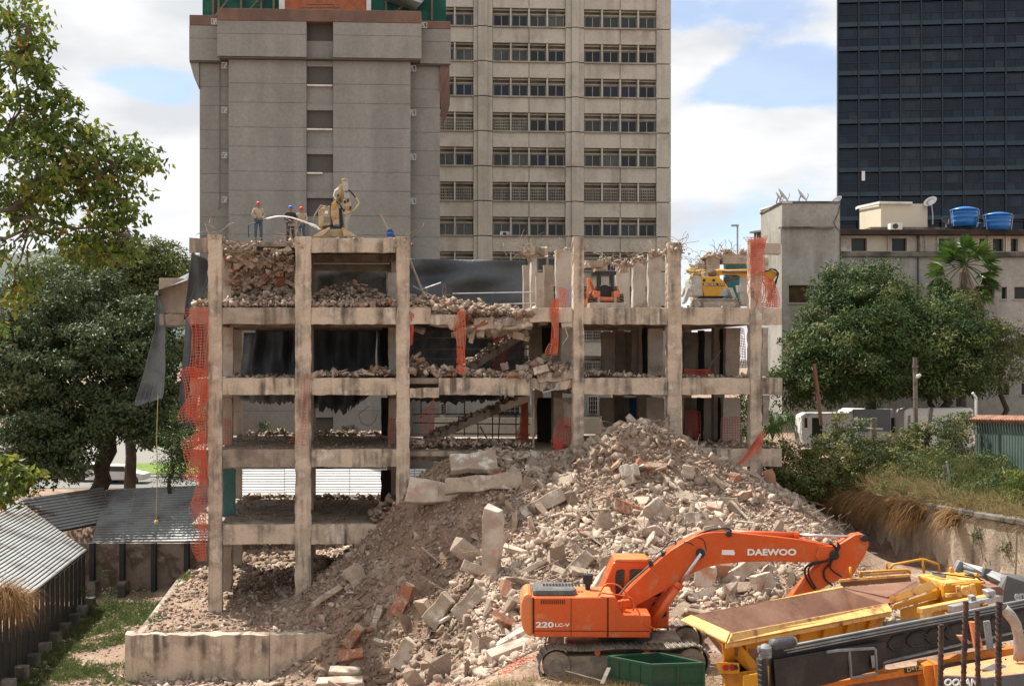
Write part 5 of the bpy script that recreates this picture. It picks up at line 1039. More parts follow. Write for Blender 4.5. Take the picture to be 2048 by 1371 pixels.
# near tree, its branches reach in from the left
Yn = 17
NL = [lob(*a) for a in ((10,20,55,Yn),(55,60,50,Yn+.4),(30,150,70,Yn),(20,260,80,Yn+.3),(100,245,60,Yn),(85,330,70,Yn-.4),(170,310,62,Yn),(150,390,70,Yn),(210,350,58,Yn+.3),(240,400,50,Yn),(305,330,22,Yn),(285,330,30,Yn),(262,300,26,Yn),(60,420,60,Yn+.5),(190,450,50,Yn+.3),(250,455,40,Yn+.2),(110,480,40,Yn),(175,505,36,Yn),(255,505,30,Yn),(215,520,34,Yn+.1),(15,400,60,Yn),(5,520,40,Yn),(45,560,26,Yn),(15,600,34,Yn),(0,660,18,Yn),(60,100,30,Yn),(70,130,24,Yn),(65,165,24,Yn),(120,200,34,Yn),(180,265,28,Yn))]
r0 = P(-260, 520, Yn)
tree('broadleaf_tree', 'nearest tree with yellow green and few orange leaves, reaching in from the left edge', P(-300, 1250, Yn), NL, 215, .115, .56, m_leafn, m_bark, 31,
     [(P(-300, 1200, Yn), r0, .25, .18), (r0, P(30, 420, Yn), .08, .03), (P(-100, 470, Yn), P(230, 330, Yn), .04, .012), (r0, P(60, 455, Yn), .05, .02), (P(20, 440, Yn), P(260, 470, Yn), .03, .008), (r0, P(20, 250, Yn), .05, .02), (P(20, 250, Yn), P(60, 60, Yn), .02, .008)], clump=.27, droop=.9, fill=.2)
Y2 = 9.5
tree('low_branch', 'sprig of yellow green leaves poking in at the lower left edge', P(-60, 1000, Y2), [lob(8, 945, 30, Y2), lob(35, 955, 24, Y2), lob(5, 990, 26, Y2), lob(50, 950, 14, Y2)], 700, .085, .55, m_leafn, m_bark, 37, [(P(-60, 1000, Y2), P(10, 955, Y2), .02, .008)], clump=.12, droop=.9, twigs=False, cat='branch')
# trees behind the sheds
tr = lambda px, py, q, qy, Y, r0, r1: (P(px, py, Y), P(q, qy, Y), r0, r1)
tree('evergreen_tree', 'dense dark green tree with forked trunk filling the left side behind the sheds', P(185, 980, 68), [lob(*a) for a in ((60,640,95,68),(150,600,90,69,1,1),(210,700,95,68),(120,740,110,67),(40,800,90,67),(280,660,75,68,1,1),(300,760,70,68),(240,830,60,67,1,-1),(130,850,60,67),(40,910,70,66,1,-1),(110,930,50,66,1,-1),(330,700,50,69,1,1),(330,800,45,69),(10,700,70,68),(60,870,60,65,1,-1),(130,915,52,66,1,-2),(160,890,40,66.5,1,-2),(275,850,44,67.5,1,-1),(318,868,40,67,1,-1),(345,850,46,67.5,1,-1),(290,830,50,68),(20,950,50,65),(250,820,50,69),(170,820,50,69),(360,905,36,66))],
     95, .27, .46, m_leafd, m_barkd, 41, [tr(195, 985, 215, 850, 67, .5, .35), tr(215, 850, 300, 760, 67, .3, .12), tr(215, 850, 140, 740, 67, .3, .12), tr(215, 880, 235, 800, 67, .22, .1), tr(210, 965, 240, 840, 67.5, .3, .16), tr(100, 930, 60, 800, 66, .3, .1), tr(165, 905, 100, 870, 67, .2, .1)], clump=.85, group=None)
tree('olive_tree', 'lighter olive tinted tree top rising behind the dark one, next to the tarpaulin', P(260, 980, 76), [lob(*a) for a in ((205,560,80,75),(265,540,72,76),(310,520,55,76),(345,545,48,76),(170,530,55,75),(265,600,70,75),(345,600,55,75),(110,560,60,75),(240,500,40,76),(130,600,50,74))],
     85, .26, .46, m_leafo, m_barkd, 43, [tr(260, 980, 270, 640, 76, .4, .2), tr(270, 640, 330, 560, 76, .2, .06), tr(270, 640, 180, 560, 76, .2, .06)], clump=.8)
tree('feathery_tree', 'fine leaved drooping shrub tree between the trunks and the ruin', P(330, 985, 63), [lob(352, 925, 34, 63), lob(360, 880, 42, 63), lob(338, 958, 24, 62.5), lob(370, 945, 30, 63), lob(372, 820, 36, 64), lob(340, 850, 40, 66)], 90, .15, .35, m_leaff, m_barkd, 45, [tr(340, 985, 350, 900, 63, .12, .05)], clump=.6, droop=.1)
# mango trees at the right
tree('mango_tree', 'largest mango tree, with the tallest rounded crown left of the palm', P(1735, 900, 62), [lob(*a) for a in ((1700,580,56,62),(1755,570,50,62),(1790,610,52,62),(1725,630,62,60),(1690,690,68,59),(1775,680,70,60),(1650,590+10,34,62),(1640,700,52,60),(1610,740,50,60),(1590,780,36,60),(1660,760,56,59),(1740,745,70,59),(1630,650,36,61),(1600,670,30,61),(1800,740,52,60),(1565,760,26,61),(1700,775,36,60),(1770,770,36,60))],
     125, .25, .32, m_leafm, m_barkd, 51, [tr(1740, 900, 1735, 760, 62, .4, .25), tr(1735, 760, 1700, 640, 62, .25, .1), tr(1735, 760, 1780, 640, 62, .2, .1), tr(1735, 790, 1630, 720, 62, .2, .08)], clump=.85, droop=.6, group='mango trees at the right')
tree('mango_tree', 'lower mango tree with pinkish new growth directly under the palm', P(1880, 900, 61), [lob(*a) for a in ((1860,650,46,61),(1900,630,44,62),(1850,700,52,60),(1915,690,58,61),(1880,750,58,60),(1950,740,48,61),(1935,610,34,63),(1830,640,34,61),(1890,585+10,34,64),(1955,660,34,62),(1870,770,30,60),(1925,772,30,60))],
     125, .25, .32, m_leafm, m_barkd, 53, [tr(1890, 900, 1890, 760, 61, .35, .2), tr(1890, 760, 1860, 680, 61, .2, .1), tr(1870, 830, 1842, 760, 61, .16, .1)], clump=.85, droop=.6, group='mango trees at the right')
tree('mango_tree', 'small dark feathery crown at the right edge beside the mango trees', P(2010, 900, 63), [lob(*a) for a in ((2000,680,44,63),(2025,710,40,63),(1975,720,34,62),(2010,750,30,63),(1990,650+6,26,64))], 110, .19, .34, m_leafo, m_barkd, 55, [tr(2005, 900, 2003, 740, 63, .2, .1)], clump=.6, group='mango trees at the right')
# fan palm
fp = thing('fan_palm', 'fan palm with brown skirt of dead fronds above the mango crowns', 'palm tree', tuple(P(1925, 900, 64)))
Yp = 64; hub = P(1928, 530, Yp); obj('trunk', MB().tube([P(1922, 860, Yp), P(1925, 640, Yp), P(1927, 545, Yp)], [.28, .24, .2], 9), m_bark, fp)
m_fan = leafmat('palm_leaf', [(0, (.025, .06, .012)), (.6, (.055, .11, .02)), (1, (.12, .16, .03))], .3); m_fanb = leafmat('dead_palm_leaf', [(0, (.13, .075, .035)), (1, (.27, .20, .11))], .2)
r_ = random.Random(12)
def frond(dirv, L1, L2, mt, fold=1.0, nm='frond'):
    mb = MB(); d = Vector(dirv).normalized(); e = hub+d*L1+Vector((0, 0, -.12*L1)); mb.tube([hub, hub.lerp(e, .5)+Vector((0, 0, .08)), e], [.04, .03, .025], 4); sd_ = d.cross(Vector((r_.uniform(-.4, .4), r_.uniform(-.6, .2), 1))).normalized(); n = 22
    for k in range(n):
        w = R(-105+210*k/(n-1))*fold; q = (d*math.cos(w)+sd_*math.sin(w)).normalized(); tip = e+q*L2*(.75+.25*math.cos(w*.8))+Vector((0, 0, -.18*L2*r_.uniform(.3, 1.3))); m_ = e.lerp(tip, .55)+Vector((0, 0, .05)); s2 = q.cross(Vector((0, 1, .2))).normalized()*.055
        mb.add([e-s2*.3, m_-s2, tip, m_+s2, e+s2*.3], [(0, 1, 3, 4), (1, 2, 3)])
    o = obj(nm, mb, mt, fp); at = o.data.attributes.new('tint', 'FLOAT', 'POINT'); at.data.foreach_set('value', [r_.random() if False else .2+.6*r_.random()]*len(o.data.vertices)); return o
for k in range(13): a = R(20+k*11.5); frond((math.cos(a)*1.0, r_.uniform(-.6, .5), math.sin(a)*1.15), r_.uniform(.85, 1.2), r_.uniform(.9, 1.2), m_fan)
for a_, el in ((195, 0), (215, 0), (160, 0), (-18, 0), (-38, 0), (235, 0), (-60, 0), (176, 0), (4, 0), (-28, 1)): a = R(a_); frond((math.cos(a), r_.uniform(-.5, .3), math.sin(a)*.75), r_.uniform(1.0, 1.4), r_.uniform(.85, 1.2), m_fan, .8)
for k in range(9): a = R(248+k*7); frond((math.cos(a)*.8, r_.uniform(-.5, .2), math.sin(a)), r_.uniform(.7, 1.5), 1.2, m_fanb, .3, 'dead_frond')
# ------------------------------------------------------------ bank vegetation: ivy, dry grass, shrubs
rs = np.random.RandomState(77)
def ground_at(x, y): return H(np.array([x]), np.array([y]))[0]
def blades(nm, lb, pts, nrm, n, L_, w, ramp, mt, droop=1.0, spread=.35, seed=0, **k):
    """tufts: pts (k,3) roots, n blades each, curved strips of 3 segments"""
    rs = np.random.RandomState(seed); m = len(pts)*n; root = np.repeat(pts, n, 0)+rs.normal(size=(m, 3))*np.array([.10, .10, .02]); d = rs.normal(size=(m, 3))*spread+np.repeat(nrm, n, 0); d /= np.linalg.norm(d, axis=1)[:, None]
    ln = L_*rs.uniform(.5, 1.2, m)[:, None]; sd_ = np.cross(d, rs.normal(size=(m, 3))); sd_ /= np.linalg.norm(sd_, axis=1)[:, None]; VV = []; p = root; dd = d
    for s_ in range(4):
        ww = w*(1, .9, .6, .08)[s_]; VV += [p-sd_*ww, p+sd_*ww]; p = p+dd*ln/3; dd = dd+np.array([0, 0, -droop*.33]); dd /= np.linalg.norm(dd, axis=1)[:, None]
    V_ = np.stack(VV, 1).reshape(-1, 3); i = (np.arange(m)*8)[:, None]; F_ = np.concatenate([i+np.array([[a, a+1, a+3, a+2]]) for a in (0, 2, 4)], 0)
    return npobj(nm, V_, F_, mt, tint=np.repeat(np.clip(np.repeat(rs.uniform(0, .6, len(pts)), n)+rs.uniform(0, .4, m), 0, 1), 8), kind='stuff', label=lb, **k)
m_dry = leafmat('dry_grass', [(0, (.11, .08, .035)), (.4, (.24, .18, .08)), (.8, (.44, .35, .19)), (1, (.16, .19, .05))], .3, .7, .2); m_grs = leafmat('green_grass', [(0, (.05, .085, .022)), (.6, (.11, .15, .045)), (1, (.30, .27, .13))], .3, .6, .2)
m_wee = leafmat('weed_grass', [(0, (.045, .06, .02)), (.4, (.09, .11, .035)), (.8, (.20, .20, .08)), (1, (.34, .30, .15))], .3, .6, .2)
m_dryr = leafmat('rusty_grass', [(0, (.17, .08, .03)), (.6, (.30, .17, .07)), (1, (.38, .25, .12))], .3, .7, .2)
def leafy(nm, lb, lobes, per, size, asp, mt, seed, clump=.35, droop=.4, **k):
    C_, N_, T_ = crown(lobes, per, size, asp, seed, clump, droop, .4); V_, F_ = leafmesh(C_, N_, size, asp, np.random.RandomState(seed+1), droop); return npobj(nm, V_, F_, mt, tint=np.repeat(np.clip(T_, 0, 1), 4), **k)
pp = []
for _ in range(3200):
    y = rs.uniform(38, 53.5); x = float(WLX(y))+.75+rs.uniform(-.2, 4.4); pp.append((x, y, 0))
pp = np.array(pp); pp[:, 2] = H(pp[:, 0], pp[:, 1]); mk = fbm(pp[:, 0], pp[:, 1], .5, 6)
md_ = (pp[:, 0]-WLX(pp[:, 1]) < 1.5+1.2*mk)&(mk > -.35)
blades('dry_grass', 'long straw coloured grass on the bank above the retaining wall', pp[md_], np.array([[-.35, -.25, .9]]*int(md_.sum())), 20, 1.0, .012, None, m_dry, 1.6, .4, 1)
blades('bank_grass', 'greener grass and weeds mixed into the bank', pp[~md_|(mk < 0)], np.array([[-.1, -.1, 1.]]*int((~md_|(mk < 0)).sum())), 18, .7, .012, None, m_wee, 1.1, .5, 2)
# grass spilling over the wall in a few falls
bl = [lob(1600+rs.uniform(0, 440), 930+rs.uniform(0, 80), rs.uniform(12, 30), 49+rs.uniform(-5, 2.5)) for _ in range(190)]
bl = [((c[0], c[1], float(ground_at(c[0], c[1]))+r[0]*.4), r) for c, r in bl if c[0] > float(WLX(c[1]))+.6]
leafy('bank_bushes', 'low mixed green and tan bushes growing on the bank', bl[::2], 120, .12, .4, m_leafi, 71, clump=.3, kind='stuff'); leafy('dark_undergrowth', 'dark leafy undergrowth between the dry grass on the bank', bl[1::2], 120, .12, .4, m_leafm, 72, clump=.3, kind='stuff')
pp = []
for yc, n, w in ((50.2, 60, 1.3), (48.0, 40, 1.0), (45.6, 60, .55), (46.3, 14, .4), (43.3, 10, .3), (52, 40, 1)):
    for _ in range(n): y = rs.normal(yc, w*.5); pp.append((float(WLX(y))+rs.uniform(-.05, .2), y, rs.uniform(1.9, 2.5)))
for _ in range(60): y = rs.choice((47.2, 49.2, 51, 52.3))+rs.normal()*.5; pp.append((float(WLX(y))+rs.uniform(.0, .5), y, rs.uniform(2.2, 2.5)))
blades('hanging_grass', 'rusty dry grass hanging over the face of the retaining wall', np.array(pp), np.array([[-.8, -.3, .1]]*len(pp)), 26, 1.35, .009, None, m_dryr, 2.2, .22, 3)
Yi = 52
ivy = [lob(*a) for a in ((1680,862,22,52),(1655,880,26,52),(1610,915,30,51),(1590,950,40,50.5),(1720,895,26,52),(1760,900,30,52),(1690,915,36,51),(1800,880,24,52),(1840,862,22,52),(1880,865,24,52),(1850,900,36,51.5),(1680,836,14,52),(1790,925,36,51),(1910,880,30,51),(1920,845,26,51.5),(1740,940,34,51),(1700,950,34,50.5),(1655,960,36,50),(1620,970,34,49.8),(1780,955,30,50),(1820,900,30,52),(1880,930,34,50.5),(1640,930,40,51),(1570,900,24,52),(1560,950,26,51),(1925,930,30,50))]
leafy('ivy', 'tangle of ivy and creepers over the old fence in front of the vans', ivy, 170, .13, .6, m_leafi, 61, kind='stuff')
leafy('creeper', 'dark creeper draped over the ruined fence below the box truck', [lob(*a) for a in ((1720,850,22,51.5),(1700,880,20,51),(1745,905,18,50.5),(1750,960,22,50),(1790,945,30,50.5),(1830,925,28,50.5),(1855,950,30,50),(1895,960,26,49.5),(1760,920,26,51),(1810,965,20,49.5),(1895,850,30,50.8),(1900,900,30,50.5))], 130, .11, .6, m_leafd, 62, kind='stuff')
for a in (('leafy green shrub on the bank below the tiled wall', ((1975,985,34,45.5),(2010,990,26,45),(1990,960,22,46)), m_leafm), ('yellow green bush at the right edge of the bank', ((2040,960,30,44),(2030,1000,24,43)), m_leafn), ('ferny plant rooted in the face of the retaining wall, left one', ((1958,1064,13,42.4),(1952,1075,9,42.3)), m_leafd), ('bushy plant rooted in the wall face, right one', ((2016,1085,15,41),(2020,1098,13,40.9),(2024,1060,8,41)), m_leafm)):
    t_ = thing('shrub', a[0], 'shrub', lob(*a[1][0])[0], group='shrubs on and above the retaining wall'); lb_ = [lob(*q) for q in a[1]]; C_, N_, T_ = crown(lb_, 120, .12, .4, len(a[0]), .2, .5, .4); V_, F_ = leafmesh(C_, N_, .12, .4, np.random.RandomState(3), .5); npobj('foliage', V_, F_, a[2], t_, tint=np.repeat(np.clip(T_, 0, 1), 4))
# spiky grass-like plant and palm behind the ruin
Ya = 62; c = P(1545, 880, Ya); ap = thing('arching_palm', 'small arching green palm seen just right of the rightmost ruin post', 'palm tree', tuple(c)); r_ = random.Random(2)
for k in range(12):
    a = R(-160+k*26+r_.uniform(-8, 8)); hx_ = math.cos(a)*1.2; hy_ = math.sin(a)*1.0; pts = [c+Vector((hx_*t, hy_*t, 1.5*math.sin(t*2.3)*(.9+.2*r_.random()))) for t in [q/7*1.35 for q in range(8)]]; mb = MB(); mb.tube(pts, .02, 4)
    for p, q in zip(pts[1:-1], pts[2:]):
        for s_ in (-1, 1):
            for j in range(3): o_ = p.lerp(q, j/3); sd_ = (q-p).normalized().cross(Vector((0, 0, 1))).normalized()*s_; mb.add([o_, o_+sd_*.2+Vector((0, 0, -.22)), o_+sd_*.45+Vector((0, 0, -.55)), o_+(q-p).normalized()*.06+sd_*.2+Vector((0, 0, -.2))], [(0, 1, 2, 3)])
    o = obj('frond', mb, m_fan, ap); at = o.data.attributes.new('tint', 'FLOAT', 'POINT'); at.data.foreach_set('value', [.6]*len(o.data.vertices))
leafy('background_bushes', 'mixed bushes behind the ruin at street level', [lob(*a) for a in ((1500,830,40,68),(1490,800,30,68),(1485,880,30,68),(700,862,12,72),(530,852,14,72),(560,862,10,72),(1545,940,34,55),(1560,975,30,53),(1530,900,26,62))], 90, .17, .5, m_leaff, 66, kind='stuff')
# ground vegetation at the left and in the foreground
pp = rs.uniform((-22, 41.5), (-14.6, 58), (5200, 2)); m_ = fbm(pp[:, 0], pp[:, 1], .45, 9)+(-(pp[:, 0]+17.2))*.12 > rs.uniform(-.2, .4, 5200); pp = pp[m_]; pp = np.column_stack([pp, H(pp[:, 0], pp[:, 1])])
blades('ground_weeds', 'green weeds growing on the ground beside the black fence', pp, np.array([[0, 0, 1.]]*len(pp)), 20, .24, .012, None, m_grs, .8, .9, 4)
leafy('creeping_plants', 'low creeping plants at the foot of the shed wall', [lob(*a) for a in ((160,1190,22,56),(215,1190,18,57),(130,1235,16,54),(190,1215,14,56),(290,1185,14,58.6),(215,1150,14,58.8),(250,1340,10,45),(300,1345,8,44.8))], 30, .09, .6, m_leafm, 68, clump=.3, kind='stuff')
pp = rs.uniform((-.6, 28.2), (7.5, 29.4), (260, 2)); pp = np.column_stack([pp, H(pp[:, 0], pp[:, 1])]); blades('dry_weeds', 'thin dry weeds around the green trough and the excavator tracks', pp, np.array([[0, 0, 1.]]*len(pp)), 16, .26, .004, None, m_dry, .5, .5, 5)
# dead creeper over the left fence corner
pp = np.array([tuple(P(rs.uniform(-10, 30), rs.uniform(1185, 1215), 43.2)) for _ in range(40)]); blades('dead_creeper', 'brown dead creeper hanging over the roof edge in the lower left corner', pp, np.array([[.3, -.3, .3]]*40), 30, 1.6, .010, None, m_dryr, 2.4, .3, 6)
# ------------------------------------------------------------ orange safety nets and black tarpaulins
m_onet = M('orange_net', (.56, .095, .04), .65, var=(.50, .17, .10), vs=1.5, bump=0, fine=.15)
m_rnet = M('red_net', (.48, .06, .035), .6, var=(.38, .09, .06), vs=1.5, bump=0, fine=.15)
m_pnet = M('faded_net', (.62, .20, .13), .65, var=(.50, .10, .06), vs=1.5, bump=0, fine=.15)
def net(lb, quad, d, mt=m_onet, cell=.11, w=.022, fold=.12, seed=0, ragged=.0, layers=1):
    """quad: four picture corners tl tr br bl at depth d (ruin frame); real strips crossing"""
    tl, tr_, br, bl = [AP(a_of(x, d), d, z_of(x, y, d)) for x, y in quad]; W_ = ((tr_-tl).length+(br-bl).length)/2; H_ = ((bl-tl).length+(br-tr_).length)/2
    t_ = thing('safety_net', lb, 'safety net', tuple(bl.lerp(br, .5)), group='orange plastic safety nets on the ruin'); r_ = random.Random(seed)
    for ly in range(layers):
        mb = MB(); ph = [r_.uniform(0, 6.28) for _ in range(6)]; nu, nv = max(3, int(W_/cell)), max(3, int(H_/cell))
        def S(u, v):
            p = tl.lerp(tr_, u).lerp(bl.lerp(br, u), v); e = ragged*(.5+.5*math.sin(v*H_*1.3+ph[5]))*(1-u)
            return p+Vector((fold*math.sin(v*H_*2.1+ph[0]+u*3)*.6+e*(-.5+math.sin(v*H_*3.1+ph[4])), fold*(math.sin(u*W_*7+ph[1]+v*2)+.6*math.sin(v*H_*3+ph[2]))-.05-.08*ly, fold*.5*math.sin(u*W_*5+ph[3])))
        cols_ = [[S(i/nu, j/nv) for j in range(nv+1)] for i in range(nu+1)]
        for i in range(nu+1):
            for j in range(nv):
                if r_.random() < .02: continue
                a, b = cols_[i][j], cols_[i][j+1]; o_ = Vector((w/2, 0, 0)); mb.add([a-o_, a+o_, b+o_, b-o_], [(0, 1, 2, 3)])
        for j in range(nv+1):
            for i in range(nu):
                if r_.random() < .03+.1*ragged*(i < 2): continue
                a, b = cols_[i][j], cols_[i+1][j]; o_ = Vector((0, 0, w/2)); mb.add([a-o_, b-o_, b+o_, a+o_], [(0, 1, 2, 3)])
        o = obj('mesh_sheet', mb, mt, t_); md = o.modifiers.new('thickness', 'SOLIDIFY'); md.thickness = .004
net('tall bright orange net hanging down the whole left corner of the ruin', ((384,617),(417,617),(413,1118),(396,1118)), -.12, m_onet, .12, .020, .07, 1, .22, 2)
net('torn orange net bunched on the left corner at the level of the second beam', ((374,735),(414,740),(414,835),(376,842)), -.3, m_onet, .11, .022, .12, 2, .3, 2)
net('crumpled orange net bunched on the left corner at mid height', ((382,870),(413,865),(412,965),(378,955)), -.35, m_onet, .11, .022, .12, 3, .3, 2)
net('faded net wrapped round the head of the rightmost post', ((1497,478),(1530,476),(1526,545),(1501,548)), -.1, m_pnet, .085, .022, .12, 4, .3, 3)
net('thin net dangling down the rightmost post below its wrapped head', ((1501,548),(1526,545),(1516,600),(1507,622)), -.08, m_pnet, .12, .018, .05, 5, .3, 1)
net('net skirt hanging behind the rightmost post over the yellow machine head', ((1526,545),(1545,560),(1556,614),(1524,612)), .7, m_pnet, .08, .026, .12, 6, .4, 2)
net('red net rope hanging beside the plastered pier left of the fourth post', ((1110,598),(1118,598),(1113,708),(1101,706)), .0, m_onet, .075, .026, .06, 7, .2, 2)
net('orange net spread across the pier above the red net rope', ((1112,572),(1140,580),(1133,618),(1114,624)), 1.9, m_pnet, .09, .024, .06, 8, .2, 1)
net('bunched orange net hanging in the broken stair bay', ((916,622),(929,622),(930,745),(915,745)), -.15, m_onet, .075, .022, .08, 9, .2, 2)
net('narrow net strip along the right side of the third post', ((820,622),(827,628),(824,690),(819,690)), .2, m_rnet, .09, .03, .05, 10, .2, 2)
net('dull red net over the tarpaulin in the stair bay', ((990,665),(1018,672),(1012,745),(984,742)), 5.5, m_rnet, .10, .022, .06, 11, .2, 1)
net('glowing orange net column beside the scaffold in the lower stair bay', ((1043,800),(1055,800),(1055,878),(1043,878)), 6.2, m_onet, .08, .045, .05, 12, .2, 3)
net('torn net below the beam at the left of the lower stair bay', ((858,790),(872,790),(864,862),(850,865)), 2.5, m_onet, .12, .025, .10, 13, .3, 1)
net('dark red net hanging in the shadow left of the fourth post', ((1112,835),(1145,835),(1145,905),(1110,935)), .9, m_rnet, .10, .022, .06, 14, .2, 1)
net('thick red net roll under the dark red net', ((1108,880),(1125,880),(1124,945),(1110,945)), .7, m_rnet, .08, .035, .08, 15, .2, 2)
net('diagonal orange net sweeping down from the rightmost post to the heap', ((1500,895),(1526,862),(1520,900),(1466,935)), -.2, m_pnet, .08, .026, .08, 16, .2, 2)
net('tapering red net on the white back wall of the right bay', ((1480,655),(1487,658),(1492,735),(1481,735)), 3.2, m_onet, .12, .028, .04, 17, .3, 1)
net('square net across the doorway nearest the fifth post', ((1371,822),(1400,822),(1401,876),(1371,870)), 3.4, m_rnet, .11, .022, .02, 18, 0, 1)
net('square net across the pier left of the rightmost post', ((1444,834),(1480,833),(1480,886),(1444,886)), 3.2, m_rnet, .11, .022, .02, 19, 0, 1)
net('long thin net strip down the second post', ((603,752),(622,745),(614,890),(600,888)), -.08, m_rnet, .13, .014, .05, 20, .3, 1)
net('net in the left bay doorway beside the first post', ((446,838),(462,838),(462,892),(446,892)), 2.4, m_rnet, .11, .02, .02, 21, 0, 1)
net('net in the doorway right of the second bay', ((777,838),(791,838),(791,892),(777,892)), 3.0, m_rnet, .11, .02, .02, 22, 0, 1)
net('faded purple grey net hanging left of the fourth post head', ((1136,568),(1146,560),(1146,616),(1132,620)), 1.7, M('blue_grey_net', (.30, .30, .42), .6, bump=0), .08, .02, .05, 23, .1, 1)
net('dark net shred over the sill of the second bay', ((1428,740),(1368,738),(1372,752),(1420,752)), 2.5, m_rnet, .09, .03, .05, 24, .2, 2)
rs_ = thing('net_scrap', 'scrap of bright orange net on the ground beside the excavator tracks', 'net scrap', tuple(P(1040, 1335, 31)))
mb = MB(); r_ = random.Random(3)
for _ in range(90): x = rs_.location.x+r_.gauss(0, .28); y = 31+r_.gauss(0, .25); z = float(ground_at(x, y))+.06+r_.random()*.1; mb.bar((x, y, z), (x+r_.uniform(-.18, .18), y+r_.uniform(-.15, .15), z+r_.uniform(-.04, .06)), .022, .01)
obj('mesh_sheet', mb, m_onet, rs_)
m_tarp = M('black_tarpaulin', (.062, .07, .08), .5, var=(.085, .095, .105), vs=.7, fine=.15, bump=1, bs=2.2, spec=.4); m_tarpl = M('grey_tarpaulin', (.15, .165, .17), .6, var=(.085, .095, .10), vs=1.4, fine=.15, bump=.9, bs=2.5)
def tarp(lb, pts, d, mt=m_tarp, n=(34, 22), amp=.12, kind='diag', seed=0, ragged=0, ds=None, grp='black tarpaulins hung on the ruin'):
    """pts: rows of picture points (top row ... bottom row), each row left to right, bilinear between"""
    r_ = random.Random(seed); ph = [r_.uniform(0, 6.28) for _ in range(8)]; rows_ = [[AP(a_of(x, q_[2] if len(q_) > 2 else d), q_[2] if len(q_) > 2 else d, z_of(x, y, q_[2] if len(q_) > 2 else d)) for q_ in rw_ for x, y in [q_[:2]]] for rw_ in pts]
    def samp(lst, t): t = min(t*(len(lst)-1), len(lst)-1-1e-6); i = int(t); return lst[i].lerp(lst[i+1], t-i)
    V_, F_ = [], []; nu, nv = n; W_ = (rows_[0][-1]-rows_[0][0]).length; rg = [r_.uniform(0, 1) for _ in range(nu+1)]
    for j in range(nv+1):
        for i in range(nu+1):
            u, v = i/nu, j/nv; ve = v*(1-ragged*rg[i]*.6) if ragged else v; p = samp([samp(rw_, u) for rw_ in rows_], ve)
            if kind == 'diag': dd = math.sin((u*1.0+v*.8)*9+ph[0])*.6+math.sin((u-v*.9)*7+ph[1])*.5+math.sin(v*17+u*5+ph[2])*.25
            else: dd = math.sin(u*W_*5.5+ph[0]+v*1.5)+.5*math.sin(u*W_*11+ph[1]-v)+.3*math.sin(v*9+ph[2])
            V_.append(tuple(p+Vector((.1*amp*math.sin(v*7+ph[3]), -amp*dd*(.3+.7*math.sin(math.pi*min(1, v+.15))), 0))))
    for j in range(nv):
        for i in range(nu): a = j*(nu+1)+i; F_.append((a, a+1, a+nu+2, a+nu+1))
    o = obj('tarpaulin', MB().add(V_, F_), mt, smooth=True, label=lb, cat='tarpaulin', group=grp); md = o.modifiers.new('thickness', 'SOLIDIFY'); md.thickness = .012; return o
tarp('large dark tarpaulin with diagonal creases across the top of the stair bay', [[(816,517),(930,519),(1050,521)], [(816,570),(930,575),(1050,575)], [(816,660),(930,660),(1050,660)]], 9, kind='diag', seed=1, amp=.34, n=(60, 40))
tarp('lower dark blue tarpaulin behind the scaffold in the stair bay', [[(816,655),(930,655),(1050,655)], [(816,700),(930,705),(1050,705)], [(816,792),(930,800),(1050,770)]], 9.2, m_tarpl, kind='v', seed=2, amp=.14)
tarp('short tattered tarpaulin fringe below the third beam in the stair bay', [[(816,790),(930,790),(1000,790)], [(816,806),(930,812),(1000,802)]], 8.5, kind='v', seed=3, ragged=.9, n=(40, 6))
tarp('dark tarpaulin hanging in the left half of the second level, leftmost bay', [[(512,660),(560,660),(592,660)], [(500,752),(560,755),(592,755)]], 9.4, kind='v', seed=4, amp=.2)
tarp('grey slanting tarpaulin fold at the left of the same bay', [[(487,665),(510,665)], [(480,752),(505,752)]], 9.6, m_tarpl, (10, 10), .1, 'v', 5)
tarp('dark hanging tarpaulin in the bay between second and third post', [[(616,660),(690,660),(752,660)], [(616,760),(690,760),(750,760)]], 9.3, kind='v', seed=6, amp=.22)
tarp('narrow tarpaulin strip at the right end of the second bay', [[(754,660),(778,660)], [(756,760),(778,760)]], 9.4, kind='v', seed=7, n=(10, 10))
tarp('torn tarpaulin hem hanging over the left bay of the third level', [[(470,782),(540,782),(600,782)], [(484,802),(540,812),(600,808)]], 9.5, m_tarpl, (40, 8), .08, 'v', 8, .5)
tarp('torn black tarpaulin bundle hanging over the second bay of the third level', [[(616,782),(690,782),(750,782)], [(616,822),(690,832),(728,800)]], 9.3, m_tarp, (44, 10), .2, 'v', 9, .6)
tarp('dark tarpaulin seen through the top right bay window', [[(625,534),(700,534),(775,534)], [(625,612),(700,612),(775,612)]], 10.5, m_tarpl, kind='diag', seed=10, amp=.1)
tarp('grey tarpaulin thrown over the top of the outer parapet panel at the left', [[(398,536,9),(402,525,6)], [(350,560,9),(378,560,6.5)], [(308,588,9),(316,580,6.8)], [(312,592,7.2),(317,590,6.9)]], 7, m_tarpl, (8, 24), .05, 'diag', 11)
tarp('long grey tarpaulin tail hanging free at the far left of the ruin', [[(308,588,7),(318,588,7)], [(308,660,7),(328,655,7)], [(288,740,7),(330,735,7)], [(268,800,7),(325,790,7)], [(268,815,7),(322,798,7)]], 7, m_tarpl, (44, 40), .30, 'v', 12, .15)
tarp('black tarpaulin fold hanging between parapet panel and first post, upper part', [[(385,505,2),(414,518,2)], [(378,560,2),(415,560,2)], [(368,640,2),(400,610,2)]], 2, m_tarp, (36, 30), .34, 'v', 13)
tarp('long black tarpaulin hanging behind the orange net at the left corner', [[(372,630,5),(410,630,5)], [(366,720,5),(412,720,5)], [(360,800,5),(396,800,5)], [(368,852,5),(392,845,5)]], 5, m_tarp, (18, 34), .2, 'v', 14)
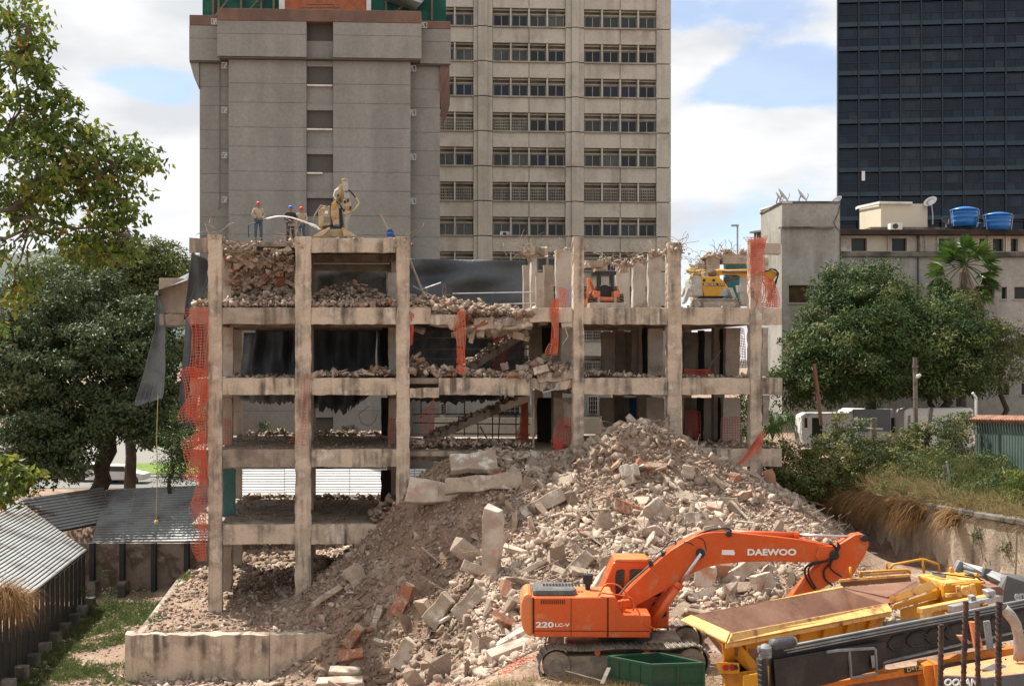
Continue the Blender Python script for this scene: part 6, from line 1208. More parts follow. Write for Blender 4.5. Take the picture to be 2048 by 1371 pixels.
rp = thing('hanging_rope', 'yellow rope hanging straight down in front of the left shed roof', 'rope', tuple(P(313, 1042, 55)))
obj('rope', MB().tube([P(316, 790, 55), P(313, 880, 55), P(315, 950, 55), P(312, 1038, 55)], .022, 5), m_rope, rp); obj('knot', MB().lathe(P(312.5, 1043, 55), [(.02, -.1), (.12, -.05), (.1, .05), (.02, .1)], 8), m_rope, rp)
obj('looped_rope', MB().tube([AP(a_of(x, 8.5), 8.5, z_of(x, y, 8.5)) for x, y in ((738,812),(717,828),(722,845),(738,852),(750,842),(755,825))], .022, 5), m_rope, label='looped pale cord hanging in the second bay of the third level', cat='rope')
# ------------------------------------------------------------ crawler excavator, seen square on from its right side
m_or = M('orange_paint', (.60, .092, .014), .42, var=(.52, .085, .016), vs=1.2, vlo=.45, vhi=.75, stain=(.52, .17, .07), ts=2.2, fine=.06, bump=.04, spec=.4, coat=.15)
m_orp = M('faded_orange_paint', (.66, .20, .07), .5, var=(.60, .15, .04), vs=1.5, stain=(.40, .22, .13), ts=1.4, fine=.08, bump=.04)
m_track = M('track_steel', (.17, .145, .12), .75, var=(.28, .24, .19), vs=3, metal=.2, bump=.3); m_trackd = M('track_mud', (.30, .25, .19), .9, var=(.18, .15, .12), vs=2.5, bump=.4)
m_blk = M('black_plastic', (.03, .03, .032), .5, bump=.05); m_chrome = M('cylinder_rod', (.55, .55, .55), .25, metal=.9, bump=0); m_hose = M('rubber_hose', (.018, .018, .018), .45, bump=0)
m_wlet = M('white_lettering', (.80, .79, .75), .5, bump=0, fine=0); m_seam = M('panel_gap', (.05, .02, .01), .8, bump=0)
m_cabg = glassmat('cab_glass', (.02, .022, .022), .08, .4, var=(.06, .06, .045), vs=1.2); m_hood = M('hood_plate', (.09, .09, .088), .55, var=(.15, .145, .13), vs=3)
def Zm(x, y): return (1010+x/2.731, 1030+y/2.731)
YC = 31.2
ex = thing('excavator', 'orange crawler excavator with its boom reaching right, parked at the foot of the heap', 'excavator', tuple(P(1245, 1360, YC)))
def plate(nm, pts, Ya, Yb, mt, par=ex, Yref=None, bevel=.0, conv=Zm, **k):
    Yr = Ya if Yref is None else Yref; mb = MB(); mb.prism([(P(*conv(x, y), Yr).x, P(*conv(x, y), Yr).z) for x, y in pts], lambda u, v, w: (u, w, v), Ya, Yb); return obj(nm, mb, mt, par, bevel=bevel, **k)
YN, YF = YC-1.3, YC+1.35
# tracks
def track(yc, nm='track'):
    cx, hw, zc, w = P(1246, 0, yc).x, 1.78, .22, .55; gz = -.2; h = .92; r = h/2; zc = gz+r; th = R(5); cs, sn = math.cos(th), math.sin(th)
    tf = lambda x, y, z: (cx+x*cs-y*sn, yc+x*sn+y*cs, z)
    t_ = obj(nm, MB().prism([(-hw, zc-r+.12), (hw, zc-r+.12), (hw+.28, zc), (hw-.05, zc+.22), (-hw+.05, zc+.22), (-hw-.28, zc)], lambda u, v, w_: tf(u, w_, v), -.17, .17), m_trackd, ex, bevel=.04)
    per = []; n1_ = 22
    for k in range(n1_): per.append((-hw+2*hw*k/n1_, zc-r, 0.0))
    for k in range(9): a = -math.pi/2+math.pi*k/9; per.append((hw+r*math.cos(a), zc+r*math.sin(a), a+math.pi/2))
    for k in range(n1_): u = k/n1_; per.append((hw-2*hw*u, zc+r-.05*math.sin(math.pi*u*1)-.03*math.sin(3*math.pi*u), math.pi))
    for k in range(9): a = math.pi/2+math.pi*k/9; per.append((-hw+r*math.cos(a), zc+r*math.sin(a), a+math.pi/2))
    for x, z, a in per:
        mb = MB(); c, s = math.cos(a), math.sin(a)
        def bx(u0, u1, v0, v1): 
            q_ = [(u0, v0), (u1, v0), (u1, v1), (u0, v1)]; mb.hexa([tf(x+u*c-v*s, y_, z+u*s+v*c) for y_ in (-w/2, w/2) for u, v in q_])
        bx(-.075, .075, -.0, .035); bx(-.065, -.045, -.035, 0); bx(.045, .065, -.03, 0); obj('track_shoe', mb, m_track, t_)
    for x, rr in ((-hw, .36), (hw, .36)): obj('sprocket', MB().lathe(tf(x, -.2, zc), [(rr, 0), (rr, .4)], 20, axis='Y'), m_trackd, t_); obj('hub_cap', MB().lathe(tf(x, -.25, zc), [(rr*.45, 0), (rr*.5, .5)], 16, axis='Y'), m_track, t_)
    for x in (-1.3, -.85, -.4, .05, .5, .95, 1.4): obj('roller', MB().lathe(tf(x, -.19, zc-r+.12), [(.11, 0), (.11, .38)], 12, axis='Y'), m_track, t_)
    for x in (-.7, .6): obj('top_roller', MB().lathe(tf(x, -.15, zc+r-.16), [(.08, 0), (.08, .3)], 12, axis='Y'), m_or, t_)
track(YC-1.18); track(YC+1.18)
obj('undercarriage', MB().box(P(1130, 0, YC).x, P(1360, 0, YC).x, YC-.9, YC+.9, .15, .62), m_trackd, ex, bevel=.05); obj('slew_ring', MB().lathe((P(1250, 0, YC).x, YC, .6), [(.75, 0), (.75, .28)], 28), m_blk, ex)
# house
body = [(150, 452), (158, 664), (795, 668), (797, 545), (640, 540), (600, 448), (560, 440), (155, 448)]
YH = YC+.15
plate('engine_house', [(158, 450), (158, 664), (560, 668), (560, 448)], YN, YH, m_or, bevel=.03); plate('side_tank', [(561, 448), (561, 668), (790, 668), (797, 545), (640, 542), (628, 500), (605, 450)], YN, YN+.85, m_or, bevel=.03)
plate('front_deck', [(561, 560), (561, 668), (780, 668), (785, 560)], YN+.86, YC+.35, m_or, bevel=.02)
cwt = [(156, 450), (156, 665), (120, 658), (96, 620), (84, 560), (86, 480), (100, 440), (128, 420)]
plate('counterweight', cwt, YN+.02, YH, m_orp, bevel=.10)
plate('engine_cover', [(130, 452), (600, 452), (590, 444), (140, 444)], YN+.04, YH-.03, m_orp, bevel=.02)
for x in (157, 361, 564): plate('panel_seam', [(x-1.5, 450), (x-1.5, 660), (x+1.5, 660), (x+1.5, 450)], YN-.006, YN+.02, m_seam)
plate('lower_seam', [(158, 628), (158, 632), (790, 634), (790, 630)], YN-.006, YN+.02, m_seam)
for k in range(13): x = 196+k*10.5; plate('vent_slot', [(x, 460), (x, 484), (x+5, 484), (x+5, 460)], YN-.008, YN+.02, m_seam)
plate('tool_hatch', [(174, 535), (174, 558), (208, 558), (208, 535)], YN-.01, YN+.02, m_orp)
# dark hood plate on the cover: a rounded slab lying on top
hx0, hx1, hz = P(*Zm(150, 0), YC-.6).x, P(*Zm(388, 0), YC-.6).x, P(*Zm(0, 444), YN).z+.12
obj('hood_plate', MB().prism([(hx0+.0, YN+.12), (hx1-.1, YN+.12), (hx1, YN+.4), (hx1-.12, YH-.3), (hx1-.4, YH-.12), (hx0+.25, YH-.12), (hx0-.02, YH-.4)], lambda u, v, w: (u, v, w), hz-.16, hz+.03), m_hood, ex, bevel=.06)
mb = MB()
for k in range(12):
    for j in range(2): mb.box(hx0+.28+k*.085, hx0+.33+k*.085, YC-.65+j*.16, YC-.54+j*.16, hz+.02, hz+.05)
obj('hood_vents', mb, m_blk, ex); obj('exhaust_stub', MB().tube([P(*Zm(298, 405), YC), P(*Zm(296, 380), YC), P(*Zm(275, 360), YC)], .06, 10), m_steel, ex, smooth=True)
c = P(*Zm(452, 402), YC-.3); obj('air_filter', MB().lathe(c, [(.07, 0), (.07, .14), (.13, .15), (.135, .32), (.15, .33), (.145, .40), (.05, .42)], 20), m_blk, ex, smooth=False)
# cab on the far side
CYa, CYb = YC+.42, YC+1.36
cabp = [(520, 430), (590, 262), (612, 250), (800, 258), (850, 300), (872, 400), (898, 470), (895, 610), (800, 620), (640, 600), (520, 560)]
plate('cab', cabp, CYa, CYb, m_or, bevel=.05)
plate('cab_roof', [(596, 252), (606, 238), (780, 240), (812, 262)], CYa-.03, CYb+.03, m_orp, bevel=.03)
for nm, pts in (('rear_window', [(604, 430), (602, 330), (610, 300), (640, 292), (655, 300), (652, 360), (640, 420)]), ('side_window', [(680, 395), (680, 300), (692, 292), (780, 292), (815, 300), (852, 395), (856, 440), (790, 446), (700, 440)]), ('door_window', [(800, 530), (806, 480), (838, 462), (872, 474), (884, 510), (880, 552), (840, 566), (808, 558)])):
    plate(nm, pts, CYa-.015, CYa+.03, m_cabg, bevel=.01)
plate('cab_post', [(655, 300), (650, 420), (676, 420), (680, 298)], CYa-.02, CYa+.03, m_or)
# boom
boom = [(640, 425), (720, 345), (840, 232), (900, 182), (965, 142), (1030, 108), (1075, 92), (1130, 84), (1220, 83), (1320, 94), (1480, 110), (1600, 124), (1720, 148), (1790, 168), (1818, 205), (1800, 236), (1760, 248), (1700, 249), (1560, 246), (1400, 244), (1280, 247), (1180, 257), (1090, 276), (1010, 312), (940, 355), (870, 398), (790, 440), (700, 492), (650, 480)]
plate('boom', boom, YC-.24, YC+.24, m_or, bevel=.02, Yref=YC)
for y_ in (-.262, .262):
    plate('boom_cheek', [(1700, 160), (1792, 160), (1822, 205), (1795, 238), (1700, 240), (1680, 212)], YC+y_-.02, YC+y_+.02, m_or, Yref=YC, bevel=.008); 
mb = MB()
for x, y, r_ in ((1058, 196, .12), (1782, 206, .13), (1945, 116, .09), (1212, 92, .08)): mb.lathe(P(*Zm(x, y), YC)-Vector((0, .33, 0)), [(r_*.5, -.01), (r_, 0), (r_, .66), (r_*.5, .67)], 16, axis='Y')
obj('pivot_pin', mb, m_blk, ex)
stick = [(1770, 196), (1800, 160), (1900, 100), (1945, 96), (1976, 152), (1958, 205), (1884, 330), (1800, 352), (1750, 376), (1690, 412), (1480, 660), (1400, 700), (1372, 668), (1560, 432), (1640, 335), (1712, 262)]
plate('stick', stick, YC-.2, YC+.2, m_or, bevel=.02, Yref=YC)
plate('bucket', [(1360, 640), (1300, 640), (1240, 690), (1220, 760), (1260, 800), (1330, 800), (1420, 720), (1400, 690)], YC-.55, YC+.55, m_steel, bevel=.03, Yref=YC)
def cyl(a, b, c_, r, y, par=ex):
    A, B_, C_2 = P(*Zm(*a), YC), P(*Zm(*b), YC), P(*Zm(*c_), YC); o_ = Vector((0, y, 0)); w = obj('cylinder', MB().tube([A+o_, B_+o_], r, 12), m_or, par, smooth=True); obj('cylinder_cap', MB().tube([B_+o_-(B_-A).normalized()*.12, B_+o_+(B_-A).normalized()*.02], r*1.25, 12), m_or, w); obj('rod', MB().tube([B_+o_, C_2+o_], r*.5, 10), m_chrome, w, smooth=True)
cyl((775, 610), (945, 358), (1058, 196), .105, -.36); cyl((775, 610), (945, 358), (1058, 196), .105, .36); cyl((1212, 95), (1598, 108), (1940, 116), .085, 0)
plate('boom_foot', [(620, 470), (680, 462), (700, 520), (695, 560), (600, 560)], YC-.5, YC-.3, m_or); plate('boom_foot', [(620, 470), (680, 462), (700, 520), (695, 560), (600, 560)], YC+.26, YC+.4, m_or); 
plate('cylinder_bracket', [(740, 560), (800, 570), (800, 640), (740, 640)], YC-.5, YC+.5, m_or)
def hose(pts, Y, r=.022, nm='hose', mt=m_hose, par=ex, conv=Zm): return obj(nm, MB().tube(smooth_path([P(*conv(*p), Y) for p in pts]), r, 6), mt, par, smooth=True)
def smooth_path(p, n=5):
    o = []; k = len(p)
    for i in range(k-1):
        a, b, c_, d = p[max(i-1, 0)], p[i], p[i+1], p[min(i+2, k-1)]
        for j in range(n): t = j/n; o.append(.5*((2*b)+(c_-a)*t+(2*a-5*b+4*c_-d)*t*t+(3*b-a-3*c_+d)*t**3))
    return o+[p[-1]]
hose([(1690, 405), (1645, 340), (1640, 290), (1680, 260), (1740, 252), (1790, 225), (1810, 190), (1790, 160), (1770, 155)], YC-.30, .03); hose([(1700, 400), (1660, 330), (1665, 280), (1720, 255), (1775, 240), (1826, 180), (1815, 145)], YC-.34, .026); hose([(1790, 382), (1750, 350), (1742, 300), (1775, 262), (1812, 200), (1820, 150)], YC-.27, .028); hose([(1840, 335), (1800, 310), (1775, 280), (1790, 235)], YC-.29, .024)
hose([(620, 440), (680, 370), (760, 300), (830, 235), (880, 195)], YC-.12, .03, 'boom_pipe', m_steel); hose([(655, 440), (700, 390), (800, 290), (900, 205), (1000, 140), (1100, 90), (1220, 82)], YC-.05, .022, 'boom_pipe', m_steel); hose([(825, 212), (868, 180), (905, 140), (935, 150), (900, 182), (832, 232)], YC+.1, .018, 'hose'); hose([(1000, 135), (1060, 100), (1130, 78), (1215, 72), (1240, 92)], YC-.1, .026)
hose([(1225, 92), (1400, 110), (1500, 120), (1640, 135), (1760, 160)], YC-.1, .02, 'boom_pipe', m_or); hose([(975, 145), (1010, 150), (1030, 165)], YC-.25, .012); hose([(1050, 120), (1085, 135), (1100, 190)], YC-.25, .01)
for x, y in ((1300, 118), (1518, 130), (860, 210), (790, 255)): plate('pipe_clamp', [(x-8, y-14), (x-8, y+14), (x+8, y+14), (x+8, y-14)], YC-.2, YC+.1, m_blk, Yref=YC)
hose([(510, 440), (550, 378), (610, 378), (650, 412), (700, 480), (760, 575)], YN+.1, .02, 'handrail', m_or); hose([(520, 435), (535, 425), (690, 452), (700, 520)], YN+.06, .02, 'handrail', m_or); hose([(760, 590), (800, 610), (830, 620), (845, 618)], YN-.05, .02, 'step_bar', m_or)
obj('lamp', MB().box(*sorted((P(*Zm(640, 0), YN).x, P(*Zm(668, 0), YN).x)), YN+.3, YN+.5, P(*Zm(0, 535), YN).z, P(*Zm(0, 475), YN).z), m_or, ex, bevel=.04)
plate('swing_cover', [(690, 520), (690, 560), (735, 560), (740, 530)], YN+.5, YN+.8, m_or)
def text(s, x, y, h, Y, par, mt=m_wlet, conv=Zm, wpx=None, rot=None, bold=.0, sh=0):
    cu = bpy.data.curves.new('lettering', 'FONT'); cu.body = s; k = Y/F/(2.731 if conv is Zm else 1); cu.size = h*k*1.38; cu.extrude = .004; cu.offset = bold; cu.materials.append(mt); cu.align_x = 'LEFT'; cu.shear = sh; cu.resolution_u = 3
    o = bpy.data.objects.new('lettering', cu); col.objects.link(o); o.parent = par; off = OFF.get(par.name) or Vector(); p = P(*conv(x, y), Y); o.location = p-off; o.rotation_euler = rot or (R(90), 0, 0)
    if wpx: bpy.context.view_layer.update(); w = o.dimensions.x; o.scale = (wpx*k/max(w, 1e-3), 1, 1)
    return o
text('DAEWOO', 1322, 216, 34, YC-.262, ex, wpx=268, bold=.010); text('220', 168, 610, 30, YN-.012, ex, wpx=98, bold=.006); text('LC-V', 272, 606, 18, YN-.012, ex, wpx=80, bold=.004); text('SOLAR', 192, 577, 9, YN-.012, ex, wpx=82, bold=.001, mt=m_orp)
plate('white_label', [(1176, 180), (1174, 206), (1243, 208), (1246, 196), (1240, 180)], YC-.256, YC-.245, m_wlet, Yref=YC)
# green trough
m_grn = M('green_steel', (.018, .085, .045), .5, var=(.03, .07, .045), vs=2, stain=(.08, .07, .045), ts=1.5, bump=.1); m_grd = M('trough_inside', (.02, .022, .022), .7)
trf = thing('steel_trough', 'dark green steel trough in front of the excavator track', 'trough', tuple(P(1310, 1366, 28.6)))
A, B_, C_, D_2 = P(1217, 1314, 29.25), P(1301, 1331, 28.45), P(1407, 1321, 28.6), P(1316, 1305, 29.6); zt_, z0_ = A.z, .03
crn = [Vector((p.x, p.y, 0)) for p in (A, B_, C_, D_2)]; cen = sum(crn, Vector())/4
for k in range(4):
    a, b = crn[k], crn[(k+1) % 4]; ia, ib = a.lerp(cen, .03), b.lerp(cen, .03); mb = MB(); e = lambda v, z: v+Vector((0, 0, z))
    mb.hexa([e(a, z0_), e(b, z0_), e(ib, z0_), e(ia, z0_), e(a, zt_), e(b, zt_), e(ib, zt_), e(ia, zt_)]); obj('side_panel', mb, m_grn, trf)
    obj('rim', MB().bar(e(a, zt_+.02), e(b, zt_+.02), .07, .06), m_grn, trf); obj('foot_rail', MB().bar(e(a, z0_+.04), e(b, z0_+.04), .08, .07), m_grn, trf)
    n_ = 3 if k in (0, 2) else 1
    out_ = (a.lerp(b, .5)-cen).normalized()*.02
    for j in range(1, n_+1): p = a.lerp(b, j/(n_+1)); obj('stiffener', MB().bar(e(p+out_, z0_), e(p+out_, zt_), .05, .05), m_grn, trf)
    obj('corner_post', MB().bar(e(a, z0_), e(a, zt_+.02), .07, .07), m_grn, trf)
obj('floor', MB().prism([(v.x, v.y) for v in crn], lambda u, v, w: (u, v, w), z0_, z0_+.03), m_grd, trf)
obj('loose_plank', MB().bar(P(1204, 1367, 28.3), P(1218, 1335, 28.9), .10, .04), m_post, label='short grey plank leaning on the left end of the green trough', cat='plank'); obj('loose_stick', MB().tube([P(1131, 1341, 29.2), P(1208, 1362, 28.5)], .025, 6), m_post, label='thin grey stick lying left of the leaning plank', cat='stick')
# ------------------------------------------------------------ mobile crusher: hopper, engine box, side conveyor (heading about 38 degrees into the picture)
m_yel = M('yellow_paint', (.60, .275, .018), .45, var=(.50, .22, .02), vs=1.3, stain=(.34, .16, .045), ts=1.5, fine=.06, bump=.04, coat=.1); m_yrim = M('worn_yellow', (.68, .40, .13), .55, var=(.56, .27, .08), vs=3, vlo=.5, vhi=.66, stain=(.24, .10, .05), ts=2.2)
m_rust = M('hopper_rust', (.17, .082, .052), .75, var=(.24, .13, .085), vs=1.0, stain=(.12, .055, .035), ts=.8, fine=.15, bump=.1); m_gry = M('machine_grey', (.17, .175, .18), .5, var=(.24, .24, .235), vs=2, bump=.05); m_dgr = M('conveyor_rubber', (.020, .018, .018), .55, var=(.04, .034, .032), vs=1.5, bump=.2); m_gdark = M('chute_grey', (.085, .088, .095), .5, var=(.11, .11, .115), vs=1)
def Z8(x, y): return (1350+x/2.934, 1080+y/2.934)
cr_ = thing('mobile_crusher', 'yellow mobile crusher with a long open rusty hopper and grey discharge hood, bottom right', 'crusher', (6.5, 25, 0))
def Q(x, y, Y): return P(*Z8(x, y), Y)
def hull(nm, pts, mt, par=cr_, bevel=0):
    bm = bmesh.new(); [bm.verts.new(p) for p in pts]; r_ = bmesh.ops.convex_hull(bm, input=bm.verts); bmesh.ops.dissolve_limit(bm, angle_limit=.02, verts=bm.verts, edges=bm.edges); bm.verts.index_update()
    mb = MB(); mb.add([tuple(v.co) for v in bm.verts], [tuple(v.index for v in f.verts) for f in bm.faces]); bm.free(); return obj(nm, mb, mt, par, bevel=bevel)
def quadp(nm, q_, mt, th=.04, par=cr_, bevel=0):
    n_ = (q_[1]-q_[0]).cross(q_[3]-q_[0]).normalized()*th; mb = MB(); mb.hexa([*q_, *[p+n_ for p in q_]]); return obj(nm, mb, mt, par, bevel=bevel)
# rim corners: O outer, I inner (lower) ; N near side, F far side, L left end, R right end
ONL, OFL = Q(300, 608, 22.4), Q(35, 475, 24.3); ONR, OFR = Q(1268, 420, 25.7), Q(975, 275, 28.0)
INL, IFL, INR, IFR = Q(325, 548, 22.62), Q(98, 446, 24.5), Q(1240, 372, 26.1), Q(990, 285, 27.9)
dn = Vector((0, 0, -1))
cn = (INL+IFR)/2; sh_ = lambda p, k, z: p.lerp(Vector((cn.x, cn.y, p.z)), k)+Vector((0, 0, -z))
pr_ = (IFL-INL).normalized(); fl = [INL.lerp(INR, .10)+pr_*.30-Vector((0, 0, .95)), INR.lerp(INL, .03)+pr_*.30-Vector((0, 0, .95))]; fl += [fl[1]+pr_*.25, fl[0]+pr_*.25]
quadp('hopper_side', [INL, INR, fl[1], fl[0]], m_rust); quadp('hopper_side', [IFR, IFL, fl[3], fl[2]], m_rust); quadp('hopper_end', [IFL, INL, fl[0], fl[3]], m_rust); quadp('hopper_end', [INR, IFR, fl[2], fl[1]], m_rust); quadp('back_slope', [IFR, Q(1420, 238, 28.2), Q(1440, 300, 27.4), INR], m_rust); quadp('hopper_floor', fl, m_rust)
quadp('rim_flange', [ONL, ONR, INR, INL], m_yrim, .05, bevel=.015); quadp('rim_flange', [OFL, ONL, INL, IFL], m_yrim, .05, bevel=.015); quadp('rim_flange', [OFR, OFL, IFL, IFR], m_yrim, .05, bevel=.015)
NL2, NR2 = Q(232, 575, 23.2), Q(1300, 460, 26.6)
ald = (ONR-ONL).normalized(); b0, b1 = ONL+pr_*.62+ald*.4-Vector((0, 0, .95)), ONR+pr_*.62-Vector((0, 0, .95))
quadp('outer_side', [ONL+pr_*.16-Vector((0, 0, .05)), ONR+pr_*.16-Vector((0, 0, .05)), b1, b0], m_yel, .04)
quadp('rim_lip', [ONL, ONR, ONR-Vector((0, 0, .09)), ONL-Vector((0, 0, .09))], m_yrim, .03, bevel=.01)
for t in (.12, .27, .43, .58, .73, .88): quadp('side_rib', [ONL.lerp(ONR, t)+pr_*.03-Vector((0, 0, .06)), ONL.lerp(ONR, t)+pr_*.2-Vector((0, 0, .06)), b0.lerp(b1, t), b0.lerp(b1, t)-pr_*.06], m_yel, .03)
hull('end_brace', [Q(232, 575, 23.0), Q(380, 600, 22.9), Q(500, 745, 23.1), Q(450, 790, 23.0), Q(232, 575, 23.4), Q(380, 600, 23.3), Q(500, 745, 23.5), Q(450, 790, 23.4)], m_yel, bevel=.02)
hull('chassis', [Q(385, 840, 23.2)+Vector((0, 0, -.6)), Q(1300, 560, 27)+Vector((0, 0, -.6)), Q(390, 740, 23.2), Q(1300, 470, 27), Q(390, 740, 24.6), Q(1300, 470, 28.4), Q(390, 840, 24.6), Q(1300, 560, 28.4)], m_yel, bevel=.03)
lb_ = hull('lamp_box', [Q(236, 712, 22.6), Q(376, 716, 22.6), Q(380, 780, 22.6), Q(262, 782, 22.6), Q(236, 712, 23.4), Q(376, 716, 23.4), Q(380, 780, 23.4), Q(262, 782, 23.4)], m_yel, bevel=.02)
m_red = M('red_lamp', (.30, .02, .015), .3, bump=0)
for x, mt in ((298, m_red), (338, m_red), (358, m_blk)): obj('lamp', MB().lathe(Q(x, 745, 22.56), [(.062, 0), (.062, .06)] if mt != m_blk else [(.04, -.02), (.04, .06)], 14, axis='Y'), mt, lb_)
hull('outrigger', [Q(262, 782, 22.8), Q(470, 760, 22.8), Q(480, 830, 22.8), Q(370, 900, 22.8), Q(262, 782, 23.3), Q(470, 760, 23.3), Q(480, 830, 23.3), Q(370, 900, 23.3)], m_yel, bevel=.02); hull('step_block', [Q(396, 790, 22.2), Q(500, 775, 22.2), Q(505, 900, 22.2), Q(400, 900, 22.2), Q(396, 790, 22.7), Q(500, 775, 22.7), Q(505, 900, 22.7), Q(400, 900, 22.7)], m_yel, bevel=.03)
obj('leg', MB().bar(Q(320, 900, 23.4)+Vector((0, 0, -2)), Q(330, 770, 23.2), .3, .3), m_yel, cr_)
obj('leg', MB().bar((8.5, 27, -.3), (8.5, 27, 1.6), .4, .4), m_yel, cr_)
# far wing plate, folded flaps
quadp('wing_plate', [Q(970, 232, 28.2), Q(1380, 200, 28.6), Q(1388, 240, 28.6), Q(980, 272, 28.2)], m_rust, .06, bevel=.01); quadp('wing_edge', [Q(966, 230, 28.1), Q(1382, 198, 28.5), Q(1383, 212, 28.5), Q(968, 244, 28.1)], m_yrim, .04)
quadp('back_plate', [Q(985, 276, 28.0), Q(1420, 236, 28.2), Q(1440, 300, 27.6), Q(1245, 330, 26.6)], m_rust, .06)
hull('feed_flap', [Q(1252, 332, 26.0), Q(1262, 372, 26.0), Q(1545, 275, 26.6), Q(1500, 235, 26.6), Q(1275, 372, 26.3), Q(1530, 240, 26.9)], m_yrim, bevel=.02)
hull('side_beam', [Q(1285, 376, 25.8), Q(1262, 412, 25.8), Q(1565, 330, 26.6), Q(1560, 285, 26.6), Q(1285, 376, 26.2), Q(1565, 330, 27.0), Q(1560, 285, 27)], m_yel, bevel=.02)
hull('side_panel', [Q(1320, 405, 26.2), Q(1560, 335, 26.9), Q(1600, 480, 26.9), Q(1325, 490, 26.2), Q(1320, 405, 26.5), Q(1560, 335, 27.2), Q(1600, 480, 27.2)], m_yel)
# engine box
bx = lambda pts, ya, yb: [Q(x, y, ya) for x, y in pts]+[Q(x, y, ya)+Vector((0, yb-ya, 0)) for x, y in pts]
hull('crusher_box', bx([(1578, 262), (1820, 240), (1840, 400), (1600, 430), (1575, 330)], 26.4, 27.6), m_yel, bevel=.03)
obj('box_lid', MB().hexa([Q(1422, 205, 27.9)+Vector((0, 0, -.05)), Q(1588, 258, 26.4)+Vector((0, 0, -.05)), Q(1810, 232, 26.6)+Vector((0, 0, -.05)), Q(1640, 188, 28.1)+Vector((0, 0, -.05)), Q(1422, 200, 27.9), Q(1588, 250, 26.4), Q(1810, 226, 26.6), Q(1640, 183, 28.1)]), m_yrim, cr_, bevel=.02)
hull('lid_front', [Q(1425, 208, 27.8), Q(1586, 260, 26.45), Q(1580, 300, 26.5), Q(1440, 250, 27.8), Q(1586, 260, 26.9), Q(1580, 300, 26.9)], m_yel)
for x, y in ((1660, 300), (1712, 300), (1745, 290)): obj('bracket', MB().bar(Q(x, y-35, 26.3), Q(x+10, y+30, 26.3), .10, .09), m_yrim, cr_, bevel=.01)
obj('box_rib', MB().bar(Q(1590, 322, 26.32), Q(1830, 292, 26.5), .10, .08), m_yrim, cr_); obj('bolt', MB().lathe(Q(1706, 296, 26.2), [(.10, 0), (.10, .15), (.04, .16)], 14, axis='Y'), m_yrim, cr_); obj('bolt', MB().lathe(Q(1792, 262, 26.45), [(.07, 0), (.07, .1)], 12, axis='Y'), m_gry, cr_)
for x, y, h in ((1775, 232, 40), (1625, 185, 26)): hull('lifting_eye', bx([(x-10, y-h+8), (x, y-h), (x+10, y-h+8), (x+16, y+6), (x-8, y+6)], 26.9, 27.0), m_yel)
obj('top_rail', MB().bar(Q(1515, 190, 27.2), Q(1585, 212, 26.9), .08, .07), m_gry, cr_)
def rail(pts, Y, r=.05, mt=m_yel, nm='hand_rail'): return obj(nm, MB().tube([Q(x, y, Y) for x, y in pts], r, 8), mt, cr_, smooth=True)
rail([(1260, 170), (1280, 142), (1440, 112), (1462, 112), (1545, 140), (1552, 185)], 29.4, .033); rail([(1452, 112), (1462, 192)], 29.4, .033); rail([(1094, 215), (1090, 186), (1360, 172), (1375, 178), (1380, 195)], 28.9, .033); rail([(1085, 182), (1088, 215)], 28.9, .03); rail([(1028, 155), (1034, 225)], 28.7, .033); rail([(1240, 128), (1246, 170)], 29.4, .03); rail([(1090, 204), (1380, 186)], 28.9, .025)
# grey discharge hood
hd = [Q(1718, 190, 28.2), Q(1948, 210, 27.0), Q(2040, 420, 26.4), Q(1925, 390, 26.8)]
hull('discharge_hood', [Q(1850, 178, 28.6), Q(1948, 208, 26.6), Q(2320, 330, 27.4), Q(2320, 420, 27.4), Q(1925, 395, 26.6), Q(1905, 290, 27.8), Q(2250, 240, 29.4), Q(1928, 300, 26.6)], m_gdark, bevel=.02)
quadp('hood_slope', [Q(1850, 176, 28.62), Q(1949, 206, 26.58), Q(1912, 282, 26.9), Q(1840, 240, 28.0)], m_gry, .05)
obj('roller', MB().tube([Q(1682, 148, 28.4), Q(1830, 188, 27.6)], .07, 14), m_grip, cr_, smooth=True); obj('roller', MB().tube([Q(1690, 178, 28.3), Q(1820, 215, 27.6)], .045, 10), m_gry, cr_, smooth=True)
hull('side_cheek', bx([(1672, 120), (1700, 128), (1704, 200), (1680, 206), (1640, 190), (1655, 150)], 28.3, 28.5), m_gry, bevel=.02); hull('side_cheek', bx([(1818, 160), (1866, 168), (1864, 220), (1838, 244), (1810, 205)], 27.5, 27.65), m_gdark, bevel=.03); hull('top_tray', [Q(1672, 122, 28.4), Q(1820, 160, 27.7), Q(1960, 212, 27.0), Q(1930, 250, 26.9), Q(1850, 240, 27.6), Q(1690, 180, 28.4), Q(1870, 186, 28.8)], m_gry)
tx = text('en', 1980, 318, 34, 26.45, cr_, m_grip, Z8); tx.data.size = 40/2.934*26.4/F*1.9; tx.location = Vector(tx.location)+Vector((0, -.1, -.10)); tx.rotation_euler = (R(84), 0, R(12)); tx.data.offset = .006
rail([(1700, 200), (1770, 215), (1815, 245), (1830, 285)], 26.5, .02, m_hose, 'hose'); rail([(1515, 188), (1640, 205), (1760, 222)], 26.6, .015, m_hose, 'hose')
hull('junction_box', bx([(1835, 275), (1905, 270), (1930, 290), (1925, 320), (1850, 318)], 25.9, 26.3), m_rust, bevel=.01)
